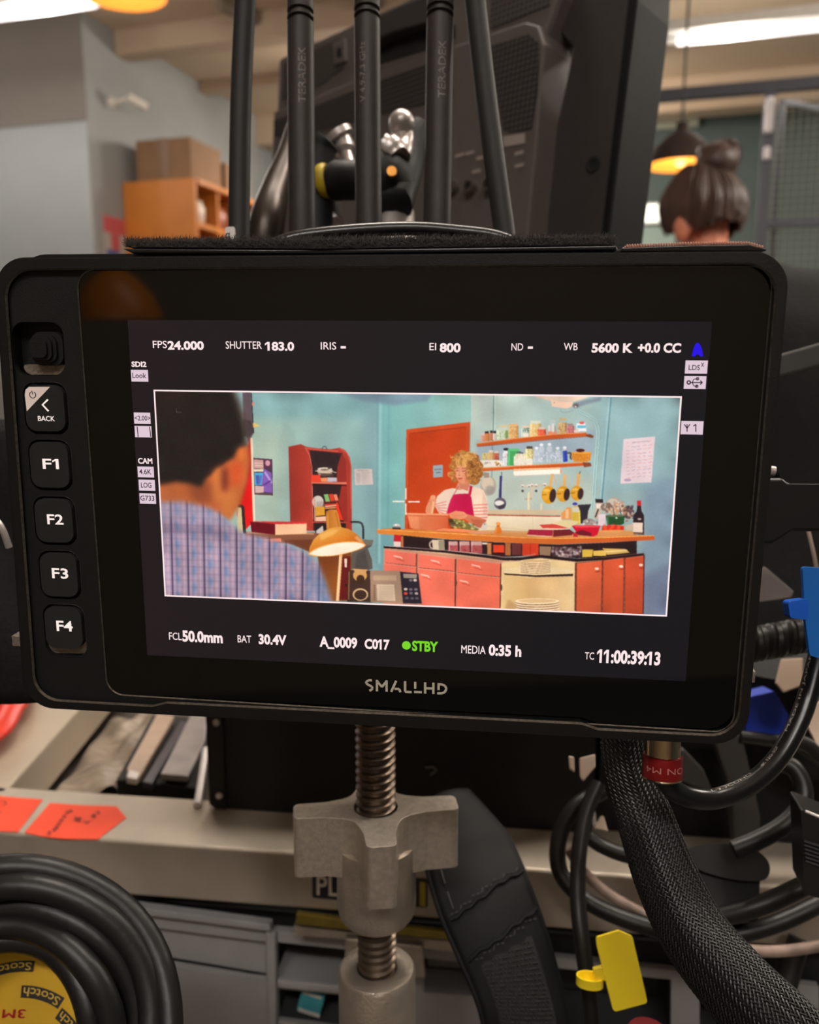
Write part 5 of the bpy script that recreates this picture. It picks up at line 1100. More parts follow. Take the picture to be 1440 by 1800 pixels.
# white tag on the leftmost antenna
WTAG = mat('white_plastic_tag', (220, 212, 206), .4)
FT = Frame(P(406, 412, .306), RIGHT, UP)
t = thing('antenna_tag', 'small white tag with a dark mark at the foot of the leftmost antenna', 'tag', FT.M)
b = MB(FT.M); b.prism(rrect(FT.hits([(396, 399), (413, 398), (416, 470), (397, 470)]), .0008, 4), -.0006, 0); b.build('tag_plate', WTAG, t)
b = MB(FT.M); b.flat(FT.hits([(397, 410), (404, 409), (404, 418), (397, 419)], .00005), .00005, [FT.hits([(399, 412), (402, 411.5), (402, 416), (399, 416.5)], .00005)]); b.build('tag_print', mat('black_ink', (30, 28, 30), .6), t)
# arched black cable
GLOSSB = mat('glossy_black_cable_jacket', (24, 23, 23), .28, 0, .1, 60, spec=.5)
MATB = mat('satin_black_cable_jacket', (26, 25, 24), .42, 0, .12, 60, spec=.45)
b = MB(); dd = .272
b.tube(spline([P(430, 470, dd), P(490, 428, dd), P(560, 412, dd), P(700, 402, dd), P(800, 407, dd), P(890, 422, dd), P(960, 470, dd)], 8), .0022, 14)
o = b.build('cable', GLOSSB, smooth=True); meta(o, 'glossy black cable arching up behind the fuzzy strip on the field monitor', 'cable')

# ------------------------------------------------------------------ large monitor seen from its back
cv = lambda x, u, f: RIGHT * x + UP * u + FWD * f
GB = Frame(P(1110, 250, .43), cv(1420, -256, -1500), cv(2700, 28000, -1500))
GREYP = mat('warm_dark_grey_plastic', (90, 82, 79), .5, 0, .06, 200, .15, 1600, spec=.4)
GREYD = mat('dark_grey_plastic', (54, 50, 49), .5, 0, .08, 200, .15, 1600, spec=.4)
GBLK = mat('black_bezel_plastic', (11, 11, 12), .6, 0, .1, 200, spec=.2)
def vent_mat():
    m_ = mat('vent_grille', (58, 54, 52), .6); nt = m_.node_tree; b_ = nt.nodes['Principled BSDF']
    tc = nt.nodes.new('ShaderNodeTexCoord'); vo = nt.nodes.new('ShaderNodeTexVoronoi'); vo.inputs['Scale'].default_value = 300; vo.inputs['Randomness'].default_value = 0
    nt.links.new(tc.outputs['Object'], vo.inputs['Vector']); cr_ = nt.nodes.new('ShaderNodeValToRGB'); cr_.color_ramp.elements[0].color = rgb((18, 17, 17)); cr_.color_ramp.elements[1].color = rgb((70, 65, 63))
    cr_.color_ramp.elements[0].position = .42; cr_.color_ramp.elements[1].position = .55; nt.links.new(vo.outputs['Distance'], cr_.inputs[0]); nt.links.new(cr_.outputs[0], b_.inputs['Base Color']); return m_
VENT = vent_mat()
big = thing('production_monitor', 'large dark monitor seen from behind, leaning, with vent grilles on its back', 'monitor', GB.M)
def gp(name, pts, w0, w1, mt, bev=.0012, holes=(), par=None):
    b = MB(GB.M); b.prism(GB.hits(pts, w1), w0, w1, [GB.hits(h_, w1) for h_ in holes]); return b.build(name, mt, par or big, bevel=bev, seg=2)
gp('upper_housing', [(488, 106), (496, 101), (700, 6), (745, -18), (985, -140), (985, -10), (960, 60), (930, 140), (480, 300)], -.034, -.006, GREYP, .003)
gp('rear_cover', [(481, 196), (555, 170), (620, 142), (745, 97), (830, 70), (925, 38), (946, 44), (957, 77), (944, 240), (928, 404), (890, 900), (462, 900), (468, 500)], -.028, .0, GREYP, .0016)
gp('side_frame', [(1008, 84), (960, 30), (960, 0), (1000, -90), (1124, -130), (1118, 0), (1069, 405), (1010, 900), (900, 900), (940, 405)], -.034, -.017, GREYD, .0015)
gp('front_bezel', [(1105, -8), (1110, -120), (1126, -140), (1120, 0), (1071, 405), (1012, 900), (990, 900), (1057, 405)], -.050, -.0165, GBLK, .001)
gp('vent_panel', [(482, 240), (481, 212), (556, 186), (640, 152), (742, 116), (792, 100), (796, 168), (740, 184), (640, 208), (555, 232)], 0, .0006, VENT, 0)
gp('vent_panel', [(860, 82), (930, 60), (948, 76), (944, 160), (934, 226), (895, 232), (884, 228)], 0, .0006, VENT, 0)
gp('vent_panel', [(498, 112), (600, 66), (604, 120), (560, 152), (496, 176)], -.006, -.0055, VENT, 0)
gp('vent_panel', [(862, -30), (965, -90), (965, 10), (925, 26), (862, 52)], -.006, -.0055, VENT, 0)
gp('handle_recess', [(668, 72), (690, 58), (752, 40), (800, 44), (800, 66), (745, 88), (668, 112)], -.006, -.0054, mat('dark_recess', (24, 22, 22), .7), 0)
gp('handle_block', [(624, 46), (700, 10), (756, -12), (756, 38), (690, 56), (668, 66), (640, 84), (622, 88)], -.006, .004, GREYD, .002)
gp('screw_plate', [(584, 76), (606, 66), (609, 108), (587, 114)], -.006, -.004, GREYP, .001); gp('screw_hole', [(592, 86), (599, 82), (601, 98), (595, 102), (591, 98)], -.004, -.0038, BLKP, 0)
u, v = GB.hit(1043, 290, -.017); b = MB(GB.M); b.lathe([(.0046, 0), (.0046, .0006), (.0032, .0007), (.0028, .0003), (0, .0003)], (u, v, -.017), (0, 0, 1), 20); b.build('screw', BLKP, big, smooth=True)
LBL = mat('pale_port_print', (150, 138, 132), .5)
gp('port_label', [(884, 240), (922, 234), (922, 252), (886, 258)], 0, .0006, LBL, 0)
for (x, y) in ((800, 272), (818, 268), (838, 276), (830, 300), (905, 268), (905, 290), (862, 286)):
    gp('port_print', [(x, y), (x + 15, y - 4), (x + 14, y + 2), (x, y + 6)], 0, .0005, LBL, 0)
for (x, y) in ((800, 330), (832, 330), (866, 326)): u, v = GB.hit(x, y, 0); b = MB(GB.M); b.lathe([(.0042, 0), (.0042, .005), (.0026, .0052), (.0026, .001), (0, .001)], (u, v, 0), (0, 0, 1), 18); b.build('port', mat('steel_port', (150, 145, 140), .3, .9), big, smooth=True)
# ------------------------------------------------------------------ articulated bracket between the two monitors
CHR = mat('brushed_silver', (205, 196, 192), .35, .6, .08, 80)
arm = thing('monitor_bracket', 'black and silver jointed bracket with yellow ring in front of the large monitor', 'bracket', P(640, 470, .40) - Vector((0, 0, .02)))
D0 = .385
b = MB(); b.tube(spline([Vector((P(556, 560, D0).x, .50, 1.066)), P(556, 560, D0), P(556, 420, D0), P(556, 320, D0), P(562, 262, D0), P(570, 244, D0)], 6), [.0075] * 25 + [.008] * 4 + [.006, .004], 14); b.build('black_grip', BLKP, arm, smooth=True)
b = MB(); a_ = P(571, 318, D0 - .006); b.lathe([(.0068, -.0022), (.0075, -.001), (.0075, .001), (.0068, .0022)], a_, cv(1, .1, -.35), 24); b.build('yellow_ring', mat('yellow_rubber', (190, 165, 30), .5), arm, smooth=True)
b = MB(); b.lathe([(0, 0), (.007, .0), (.0085, .003), (.0085, .016), (.0065, .019), (0, .019)], P(577, 318, D0 - .006), cv(1, -.05, -.2), 24); b.build('joint_knob', BLKP, arm, smooth=True)
b = MB(); b.tube(spline([P(592, 236, D0 + .008), P(604, 256, D0 + .008), P(614, 290, D0 + .004)], 6), [.0075] * 4 + [.005] * 5 + [.003] * 4, 12); b.build('silver_lever', CHR, arm, smooth=True)
b = MB(); b.ball(P(672, 310, D0), (.0125, .012, .0125), 14); b.ball(P(690, 330, D0 + .004), (.011, .012, .016), 14); b.tube([P(650, 345, D0), P(700, 350, D0), P(718, 300, D0 + .01), P(726, 240, D0 + .012), P(738, 220, D0 + .014)], [.008, .009, .007, .006, .005], 12); b.build('ball_joint', BLKP, arm, smooth=True)
for pts_, r_ in (([P(672, 255, D0 - .004), P(684, 262, D0 - .004), P(696, 276, D0 - .004)], [.0055, .007, .0065]), ([P(702, 218, D0), P(708, 244, D0), P(700, 272, D0 - .003)], [.0052, .0052, .006])):
    b = MB(); b.tube(spline(pts_, 5), [r_[0]] * 4 + [r_[1]] * 4 + [r_[2]] * 3, 12); b.build('silver_lever', CHR, arm, smooth=True)
b = MB(); b.ball(P(706, 216, D0 - .002), .0058, 12); b.build('silver_tip', CHR, arm, smooth=True)
b = MB(); b.lathe([(0, 0), (.0022, 0), (.0022, .003), (0, .003)], P(689, 305, D0 - .012), -FWD, 12); b.build('brass_screw', mat('brass', (190, 130, 60), .35, .8), arm, smooth=True)
b = MB(); b.tube([P(588, 352, D0 + .005), P(590, 388, D0 + .004)], [.003, .004], 10); b.build('silver_pin', CHR, arm, smooth=True)
b = MB(); b.tube([P(690, 350, D0 + .01), P(690, 372, D0 + .008), P(690, 560, D0 + .006)], [.006, .010, .012], 14); b.build('silver_stem', CHR, arm, smooth=True)
# curved metal arm at the left of the bracket
ALU = mat('dark_polished_tube', (66, 57, 51), .36, .6, .1, 40)
b = MB(); b.tube(spline([P(520, 215, .43), P(506, 275, .42), P(486, 330, .41), P(470, 390, .40), P(462, 470, .40), P(460, 600, .40), Vector((P(460, 600, .40).x, .50, 1.075))], 8), list(np.interp(np.linspace(0, 1, 49), [0, .25, .5, 1], [.004, .0062, .0085, .009])), 20)
o = b.build('curved_tube', ALU, smooth=True); meta(o, 'curved metal tube with a warm sheen between the two leftmost antennas', 'tube')
# black pouch at the left edge behind the field monitor
CLOTH = mat('black_nylon_cloth', (21, 20, 20), .75, 0, .2, 120, .4, 500, spec=.3)
b = MB(); q0 = P(-20, 1010, .31)
b.grid(lambda u, v: q0 + RIGHT * (-.045 + .075 * u) + UP * (-.045 + .10 * v) + FWD * (.012 * (2 * u - 1) ** 2 + .003 * math.sin(9 * v + 4 * u)) , 14, 18)
o = b.build('camera_pouch', CLOTH, smooth=True, solid=.012); meta(o, 'black cloth pouch at the left edge behind the field monitor', 'pouch')
b = MB(); b.tube(spline([P(-14, 905, .27), P(4, 930, .27), P(16, 962, .272)], 4), .0011, 8); o = b.build('metal_clip', CHR, smooth=True); meta(o, 'small bent silver clip beside the left edge of the field monitor', 'clip')
# ================================================================== the cart, the clamp and what lies on the cart
RZ = .962
pa, pb = PZ(0, 1463, RZ), PZ(940, 1529, RZ)
RX_ = (pb - pa).normalized()
FR = Frame(pa, RX_, VUP)                     # front face of the rail: x along it, y up, z towards the camera
ALUM = mat('worn_aluminium', (182, 170, 154), .42, .35, .12, 30, .25, 900)
ALUF = mat('dull_aluminium_face', (138, 126, 112), .48, .5, .14, 26, .2, 700)
cart = thing('equipment_cart', 'metal equipment cart with an aluminium front rail under the field monitor', 'cart', (FR.o.x + .15, FR.o.y + .2, 0))
hb = -FR.hit(172, 1570)[1]; WR = .046
print('rail height', hb, 'rod w', (P(661, 1432, .318) - FR.o).dot(FR.Z), 'strap', (P(800, 1500, .325) - FR.o).dot(FR.Z))
bz = FR.to
def fb(name, x0, x1, y0, y1, z0, z1, mt, par=cart, **k):
    return MB(FR.M).box(((x0 + x1) / 2, (y0 + y1) / 2, (z0 + z1) / 2), (x1 - x0, y1 - y0, z1 - z0)).build(name, mt, par, **k)
fb('front_rail', -.16, .62, -hb, 0, -WR, 0, ALUM, bevel=.0018, seg=3)
# side rail running back
s0 = FR.hit(8, 1393); c0 = PZ(8, 1393, RZ); c1 = PZ(137, 1248, RZ); sdir = (c1 - c0).normalized()
FS = Frame(c0, sdir, VUP.cross(sdir)); 
b = MB(); nrm = VUP.cross(sdir); 
b.add([p + Vector((0, 0, dz)) for dz in (0, -.03) for p in (c0, c0 + sdir * .55, c0 + sdir * .55 + nrm * .12, c0 + nrm * .12)], [(0, 1, 2, 3), (4, 5, 6, 7), (0, 1, 5, 4), (1, 2, 6, 5), (2, 3, 7, 6), (3, 0, 4, 7)]); b.build('side_plate', mat('pale_metal_plate', (186, 172, 152), .5, .3, .08, 20), cart, bevel=.0015)
fb('tray', -.1, .62, -.045, -.038, -.60, -WR - .0005, mat('dark_steel_tray', (84, 78, 70), .35, .5, .15, 12))
for x in (-.13, .58):
    for z in (-.04, -.58): fb('leg', x - .018, x + .018, -RZ, -hb - .0005 if z > -.1 else -.046, z - .018, z + .018, ALUF, bevel=.002)
fb('lower_shelf', -.148, .6, -.62, -.60, -.56, -.02, ALUF)
# grey organiser under the rail, with open compartments
GRY = mat('grey_moulded_bin', (150, 148, 148), .55, 0, .05, 60, .05)
ob_ = -.012
def bh(pts, w): return FR.hits(pts, w)
org = thing('storage_bin', 'grey plastic storage bin with open compartments under the cart rail', 'bin', FR.to(.2, -.598, -.1))
outer = bh([(60, 1580), (200, 1598), (475, 1634), (660, 1652), (860, 1670), (1440, 1735), (1440, 2050), (60, 2050)], ob_)
h1 = bh([(110, 1606), (227, 1625), (468, 1656), (470, 1726), (292, 1696), (110, 1664)], ob_); h2 = bh([(486, 1656), (690, 1678), (690, 1744), (486, 1724)], ob_); h3 = bh([(488, 1738), (690, 1758), (690, 1824), (488, 1796)], ob_); h4 = bh([(745, 1684), (825, 1692), (850, 1752), (745, 1745)], ob_); h5 = bh([(960, 1700), (1180, 1722), (1180, 1850), (960, 1830)], ob_); h6 = bh([(1230, 1752), (1420, 1772), (1420, 1850), (1230, 1850)], ob_)
b = MB(FR.M); b.prism(outer, ob_ - .004, ob_, [h1, h2, h3, h4, h5, h6]); b.build('front_frame', GRY, org, bevel=.0008)
def back(name, hh, dpt, mt):
    xs = [p[0] for p in hh]; ys = [p[1] for p in hh]
    b = MB(FR.M); b.prism([(x, y) for x, y in hh], ob_ - dpt - .002, ob_ - dpt); x0, x1, y0, y1 = min(xs), max(xs), min(ys), max(ys)
    b.box(((x0 + x1) / 2, y0 - .0015, ob_ - dpt / 2 - .002), (x1 - x0 + .004, .002, dpt - .005)); return b.build(name, mt, org)
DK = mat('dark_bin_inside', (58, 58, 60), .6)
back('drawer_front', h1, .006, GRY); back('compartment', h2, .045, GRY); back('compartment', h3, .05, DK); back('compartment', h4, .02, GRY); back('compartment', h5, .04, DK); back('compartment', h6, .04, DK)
b = MB(FR.M); lip = bh([(200, 1590), (475, 1626), (475, 1638), (200, 1602)], ob_ + .006); b.prism(lip, ob_ + .0003, ob_ + .006); b.build('lip', GRY, org, bevel=.0006)
for pts_ in ([(466, 1640), (484, 1642), (486, 1900), (474, 1900)], [(486, 1724), (690, 1744), (690, 1757), (488, 1737)], [(488, 1796), (690, 1822), (690, 1840), (488, 1812)]):
    b = MB(FR.M); b.prism(bh(pts_, ob_ + .004), ob_ + .0003, ob_ + .004); b.build('divider', GRY, org, bevel=.0008)
b = MB(FR.M); b.box((.225, -.25, -.0735), (.56, .40, .004)); b.build('gap_shade_panel', mat('gap_shade_black', (24, 24, 25), .7), org)  # black panel added to darken the gap under the rail
b = MB(FR.M); b.box((.225, -.0555, -.045), (.56, .017, .05)); b.build('gap_shade_strip', MATS['gap_shade_black'], org)  # dark strip put where the gap lies in shade
# teal carton in the compartment
u, v = FR.hit(556, 1768, ob_ - .02); vf = min(p[1] for p in h3)
CY = mat('teal_printed_card', (70, 158, 168), .5); t = thing('small_carton', 'small teal and white carton in an open compartment of the grey bin', 'box', FR.to(u, vf, ob_ - .025))
T_ = Matrix.Rotation(R(-14), 3, 'Z')
b = MB(FR.M); b.box((u, vf + .0092, ob_ - .014), (.013, .0140, .012), T_); b.build('carton', CY, t, bevel=.0005)
b = MB(FR.M); b.box((u + .001, vf + .0092 + .005, ob_ - .0078), (.0105, .0014, .0004), T_); b.box((u - .001, vf + .0092 - .0058, ob_ - .0078), (.0122, .002, .0004), T_); b.build('white_print', WTAG, t)

# black label with white letters on the rail, red tapes on top
t = thing('rail_label', 'black label with white letters on the aluminium rail behind the clamp', 'label', FR.to(*FR.hit(620, 1582, 0), 0))
b = MB(FR.M); b.prism(rrect(FR.hits([(549, 1532), (752, 1546), (752, 1596), (549, 1578)], .0006), .0012, 4), .00005, .0006); b.build('label_plate', mat('gloss_black_label', (26, 25, 26), .35), t)
vs_, fs = text2d('PL', .012); q = FR.hits([(557, 1573), (557, 1539), (596, 1576)], .0007); b = MB(FR.M)
b.add([(q[0][0] + x * (q[2][0] - q[0][0]), q[0][1] + y * (q[1][1] - q[0][1]) + x * (q[2][1] - q[0][1]), .0007) for x, y in vs_], fs); b.build('label_lettering', mat('white_label_ink', (226, 214, 200), .5), t)
b = MB(FR.M); b.flat(FR.hits([(738, 1550), (748, 1551), (748, 1594), (738, 1592)], .0007), .0007); b.build('yellow_stripe', mat('yellow_label_ink', (176, 160, 40), .5), t)
REDT = mat('orange_red_cloth_tape', (244, 78, 44), .65, 0, .05, 40, .1, 900)
INKP = mat('purple_marker_ink', (110, 36, 40), .6)
FZ = Frame(FR.to(0, 0, 0), RX_, VUP.cross(RX_))        # top face: x along, y backwards, z up
def ft(px, py, w=0.0): return FZ.hit(px, py, w)
def tape(lab, pts, scr, lift=None):
    t_ = thing('tape_label', lab, 'tape', P(0, 0, .1) * 0 + FZ.to(*FZ.hit(*[sum(k) / len(pts) for k in zip(*pts)]), 0))
    b_ = MB(FZ.M); b_.prism([ft(x, y, .0004) for x, y in pts], .00005, .0004); b_.build('tape_strip', REDT, t_)
    b_ = MB(FZ.M)
    for s_ in scr:
        pp = [Vector(ft(x / 6, 1390 + y / 6, .0008)) for x, y in s_]
        for a, c in zip(pp[:-1], pp[1:]):
            if (c - a).length < 1e-7: continue
            d_ = (c - a).normalized(); n_ = Vector((-d_.y, d_.x)) * .0003; b_.add([(q_.x, q_.y, .0008) for q_ in (a + n_, c + n_, c - n_, a - n_)], [(0, 1, 2, 3)])
    b_.build('handwriting', INKP, t_, weld=False)
tape('orange-red tape with handwriting on the aluminium rail, cut by the left picture edge', [(-30, 1397), (75, 1405), (32, 1462), (-60, 1458)], [[(0, 110), (40, 108), (64, 120), (60, 145), (20, 155)], [(0, 215), (12, 230)]])
W_ = []
for (x, y, k) in ((730, 200, 0), (690, 215, 1), (660, 260, 2), (630, 300, 0), (600, 340, 1), (580, 375, 2), (555, 400, 0), (500, 435, 1)):
    W_ += [[(x, y), (x + 34, y + 8)], [(x + 10, y + 2), (x + 2, y + 26)], [(x + 30, y + 8), (x + 20, y + 30)]] if k != 1 else [[(x, y + 4), (x + 20, y - 6), (x + 34, y + 12), (x + 12, y + 26), (x - 4, y + 16)]]
W_ += [[(785, 320), (800, 270), (815, 310), (835, 280), (845, 325)], [(850, 275), (840, 300), (870, 295)], [(800, 325), (840, 322)], [(880, 320), (930, 330), (900, 350)], [(960, 280), (990, 245), (1010, 275)], [(930, 330), (950, 318)], [(1000, 230), (1040, 215), (1050, 240)], [(975, 255), (1000, 285)]]
tape('orange-red tape with purple handwriting and a pointed end on the aluminium rail', [(88, 1411), (140, 1415), (205, 1417), (222, 1437), (172, 1475), (110, 1474), (75, 1470), (43, 1463)], W_)

# crumpled clear sheet and black battery plate lying in the tray
TZ = RZ - .037
PLS = mat('crumpled_clear_film', (164, 150, 134), .22, .1, .35, 90, .5, 260, spec=.6, stretch=(1, 5, 1))
rs2 = random.Random(9)
c_ = [PZ(x, y, TZ + .012) for x, y in ((95, 1400), (210, 1408), (262, 1300), (275, 1262), (205, 1262), (180, 1330))]
A0, A1, B0, B1 = PZ(92, 1412, TZ), PZ(212, 1420, TZ), PZ(196, 1270, TZ), PZ(280, 1276, TZ)
b = MB()
def shf(u, v):
    p = (A0 * (1 - u) + A1 * u) * (1 - v) + (B0 * (1 - u) + B1 * u) * v
    return p + Vector((0, 0, .002 + .0065 * (.5 + .5 * math.sin(15 * v + 4.5 * u * math.sin(4 * v + 1) + 2.2 * math.sin(5 * u) + 1.3)) * (.25 + .75 * u) + .002 * math.sin(9 * u + 13 * v) + .007 * u))
b.grid(shf, 40, 70); o = b.build('plastic_film', PLS, smooth=True); meta(o, 'crumpled shiny plastic film in the cart tray beside the black battery plate', 'plastic film')
BT = RZ - .003
q = [PZ(204, 1370, BT), PZ(348, 1385, BT), PZ(366, 1262, BT), PZ(268, 1256, BT)]
t = thing('battery_plate', 'black battery plate with two strips of tape on it, in the cart tray', 'battery plate', (sum((p for p in q), Vector()) / 4) * 1.0 - Vector((0, 0, .03)))
b = MB(); b.add(q + [p - Vector((0, 0, .030)) for p in q], [(0, 1, 2, 3), (4, 5, 6, 7), (0, 1, 5, 4), (1, 2, 6, 5), (2, 3, 7, 6), (3, 0, 4, 7)]); b.build('plate_body', BLKP, t, bevel=.001)
def slab(name, pts, z, mt):
    b_ = MB(); pp = [PZ(x, y, z) for x, y in pts]; n_ = len(pp); b_.add(pp + [p - Vector((0, 0, .004)) for p in pp], [tuple(range(n_)), tuple(range(n_, 2 * n_))] + [(i, (i + 1) % n_, n_ + (i + 1) % n_, n_ + i) for i in range(n_)]); return b_.build(name, mt, t, bevel=.0006)
TP1 = mat('tan_gaffer_tape', (184, 158, 136), .35, .1, .12, 60, .3, 200); TP2 = mat('silver_tape', (160, 154, 152), .35, .3, .15, 60, .3, 200)
slab('tape_strip', [(222, 1352), (244, 1366), (306, 1258), (276, 1254)], BT + .006, TP1); slab('tape_end', [(222, 1366), (240, 1369), (246, 1358), (226, 1352)], BT + .0065, WTAG)
slab('tape_strip', [(282, 1360), (330, 1364), (360, 1300), (364, 1256), (336, 1254), (318, 1290)], BT + .006, TP2)
slab('connector', [(250, 1374), (266, 1378), (330, 1270), (318, 1266)], BT + .004, mat('dark_violet_plastic', (52, 46, 58), .35))
for (x, y) in ((209, 1378), (322, 1381)): 
    b = MB(); b.lathe([(0, 0), (.0022, 0), (.0026, .0012), (0, .0014)], PZ(x, y, BT - .004) , (-FWD + VUP * .2), 12); b.build('screw', CHR, t, smooth=True)
b = MB(); b.tube([PZ(347, 1416, RZ + .002), PZ(362, 1318, RZ + .004)], .0022, 8); o = b.build('metal_rod', CHR, smooth=True); meta(o, 'thin metal rod lying between the battery plate and the black case', 'rod')
# red plastic piece on the side plate
RED = mat('glossy_red_plastic', (222, 52, 34), .35, 0, .08, 30)
rp = [PZ(x, y, RZ + .012) for x, y in ((-40, 1330), (20, 1285), (40, 1250), (58, 1226), (64, 1180))]
b = MB(); b.grid(lambda u, v: (lambda p: p + Vector((-.02 * v, .004 * v, .012 * math.sin(v * 2.2) - .0115 * v)))(spline(rp, 8)[min(32, int(u * 32))]), 32, 8)
o = b.build('red_tray', RED, smooth=True, solid=.003); meta(o, 'bright red curved plastic tray edge on the pale plate at the left', 'tray')
# large black case behind the rail
cz0 = RZ + .0005
q0, q1 = PZ(368, 1419, cz0), PZ(1000, 1462, cz0); cx = (q1 - q0).normalized(); FC = Frame(q0, cx, VUP)
CASE = mat('black_equipment_case', (19, 18, 18), .6, 0, .12, 200, .1, 900, spec=.35)
t = thing('equipment_case', 'large black equipment case standing behind the rail under the field monitor', 'case', FC.to(.1, 0, -.05))
L_ = (q1 - q0).length + .012; hh = .10
b = MB(FC.M); b.prism(rrect([(0, 0), (L_, 0), (L_, hh), (0, hh)], .003, 4), -.11, 0); b.build('case_body', CASE, t, bevel=.002, seg=3)
b = MB(FC.M); b.box((.0065, hh / 2, .0006), (.007, hh, .002)); b.build('corner_strip', BLKP, t, bevel=.0005)
for y_ in (.008, .05): 
    b = MB(FC.M); b.lathe([(0, 0), (.002, 0), (.0015, .001), (0, .0012)], (.0065, y_, .0016), (0, 0, 1), 10); b.build('rivet', CHR, t, smooth=True)
u, v = FC.hit(758, 1356, .001); b = MB(FC.M); b.tube(spline([(u - .003, v + .002, .001), (u + .001, v + .0025, .001), (u + .0025, v + .0005, .001), (u - .0005, v - .002, .001)], 5), .0006, 6); b.build('grey_mark', INK, t)

# ------------------------------------------------------------------ clamp: threaded rod, star knob, collars, jaw
CAST = mat('cast_aluminium', (186, 174, 160), .34, .72, .14, 120, .35, 900)
CASTT = mat('sand_cast_aluminium', (196, 184, 170), .36, .7, .14, 500, .35, 2200)
STEEL = mat('dark_steel_thread', (106, 92, 80), .35, .8, .15, 60)
DR = .318
ck = P(661, 1432, DR)
clamp = thing('clamp', 'cast aluminium screw clamp with star knob and threaded rod below the field monitor', 'clamp', (ck.x, ck.y, ck.z - .12))
def cz(py): return (lambda r: (EYE + r * ((ck.y - EYE.y) / r.y)).z)(ray(661, py))
# thread: a real helix
b = MB(); rr_ = .0074; ztop = cz(1160); zbot = cz(1860); pitch = .0031; n_ = 26; turns = (ztop - zbot) / pitch; prof = [(0, .86), (.18, .86), (.42, 1.0), (.62, 1.0), (.86, .86)]
N_ = int(turns * n_); vs_ = []; fs = []; mp_ = len(prof)
for i in range(N_ + 1):
    a_ = 2 * math.pi * i / n_
    for (h_, k_) in prof: vs_.append((ck.x + rr_ * k_ * math.cos(a_), ck.y + rr_ * k_ * math.sin(a_), zbot + pitch * (i / n_ + h_)))
for i in range(N_):
    for k in range(mp_ - 1): fs.append((i * mp_ + k, (i + 1) * mp_ + k, (i + 1) * mp_ + k + 1, i * mp_ + k + 1))
b.add(vs_, fs); b.lathe([(rr_ * .85, 0), (rr_ * .85, ztop - zbot)], (ck.x, ck.y, zbot), (0, 0, 1), 24); b.build('threaded_rod', STEEL, clamp, smooth=True, weld=False)
# star knob with four arms, hollow between them
zt = cz(1418); kh = .0235; 
toc = Vector((EYE.x - ck.x, EYE.y - ck.y, 0)).normalized(); a0 = math.atan2(toc.y, toc.x) + R(4)
arms = []
for k in range(4):
    a_ = a0 + k * math.pi / 2; d_ = Vector((math.cos(a_), math.sin(a_), 0)); s_ = Vector((-d_.y, d_.x, 0)); RA = (.027, .0305, .024, .0305)[k]
    arms += [d_ * RA - s_ * .0052, d_ * RA + s_ * .0052, d_ * .0185 + s_ * .0056, d_ * .0125 + s_ * .0072]
    a2 = a_ + math.pi / 4; d2 = Vector((math.cos(a2), math.sin(a2), 0)); arms.append(d2 * .0128)
    an = a_ + math.pi / 2; dn = Vector((math.cos(an), math.sin(an), 0)); sn = Vector((-dn.y, dn.x, 0)); arms += [dn * .0125 - sn * .0072, dn * .0185 - sn * .0056]
outl = rrect([(p.x, p.y) for p in arms], [.0022, .0022, .002, .003, .006, .003, .002] * 4, 4)
b = MB(Matrix.Translation(Vector((ck.x, ck.y, 0)))); b.prism(outl, zt - kh, zt, [[(.0082 * math.cos(t_), .0082 * math.sin(t_)) for t_ in np.linspace(0, 6.2832, 25)[:-1]]]); b.build('star_knob', CASTT, clamp, bevel=.0014, seg=3, smooth=True)
b = MB(); zc = cz(1610); b.lathe([(.0078, zt - .012 - zc), (.0148, zt - .014 - zc), (.0150, .006), (.0142, .0022), (.0125, 0), (.0078, -.0005)], (ck.x, ck.y, zc), (0, 0, 1), 40); b.build('knob_collar', CAST, clamp, smooth=True)
zl = cz(1700); b = MB(); b.lathe([(.0078, -.008), (.0078, 0), (.0095, .0008), (.0140, .0), (.0148, -.0012), (.0150, -.03), (.0150, -.06), (.008, -.062)], (ck.x, ck.y, zl), (0, 0, 1), 40); b.build('lower_collar', CAST, clamp, smooth=True)
b = MB(); c_ = Vector((ck.x, ck.y, zl - .021)) + toc * .0149 - Vector((.0028, 0, 0)); b.lathe([(0, 0), (.0013, 0), (.001, .0008), (0, .001)], c_, toc, 12); b.build('brass_pin', mat('orange_brass', (200, 130, 40), .35, .7), clamp, smooth=True)
# jaw below the rail
BR = mat('yellowed_brass', (150, 132, 60), .35, .7, .2, 90)
def jaw(name, pts, w0, w1, mt): b_ = MB(FR.M); b_.prism(FR.hits(pts, w1), w0, w1); return b_.build(name, mt, clamp, bevel=.0008)
jaw('lower_jaw', [(516, 1628), (620, 1640), (800, 1656), (940, 1664), (938, 1676), (800, 1674), (620, 1652), (516, 1644)], -.009, .0, CAST)
jaw('jaw_edge', [(520, 1606), (640, 1622), (790, 1640), (920, 1652), (920, 1662), (790, 1654), (640, 1638), (520, 1626)], .0005, .004, BR)
jaw('jaw_body', [(606, 1650), (742, 1664), (748, 1720), (606, 1706)], .0005, .004, CAST)

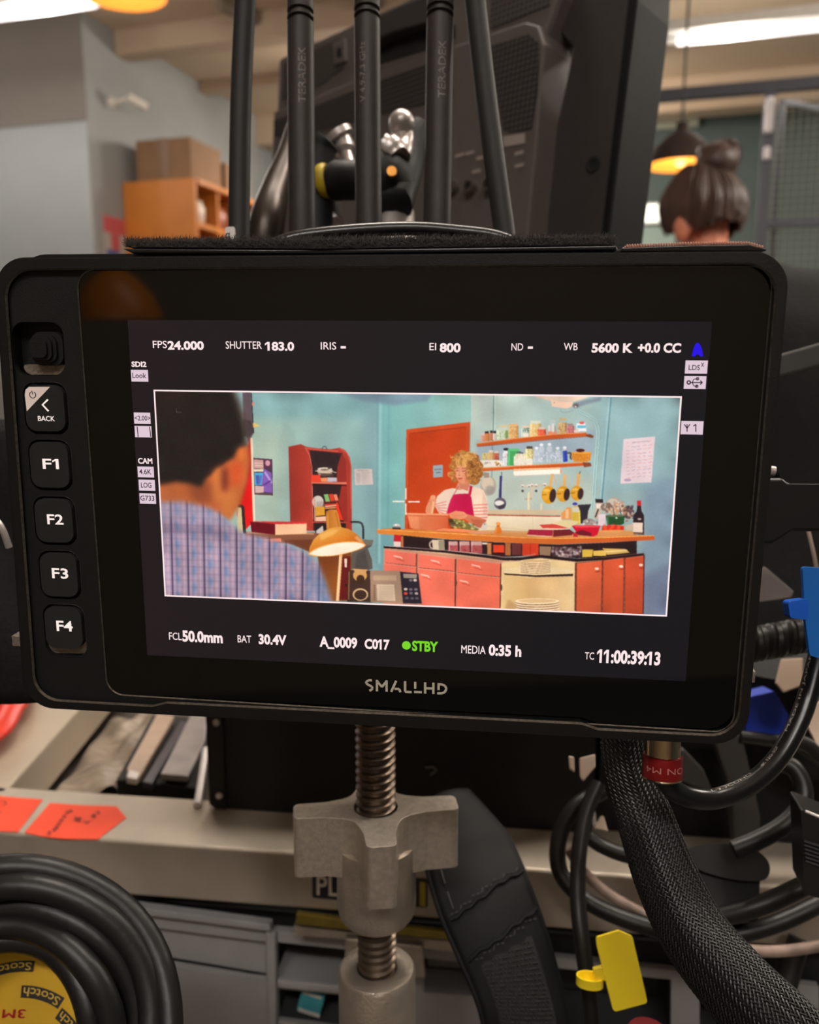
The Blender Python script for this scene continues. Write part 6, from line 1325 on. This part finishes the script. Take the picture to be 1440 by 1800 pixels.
# ------------------------------------------------------------------ coil of black cable with a tape roll inside, hanging at the lower left
DCO = .268
FQ = Frame(P(-12, 1835, DCO), RIGHT + FWD * .10, UP + FWD * .34)
t = thing('cable_coil', 'thick black cable coiled in five loops at the lower left corner', 'cable', FQ.to(0, -.07, 0))
RUBC = mat('thick_rubber_cable', (27, 26, 26), .42, 0, .12, 40, .1, 500, spec=.45)
pts_ = []
px2m = DCO / FPX
for i in range(9):
    RL_ = (291, 257, 223, 190, 308, 274, 240, 206, 174, 166); Rr = RL_[i] * px2m; dz = (-.008, -.007, -.008, -.007, 0, .003, -.001, .003, 0)[i]
    for k in range(64):
        a_ = 2 * math.pi * k / 64; R2 = Rr + (RL_[i + 1] * px2m - Rr) * max(0, (k - 32) / 32.0)
        wob = 1 + .018 * math.sin(a_ * 2 + i * 1.7)
        pts_.append(FQ.to(R2 * wob * math.cos(a_ - 1.7), .93 * R2 * wob * math.sin(a_ - 1.7), dz + .003 * math.sin(a_ * 3 + i)))
b = MB(); b.tube(pts_, .0043, 14); b.build('cable', RUBC, t, smooth=True)
# the yellow tape roll
YEL = mat('yellow_tape_core_card', (212, 166, 28), .55, 0, .08, 30); TAPER = mat('beige_tape_roll', (176, 148, 112), .6)
FY = Frame(P(22, 1902, .285), RIGHT, UP + FWD * .30)
t = thing('tape_roll', 'roll of tape with a yellow printed face inside the black cable coil', 'tape', FY.to(0, -.035, -.01))
ry = 240 * .285 / FPX
b = MB(FY.M); cir = lambda r_, n2=64: [(r_ * math.cos(k), r_ * math.sin(k)) for k in np.linspace(0, 2 * math.pi, n2 + 1)[:-1]]
b.prism(cir(ry), -.022, -.001, [cir(.008, 32)]); b.build('wound_tape', TAPER, t, bevel=.0005)
b = MB(FY.M); b.prism(cir(ry * .985), -.0008, 0, [cir(.008, 32)]); b.build('printed_face', YEL, t)
BK2 = mat('black_print', (34, 30, 26), .6); YP = mat('yellow_print', (206, 170, 60), .6); RP = mat('red_print', (196, 36, 44), .6)
def arcbox(x0, y0, x1, y1, hpx, ctr=None):
    # a curved black box with an upside-down word in it, from the picture points of its ends
    a_ = Vector(FY.hit(x0, y0, .0003)); c2 = Vector(FY.hit(x1, y1, .0003)); ra = (a_.length + c2.length) / 2; g0 = math.atan2(a_.y, a_.x); g1 = math.atan2(c2.y, c2.x); hh_ = hpx * .285 / FPX
    o_ = [((ra + s_ * hh_ / 2) * math.cos(g0 + (g1 - g0) * k), (ra + s_ * hh_ / 2) * math.sin(g0 + (g1 - g0) * k)) for s_, ks in ((1, np.linspace(0, 1, 10)), (-1, np.linspace(1, 0, 10))) for k in ks]
    b_ = MB(FY.M); b_.flat(o_, .0003); b_.build('word_box', BK2, t)
    vs2, fs2 = text2d('Scotch', .01); q_ = []
    for x, y in vs2:
        k = .94 - .88 * x; r_ = ra + (.5 - y) * hh_ * .72; q_.append((r_ * math.cos(g0 + (g1 - g0) * k), r_ * math.sin(g0 + (g1 - g0) * k), .0005))
    b_ = MB(FY.M); b_.add(q_, fs2); b_.build('word', YP, t, weld=False)
arcbox(-20, 1706, 59, 1704, 18); arcbox(37, 1744, 108, 1763, 20); arcbox(91, 1798, 160, 1830, 20)
vs2, fs2 = text2d('3M', .02); a_ = FY.hit(3, 1790, .0005); c2 = FY.hit(45, 1774, .0005); b = MB(FY.M)
b.add([(c2[0] + (a_[0] - c2[0]) * x, c2[1] + (a_[1] - c2[1]) * y, .0005) for x, y in vs2], fs2); b.build('red_word', RP, t, weld=False)

# ------------------------------------------------------------------ black padded strap
STR = mat('black_leather_strap', (16, 16, 17), .65, 0, .12, 90, .1, 1400, spec=.22); STM = mat('black_spacer_mesh', (22, 21, 22), .75, 0, .1, 200, .2, 1500); THR = mat('dark_grey_thread', (66, 64, 64), .7)
Lp = [(744, 1420), (748, 1500), (756, 1545), (776, 1610), (806, 1680), (832, 1740), (850, 1800), (858, 1880)]; Rp = [(822, 1392), (884, 1462), (908, 1505), (930, 1560), (958, 1640), (984, 1735), (1000, 1805), (1010, 1890)]
dl = [.385, .365, .352, .340, .332, .327, .324, .324]; drr = [.387, .370, .358, .347, .338, .333, .330, .330]
SL = spline([P(x, y, d) for (x, y), d in zip(Lp, dl)], 10); SRR = spline([P(x, y, d) for (x, y), d in zip(Rp, drr)], 10); ns = len(SL) - 1
def strapf(u, v, lift=0.0):
    i = min(ns, int(round(v * ns))); p = SL[i] * (1 - u) + SRR[i] * u
    nn = (SRR[i] - SL[i]).cross(SL[min(ns, i + 1)] - SL[max(0, i - 1)]).normalized()
    if nn.dot(EYE - p) < 0: nn = -nn
    return p + nn * (.004 * (1 - (2 * u - 1) ** 2) + lift)
strap = thing('padded_strap', 'black padded shoulder strap draped over the rail beside the star knob', 'strap', P(940, 1880, .31))
b = MB(); b.grid(lambda u, v: strapf(u, v), 12, ns); b.build('strap_body', STR, strap, smooth=True, solid=.004)
b = MB(); b.tube([strapf(0, k / ns, .001) for k in range(ns + 1)], .0013, 8); b.tube([strapf(1, k / ns, .001) for k in range(ns + 1)], .0012, 8); b.build('edge_piping', STR, strap, smooth=True)
b = MB()
for v0, u0, u1, dv in ((.47, .06, .98, -.10), (.60, .06, .98, -.10)):
    b.tube([strapf(u, v0 + dv * u, .0026) for u in np.linspace(u0, u1, 12)], .0009, 6)
b.build('cross_seam', STR, strap, smooth=True)
b = MB()
for v0, dv in ((.455, -.10), (.615, -.10)):
    for k in range(16): u = .08 + .88 * k / 16; b.tube([strapf(u, v0 + dv * u, .0026), strapf(u + .03, v0 + dv * (u + .03), .0026)], .00022, 5)
for k in range(26): v = .12 + .32 * k / 26; b.tube([strapf(.13, v, .0026), strapf(.13, v + .007, .0026)], .00022, 5)
b.build('stitching', THR, strap)
b = MB(); b.grid(lambda u, v: strapf(.16 + .66 * u, .635 + .36 * v - .08 * (.16 + .66 * u), .0024), 10, 24); b.build('mesh_pad', STM, strap, smooth=True)
b = MB()
for i in range(32):
    for j in range(15):
        u = .18 + .62 * (j + .5 * (i % 2)) / 15; v = .645 + .34 * i / 32 - .08 * u; b.ball(strapf(u, v, .0025), (.00042, .00042, .00042), 4)
o = b.build('mesh_beads', STM, strap, smooth=True, weld=False); o['kind'] = 'stuff'
# ================================================================== cables, tags and fittings at the right
ARMB = mat('black_bracket_metal', (20, 20, 20), .4, .2, .1, 100)
FA = Frame(P(1390, 880, .262), RIGHT, UP)
t = thing('mounting_bracket', 'black bracket arm fixed to the right side of the field monitor', 'arm', FA.M)
b = MB(FA.M); b.prism(FA.hits([(1250, 842), (1376, 840), (1388, 850), (1950, 856), (1950, 938), (1396, 934), (1360, 956), (1250, 956)]), -.022, 0); b.build('arm_body', ARMB, t, bevel=.001, seg=3)
b = MB(FA.M); c_ = FA.hit(1350, 820); e_ = FA.hit(1376, 824); b.tube([(c_[0], c_[1] - .0006, -.006), (e_[0], e_[1] - .0006, -.006)], .0017, 12); b.build('silver_screw', CHR, t, smooth=True)
b = MB(FA.M); b.prism(FA.hits([(1376, 828), (1380, 836), (1386, 848), (1376, 842)]), -.01, -.002); b.build('edge_wedge', ARMB, t)
FG = Frame(P(1410, 632, .34), RIGHT, UP)
b = MB(FG.M); b.prism(FG.hits([(1330, 634), (1376, 621), (1800, 500), (1800, 548), (1372, 662), (1330, 668)]), -.012, 0); o = b.build('grey_plate', mat('dark_grey_painted_metal', (58, 57, 54), .5, .1, .06, 60), bevel=.001); meta(o, 'dark grey slanted metal plate at the right of the field monitor, above the bracket arm', 'plate')
# soft black cover hanging behind on the right
q0 = P(1470, 700, .62)
b = MB()
def cov(u, v):
    a_ = -1.45 + 2.9 * u; r_ = .085 * (1.0 - .22 * max(0, v - .82) / .18) * (1 + .05 * math.sin(9 * v + 3 * u))
    top = 0 if v < .9 else -.03 * ((v - .9) / .1) ** 2
    return P(1470, 1260 - 850 * v, .60) + RIGHT * (math.sin(a_) * r_) + FWD * (-math.cos(a_) * r_ * .6 + .04) + Vector((0, 0, top + .004 * math.sin(14 * u + 5 * v)))
b.grid(cov, 26, 36); o = b.build('black_cover', CLOTH, smooth=True, solid=.006); meta(o, 'soft black cloth cover hanging at the right edge behind the field monitor', 'cover')
# beige wire, pale cards, blue cap
b = MB(); b.tube(spline([P(1418, 920, .33), P(1424, 945, .33), P(1433, 985, .33), P(1442, 1040, .332)], 5), .0008, 8); o = b.build('thin_wire', mat('beige_wire_jacket', (196, 172, 156), .5), smooth=True); meta(o, 'thin beige wire above the blue cable tag', 'wire')
PALE = mat('pale_beige_card', (186, 164, 146), .65, 0, .05, 30)
def card(lab, pts, d, mt=PALE, th=.0012, name='pale_card', cat='card'):
    f_ = Frame(P(pts[0][0], pts[0][1], d), RIGHT + FWD * .1, UP + FWD * .5); b_ = MB(f_.M); b_.prism(f_.hits(pts), -th, 0); o_ = b_.build(name, mt, bevel=.0005); return meta(o_, lab, cat)
card('pale beige card between the coiled cord and the royal blue plug', [(1374, 1158), (1412, 1156), (1412, 1205), (1378, 1217), (1364, 1200)], .40)
card('pale beige card behind the lettered black cable at the right edge', [(1416, 1246), (1460, 1220), (1460, 1330), (1438, 1312), (1416, 1268)], .39)
card('grey slatted metal piece behind the bracket arm', [(1330, 1000), (1345, 996), (1396, 1040), (1392, 1050), (1334, 1058)], .42, mat('warm_grey_metal', (84, 76, 73), .45, .3), name='metal_piece', cat='metal piece')
card('pale beige clip seen under the field monitor left of the braided sleeve', [(1019, 1332), (1047, 1325), (1048, 1348), (1026, 1374), (1020, 1366)], .33, name='beige_clip', cat='clip')
card('narrow pale clip beside the black case under the field monitor', [(1000, 1328), (1010, 1330), (1011, 1358), (1002, 1352)], .34, name='beige_clip', cat='clip')
card('small beige triangle of card between cable loops left of the braided sleeve', [(1044, 1456), (1056, 1434), (1062, 1434), (1070, 1462)], .37)
f_ = Frame(P(1349, 1250, .40), RIGHT, UP)
b = MB(f_.M); b.prism(rrect(f_.hits([(1312, 1226), (1362, 1215), (1386, 1256), (1380, 1290), (1312, 1292)]), .0012, 4), -.012, 0); o = b.build('blue_plug', mat('royal_blue_plastic', (26, 58, 176), .5), bevel=.002, seg=3); meta(o, 'royal blue plug at the lower right corner of the field monitor', 'plug')
b = MB(); c_ = P(1446, 1195, .36); b.ball(c_, (.006, .006, .009), 10); o = b.build('yellow_plug', mat('dull_yellow_plastic', (190, 160, 40), .5), smooth=True); meta(o, 'dull yellow plug at the right edge below the blue tag', 'plug')
# dark grey bracket behind the cables
BRK = mat('mid_grey_bracket', (72, 69, 66), .5, .2, .06, 60)
f_ = Frame(P(1300, 1360, .40), RIGHT, UP); t = thing('grey_bracket', 'mid grey metal bracket behind the looping black cables', 'bracket', f_.M)
b = MB(f_.M); b.prism(f_.hits([(1252, 1290), (1304, 1290), (1322, 1362), (1338, 1440), (1332, 1600), (1300, 1600), (1286, 1390)]), -.006, 0); b.build('upright', BRK, t, bevel=.001)
b = MB(f_.M); b.prism(f_.hits([(1196, 1330), (1210, 1322), (1246, 1360), (1262, 1398), (1230, 1392), (1196, 1376)]), -.012, -.007); b.build('foot', BRK, t, bevel=.001)
# coiled cord
b = MB(); ax0, ax1 = P(1318, 1134, .34), P(1700, 1064, .32); n_ = 31; e1 = UP; e2 = FWD; pts_ = []
for k in range(n_ * 16 + 1):
    q_ = k / (n_ * 16); a_ = 2 * math.pi * k / 16; pts_.append(ax0 + (ax1 - ax0) * q_ + (e1 * math.cos(a_) + e2 * math.sin(a_)) * .0050)
b.tube(pts_, .0022, 8); o = b.build('coiled_cord', MATB, smooth=True); meta(o, 'coiled black cord at the right edge of the field monitor, beside the blue tag', 'cord')
# black lettered cable down to the red connector
CB = spline([P(1720, 720, .32), P(1580, 830, .30), P(1480, 950, .282), P(1450, 1040, .275), P(1444, 1120, .272), P(1432, 1180, .27), P(1408, 1260, .266), P(1370, 1330, .262), P(1320, 1378, .258), P(1262, 1403, .255), P(1215, 1402, .252), P(1184, 1388, .250), P(1168, 1366, .249)], 10)
t = thing('lettered_cable', 'shiny black cable with white lettering curving into the red connector', 'cable', P(1262, 1418, .256))
b = MB(); b.tube(CB, .0031, 18); b.build('jacket', GLOSSB, t, smooth=True)
cl = [0.0]
for a, c in zip(CB[:-1], CB[1:]): cl.append(cl[-1] + (c - a).length)
def cpt(s_):
    i = 0
    while i < len(cl) - 2 and cl[i + 1] < s_: i += 1
    k = (s_ - cl[i]) / (cl[i + 1] - cl[i]); return CB[i] + (CB[i + 1] - CB[i]) * k, (CB[i + 1] - CB[i]).normalized()
def cabletext(txt, s0, s1, hgt, side):
    vs2, fs2 = text2d(txt, 0); q_ = []
    for x, y in vs2:
        p, T2 = cpt(s0 + (s1 - s0) * x); tc_ = (EYE - p); tc_ = (tc_ - T2 * tc_.dot(T2)).normalized(); sd_ = T2.cross(tc_)
        an = side + (y - .5) * hgt / .0031; q_.append(p + tc_ * .00313 * math.cos(an) + sd_ * .00313 * math.sin(an))
    b_ = MB(); b_.add(q_, fs2); b_.build('cable_lettering', mat('white_cable_ink', (190, 182, 176), .5), t, weld=False)
Lc = cl[-1]
Lf = cl[30]; cabletext('MADE IN JAPAN', Lf + (Lc - Lf) * .47, Lf + (Lc - Lf) * .20, .0011, .72); cabletext('4K 12G-SDI', Lf + (Lc - Lf) * .62, Lf + (Lc - Lf) * .53, .0010, .72); cabletext('L-3.3CUHD', Lf + (Lc - Lf) * .82, Lf + (Lc - Lf) * .66, .0010, .9)
# red connector below the field monitor
f0 = P(1166, 1300, .247); f1 = P(1164, 1372, .247); ax = (f1 - f0).normalized(); Lr = (f1 - f0).length
t = thing('red_connector', 'red and chrome cable connector plugged into the underside of the field monitor', 'connector', f1)
CHRM = mat('polished_nickel', (190, 170, 140), .12, .95, .05, 40)
b = MB(); b.lathe([(.0050, -.008), (.0050, Lr * .46), (.0046, Lr * .48)], f0, ax, 32); b.build('chrome_barrel', CHRM, t, smooth=True)
b = MB(); b.lathe([(.0049, Lr * .36), (.0057, Lr * .38), (.0058, Lr * .86), (.0056, Lr * .9)], f0, ax, 32); b.build('red_sleeve', mat('dark_red_anodised', (150, 30, 32), .35, .4), t, smooth=True)
b = MB(); b.lathe([(.0056, Lr * .9), (.0058, Lr * .93), (.0050, Lr * .98), (.0032, Lr)], f0, ax, 32); b.build('end_ring', CHRM, t, smooth=True)
vs2, fs2 = text2d('ON M4', 0); b = MB(); tc_ = (EYE - (f0 + f1) / 2); tc_ = (tc_ - ax * tc_.dot(ax)).normalized(); sd_ = ax.cross(tc_); q_ = []
if sd_.dot(RIGHT) < 0: sd_ = -sd_
for x, y in vs2: an = 1.25 - 2.1 * x; q_.append(f0 + ax * (Lr * (.57 + .15 * y)) + (tc_ * math.cos(an) + sd_ * math.sin(an)) * .00583)
b.add(q_, fs2); b.build('connector_lettering', mat('pink_engraving', (190, 120, 116), .5), t, weld=False)
# blue tag and its strap
BLU = mat('bright_blue_plastic_tag', (24, 104, 190), .4, 0, .04, 30, spec=.5)
f_ = Frame(P(1430, 1070, .245), RIGHT, UP); t = thing('blue_cable_tag', 'bright blue plastic cable tag at the right edge', 'tag', f_.M)
b = MB(f_.M); b.prism(rrect(f_.hits([(1411, 996), (1470, 1000), (1470, 1166), (1424, 1152), (1416, 1090)]), .0008, 4), -.0016, 0); b.build('tag_plate', BLU, t, bevel=.0003)
b = MB(f_.M); b.prism(rrect(f_.hits([(1384, 1057), (1420, 1052), (1420, 1090), (1388, 1086)]), .001, 4), -.0035, .0005); b.build('tag_clasp', mat('mid_blue_plastic', (22, 92, 200), .35), t, bevel=.0006)
# cable loops
def cable(lab, pts, r, mt=MATB, name='cable', n=9, cat='cable'):
    b_ = MB(); b_.tube(spline([P(x, y, d) for x, y, d in pts], n), r, 14); o_ = b_.build(name, mt, smooth=True); return meta(o_, lab, cat)
cable('black cable in a wide loop left of the braided sleeve, outermost of the loops', [(1060, 1390, .375), (1012, 1418, .372), (984, 1468, .37), (984, 1530, .366), (1024, 1578, .36), (1090, 1612, .352), (1180, 1638, .345), (1270, 1645, .342), (1360, 1625, .342), (1460, 1578, .345), (1640, 1480, .36)], .0036)
cable('black cable hanging straight down through the yellow tag', [(1052, 1376, .365), (1030, 1430, .36), (1018, 1500, .352), (1016, 1580, .345), (1024, 1660, .338), (1036, 1750, .335), (1044, 1850, .335)], .0033)
cable('worn pinkish cable with bare patches passing under the braided sleeve', [(1000, 1492, .374), (1024, 1530, .372), (1068, 1570, .368), (1130, 1606, .362), (1220, 1650, .356), (1300, 1668, .352), (1370, 1672, .352), (1460, 1660, .354), (1700, 1620, .37)], .0023, mat('worn_pink_jacket', (176, 150, 136), .55, 0, .3, 90, c2=(120, 100, 90)))
cable('black cable curling from the right down into the black plug', [(1372, 1340, .345), (1396, 1352, .343), (1412, 1384, .34), (1408, 1418, .337), (1376, 1452, .334), (1330, 1478, .332), (1290, 1494, .332)], .0036)
cable('black cable sweeping up to the right below the black plug', [(1200, 1618, .338), (1260, 1612, .334), (1330, 1594, .33), (1400, 1564, .33), (1460, 1530, .332), (1660, 1420, .35)], .0038)
cable('black cable behind the lettered cable near the royal blue plug', [(1300, 1294, .40), (1350, 1300, .40), (1400, 1308, .40), (1470, 1350, .40), (1640, 1400, .40)], .0030)
cable('black cable at the right edge below the pale card', [(1380, 1296, .385), (1420, 1310, .385), (1470, 1342, .385), (1640, 1380, .39)], .0034)
cable('short black cable showing between the loops and the braided sleeve', [(1034, 1470, .385), (1060, 1488, .383), (1096, 1502, .38), (1140, 1512, .378)], .0034)
cable('black cable hidden low behind the braided sleeve', [(1406, 1650, .39), (1390, 1700, .388), (1370, 1780, .385), (1360, 1880, .385)], .0050)
u0 = max(FC.hit(1016, 1440, 0)[0], L_ + .002); t = thing('cable_backdrop', 'black block added as a backdrop on the rail behind the looping cables', 'backdrop', FC.to(u0 + .06, 0, -.04))  # black block added as a dark backdrop behind the cables
b = MB(FC.M); b.prism(rrect([(u0, 0), (u0 + .16, 0), (u0 + .155, .075), (u0 + .07, .088), (u0 + .002, .084)], .006, 5), -.10, -.004); b.build('backdrop_body', CLOTH, t, bevel=.006, seg=4, smooth=True)
# black plug
f_ = Frame(P(1280, 1520, .338), RIGHT + FWD * .1, UP + FWD * .5); PLG = mat('black_plug_rubber', (30, 29, 28), .5, 0, .1, 60, spec=.4)
t = thing('power_plug', 'black moulded power plug with an oval cap right of the braided sleeve', 'plug', f_.M)
b = MB(f_.M); b.prism(smooth2(f_.hits([(1208, 1494), (1250, 1482), (1310, 1486), (1345, 1506), (1354, 1530), (1340, 1548), (1290, 1546), (1232, 1530), (1212, 1512)]), 5), -.012, 0); b.build('oval_cap', PLG, t, bevel=.003, seg=4, smooth=True)
b = MB(f_.M); b.prism(rrect(f_.hits([(1222, 1528), (1344, 1540), (1340, 1620), (1240, 1616)]), .002, 4), -.016, -.0035); b.build('plug_body', PLG, t, bevel=.002, seg=3)
# black box at the right edge
f_ = Frame(P(1428, 1500, .285), RIGHT + FWD * -.25, UP); t = thing('black_connector_box', 'black ribbed connector box with a silver top edge at the right picture edge', 'box', f_.M)
b = MB(f_.M); b.prism(rrect(f_.hits([(1408, 1422), (1500, 1460), (1500, 1596), (1414, 1572)]), .0008, 3), -.02, 0); b.build('box_body', GLOSSB, t, bevel=.0006)
b = MB(f_.M)
for k in range(6): b.tube([(*f_.hit(1413 + k * .5, 1478 + k * 7, .0004), .0004), (*f_.hit(1480, 1500 + k * 7, .0004), .0004)], .0006, 6)
b.build('grip_ribs', MATB, t, smooth=True)
b = MB(f_.M); b.tube([(*f_.hit(1416, 1426, .0003), .0003), (*f_.hit(1500, 1461, .0003), .0003)], .0005, 6); b.build('silver_edge', CHR, t, smooth=True)
# braided sleeve
SLP = [(1094, 1270, .285), (1104, 1350, .28), (1134, 1440, .272), (1170, 1540, .264), (1220, 1640, .255), (1292, 1730, .246), (1368, 1812, .238), (1440, 1890, .232)]
wpx = [74, 80, 94, 106, 116, 128, 146, 160]
pth = spline([P(*p) for p in SLP], 16); NS = len(pth)
rad = [np.interp(i / (NS - 1), np.linspace(0, 1, 8), [w_ / 2 * p[2] / FPX for w_, p in zip(wpx, SLP)]) for i in range(NS)]
t = thing('braided_sleeve', 'thick black braided cable sleeve running diagonally at the lower right', 'cable sleeve', P(1440, 1890, .24))
b = MB(); b.tube(pth, [r_ * .94 for r_ in rad], 28); b.build('sleeve_core', mat('black_sleeve_core', (14, 14, 14), .6), t, smooth=True)
BRD = mat('black_nylon_braid', (10, 10, 10), .42, 0, .3, 700, spec=.55)
T0 = None; frames = []
for i in range(NS):
    a_ = pth[max(0, i - 1)]; c_ = pth[min(NS - 1, i + 1)]; T_ = (c_ - a_).normalized()
    n1 = (EYE - pth[i]); n1 = (n1 - T_ * n1.dot(T_)).normalized(); frames.append((n1, T_.cross(n1)))
s_len = [0.0]
for a_, c_ in zip(pth[:-1], pth[1:]): s_len.append(s_len[-1] + (c_ - a_).length)
b = MB(); KS = 54; FINE = 420
for dr_ in (1, -1):
    for k in range(KS):
        line_ = []
        for j in range(FINE):
            q_ = j / (FINE - 1) * (NS - 1); i = min(NS - 2, int(q_)); fr_ = q_ - i
            ph = 2 * math.pi * k / KS + dr_ * s_len[i] * (1 - fr_) * 80 + dr_ * s_len[i + 1] * fr_ * 80
            if math.cos(ph) < -.25: 
                if len(line_) > 3: b.tube(line_, .00027, 4, cap=False)
                line_ = []; continue
            n1 = frames[i][0] * (1 - fr_) + frames[i + 1][0] * fr_; n2 = frames[i][1] * (1 - fr_) + frames[i + 1][1] * fr_
            r_ = rad[i] * (1 - fr_) + rad[i + 1] * fr_ + .00012 * math.sin(ph * KS / 2 * 1.0 + (0 if dr_ > 0 else math.pi) )
            rid = .0004 * math.cos(5 * math.atan2(math.sin(ph), math.cos(ph)))
            line_.append(pth[i] * (1 - fr_) + pth[i + 1] * fr_ + (n1 * math.cos(ph) + n2 * math.sin(ph)) * (r_ + rid))
        if len(line_) > 3: b.tube(line_, .00027, 4, cap=False)
b.build('braid', BRD, t, weld=False)
# yellow tag on the hanging cable
YT = mat('bright_yellow_plastic_tag', (250, 222, 40), .4, 0, .05, 40, spec=.5)
f_ = Frame(P(1090, 1690, .315), RIGHT, UP + FWD * .2); t = thing('yellow_cable_tag', 'bright yellow plastic tag tied round the hanging black cable', 'tag', f_.M)
b = MB(f_.M); b.prism(rrect(f_.hits([(1048, 1648), (1088, 1636), (1112, 1646), (1139, 1763), (1079, 1779), (1064, 1720), (1050, 1664)]), [.0012] * 7, 4), -.0014, 0); b.build('tag_plate', YT, t, bevel=.0004)
b = MB(f_.M); cc = f_.hit(1029, 1714, -.012); b.lathe([(.0044, -.0016), (.0050, -.0016), (.0050, .0016), (.0044, .0016), (.0044, -.0016)], (cc[0], cc[1] + .0008, -.0035), (.06, 1, .1), 28); b.build('tag_loop', YT, t, smooth=True)
b = MB(f_.M); b.prism(f_.hits([(1044, 1704), (1068, 1698), (1072, 1728), (1046, 1722)]), -.003, -.0008); b.build('tag_neck', YT, t, bevel=.0004)
b = MB(); c_ = P(1136, 1862, .33); b.lathe([(.0075, -.02), (.0078, .008), (.007, .0125), (0, .013)], c_, (0, .05, 1), 20); o = b.build('red_plug', mat('dark_red_plastic', (112, 16, 22), .45), smooth=True); meta(o, 'dark red plastic plug at the bottom edge below the yellow tag', 'plug')
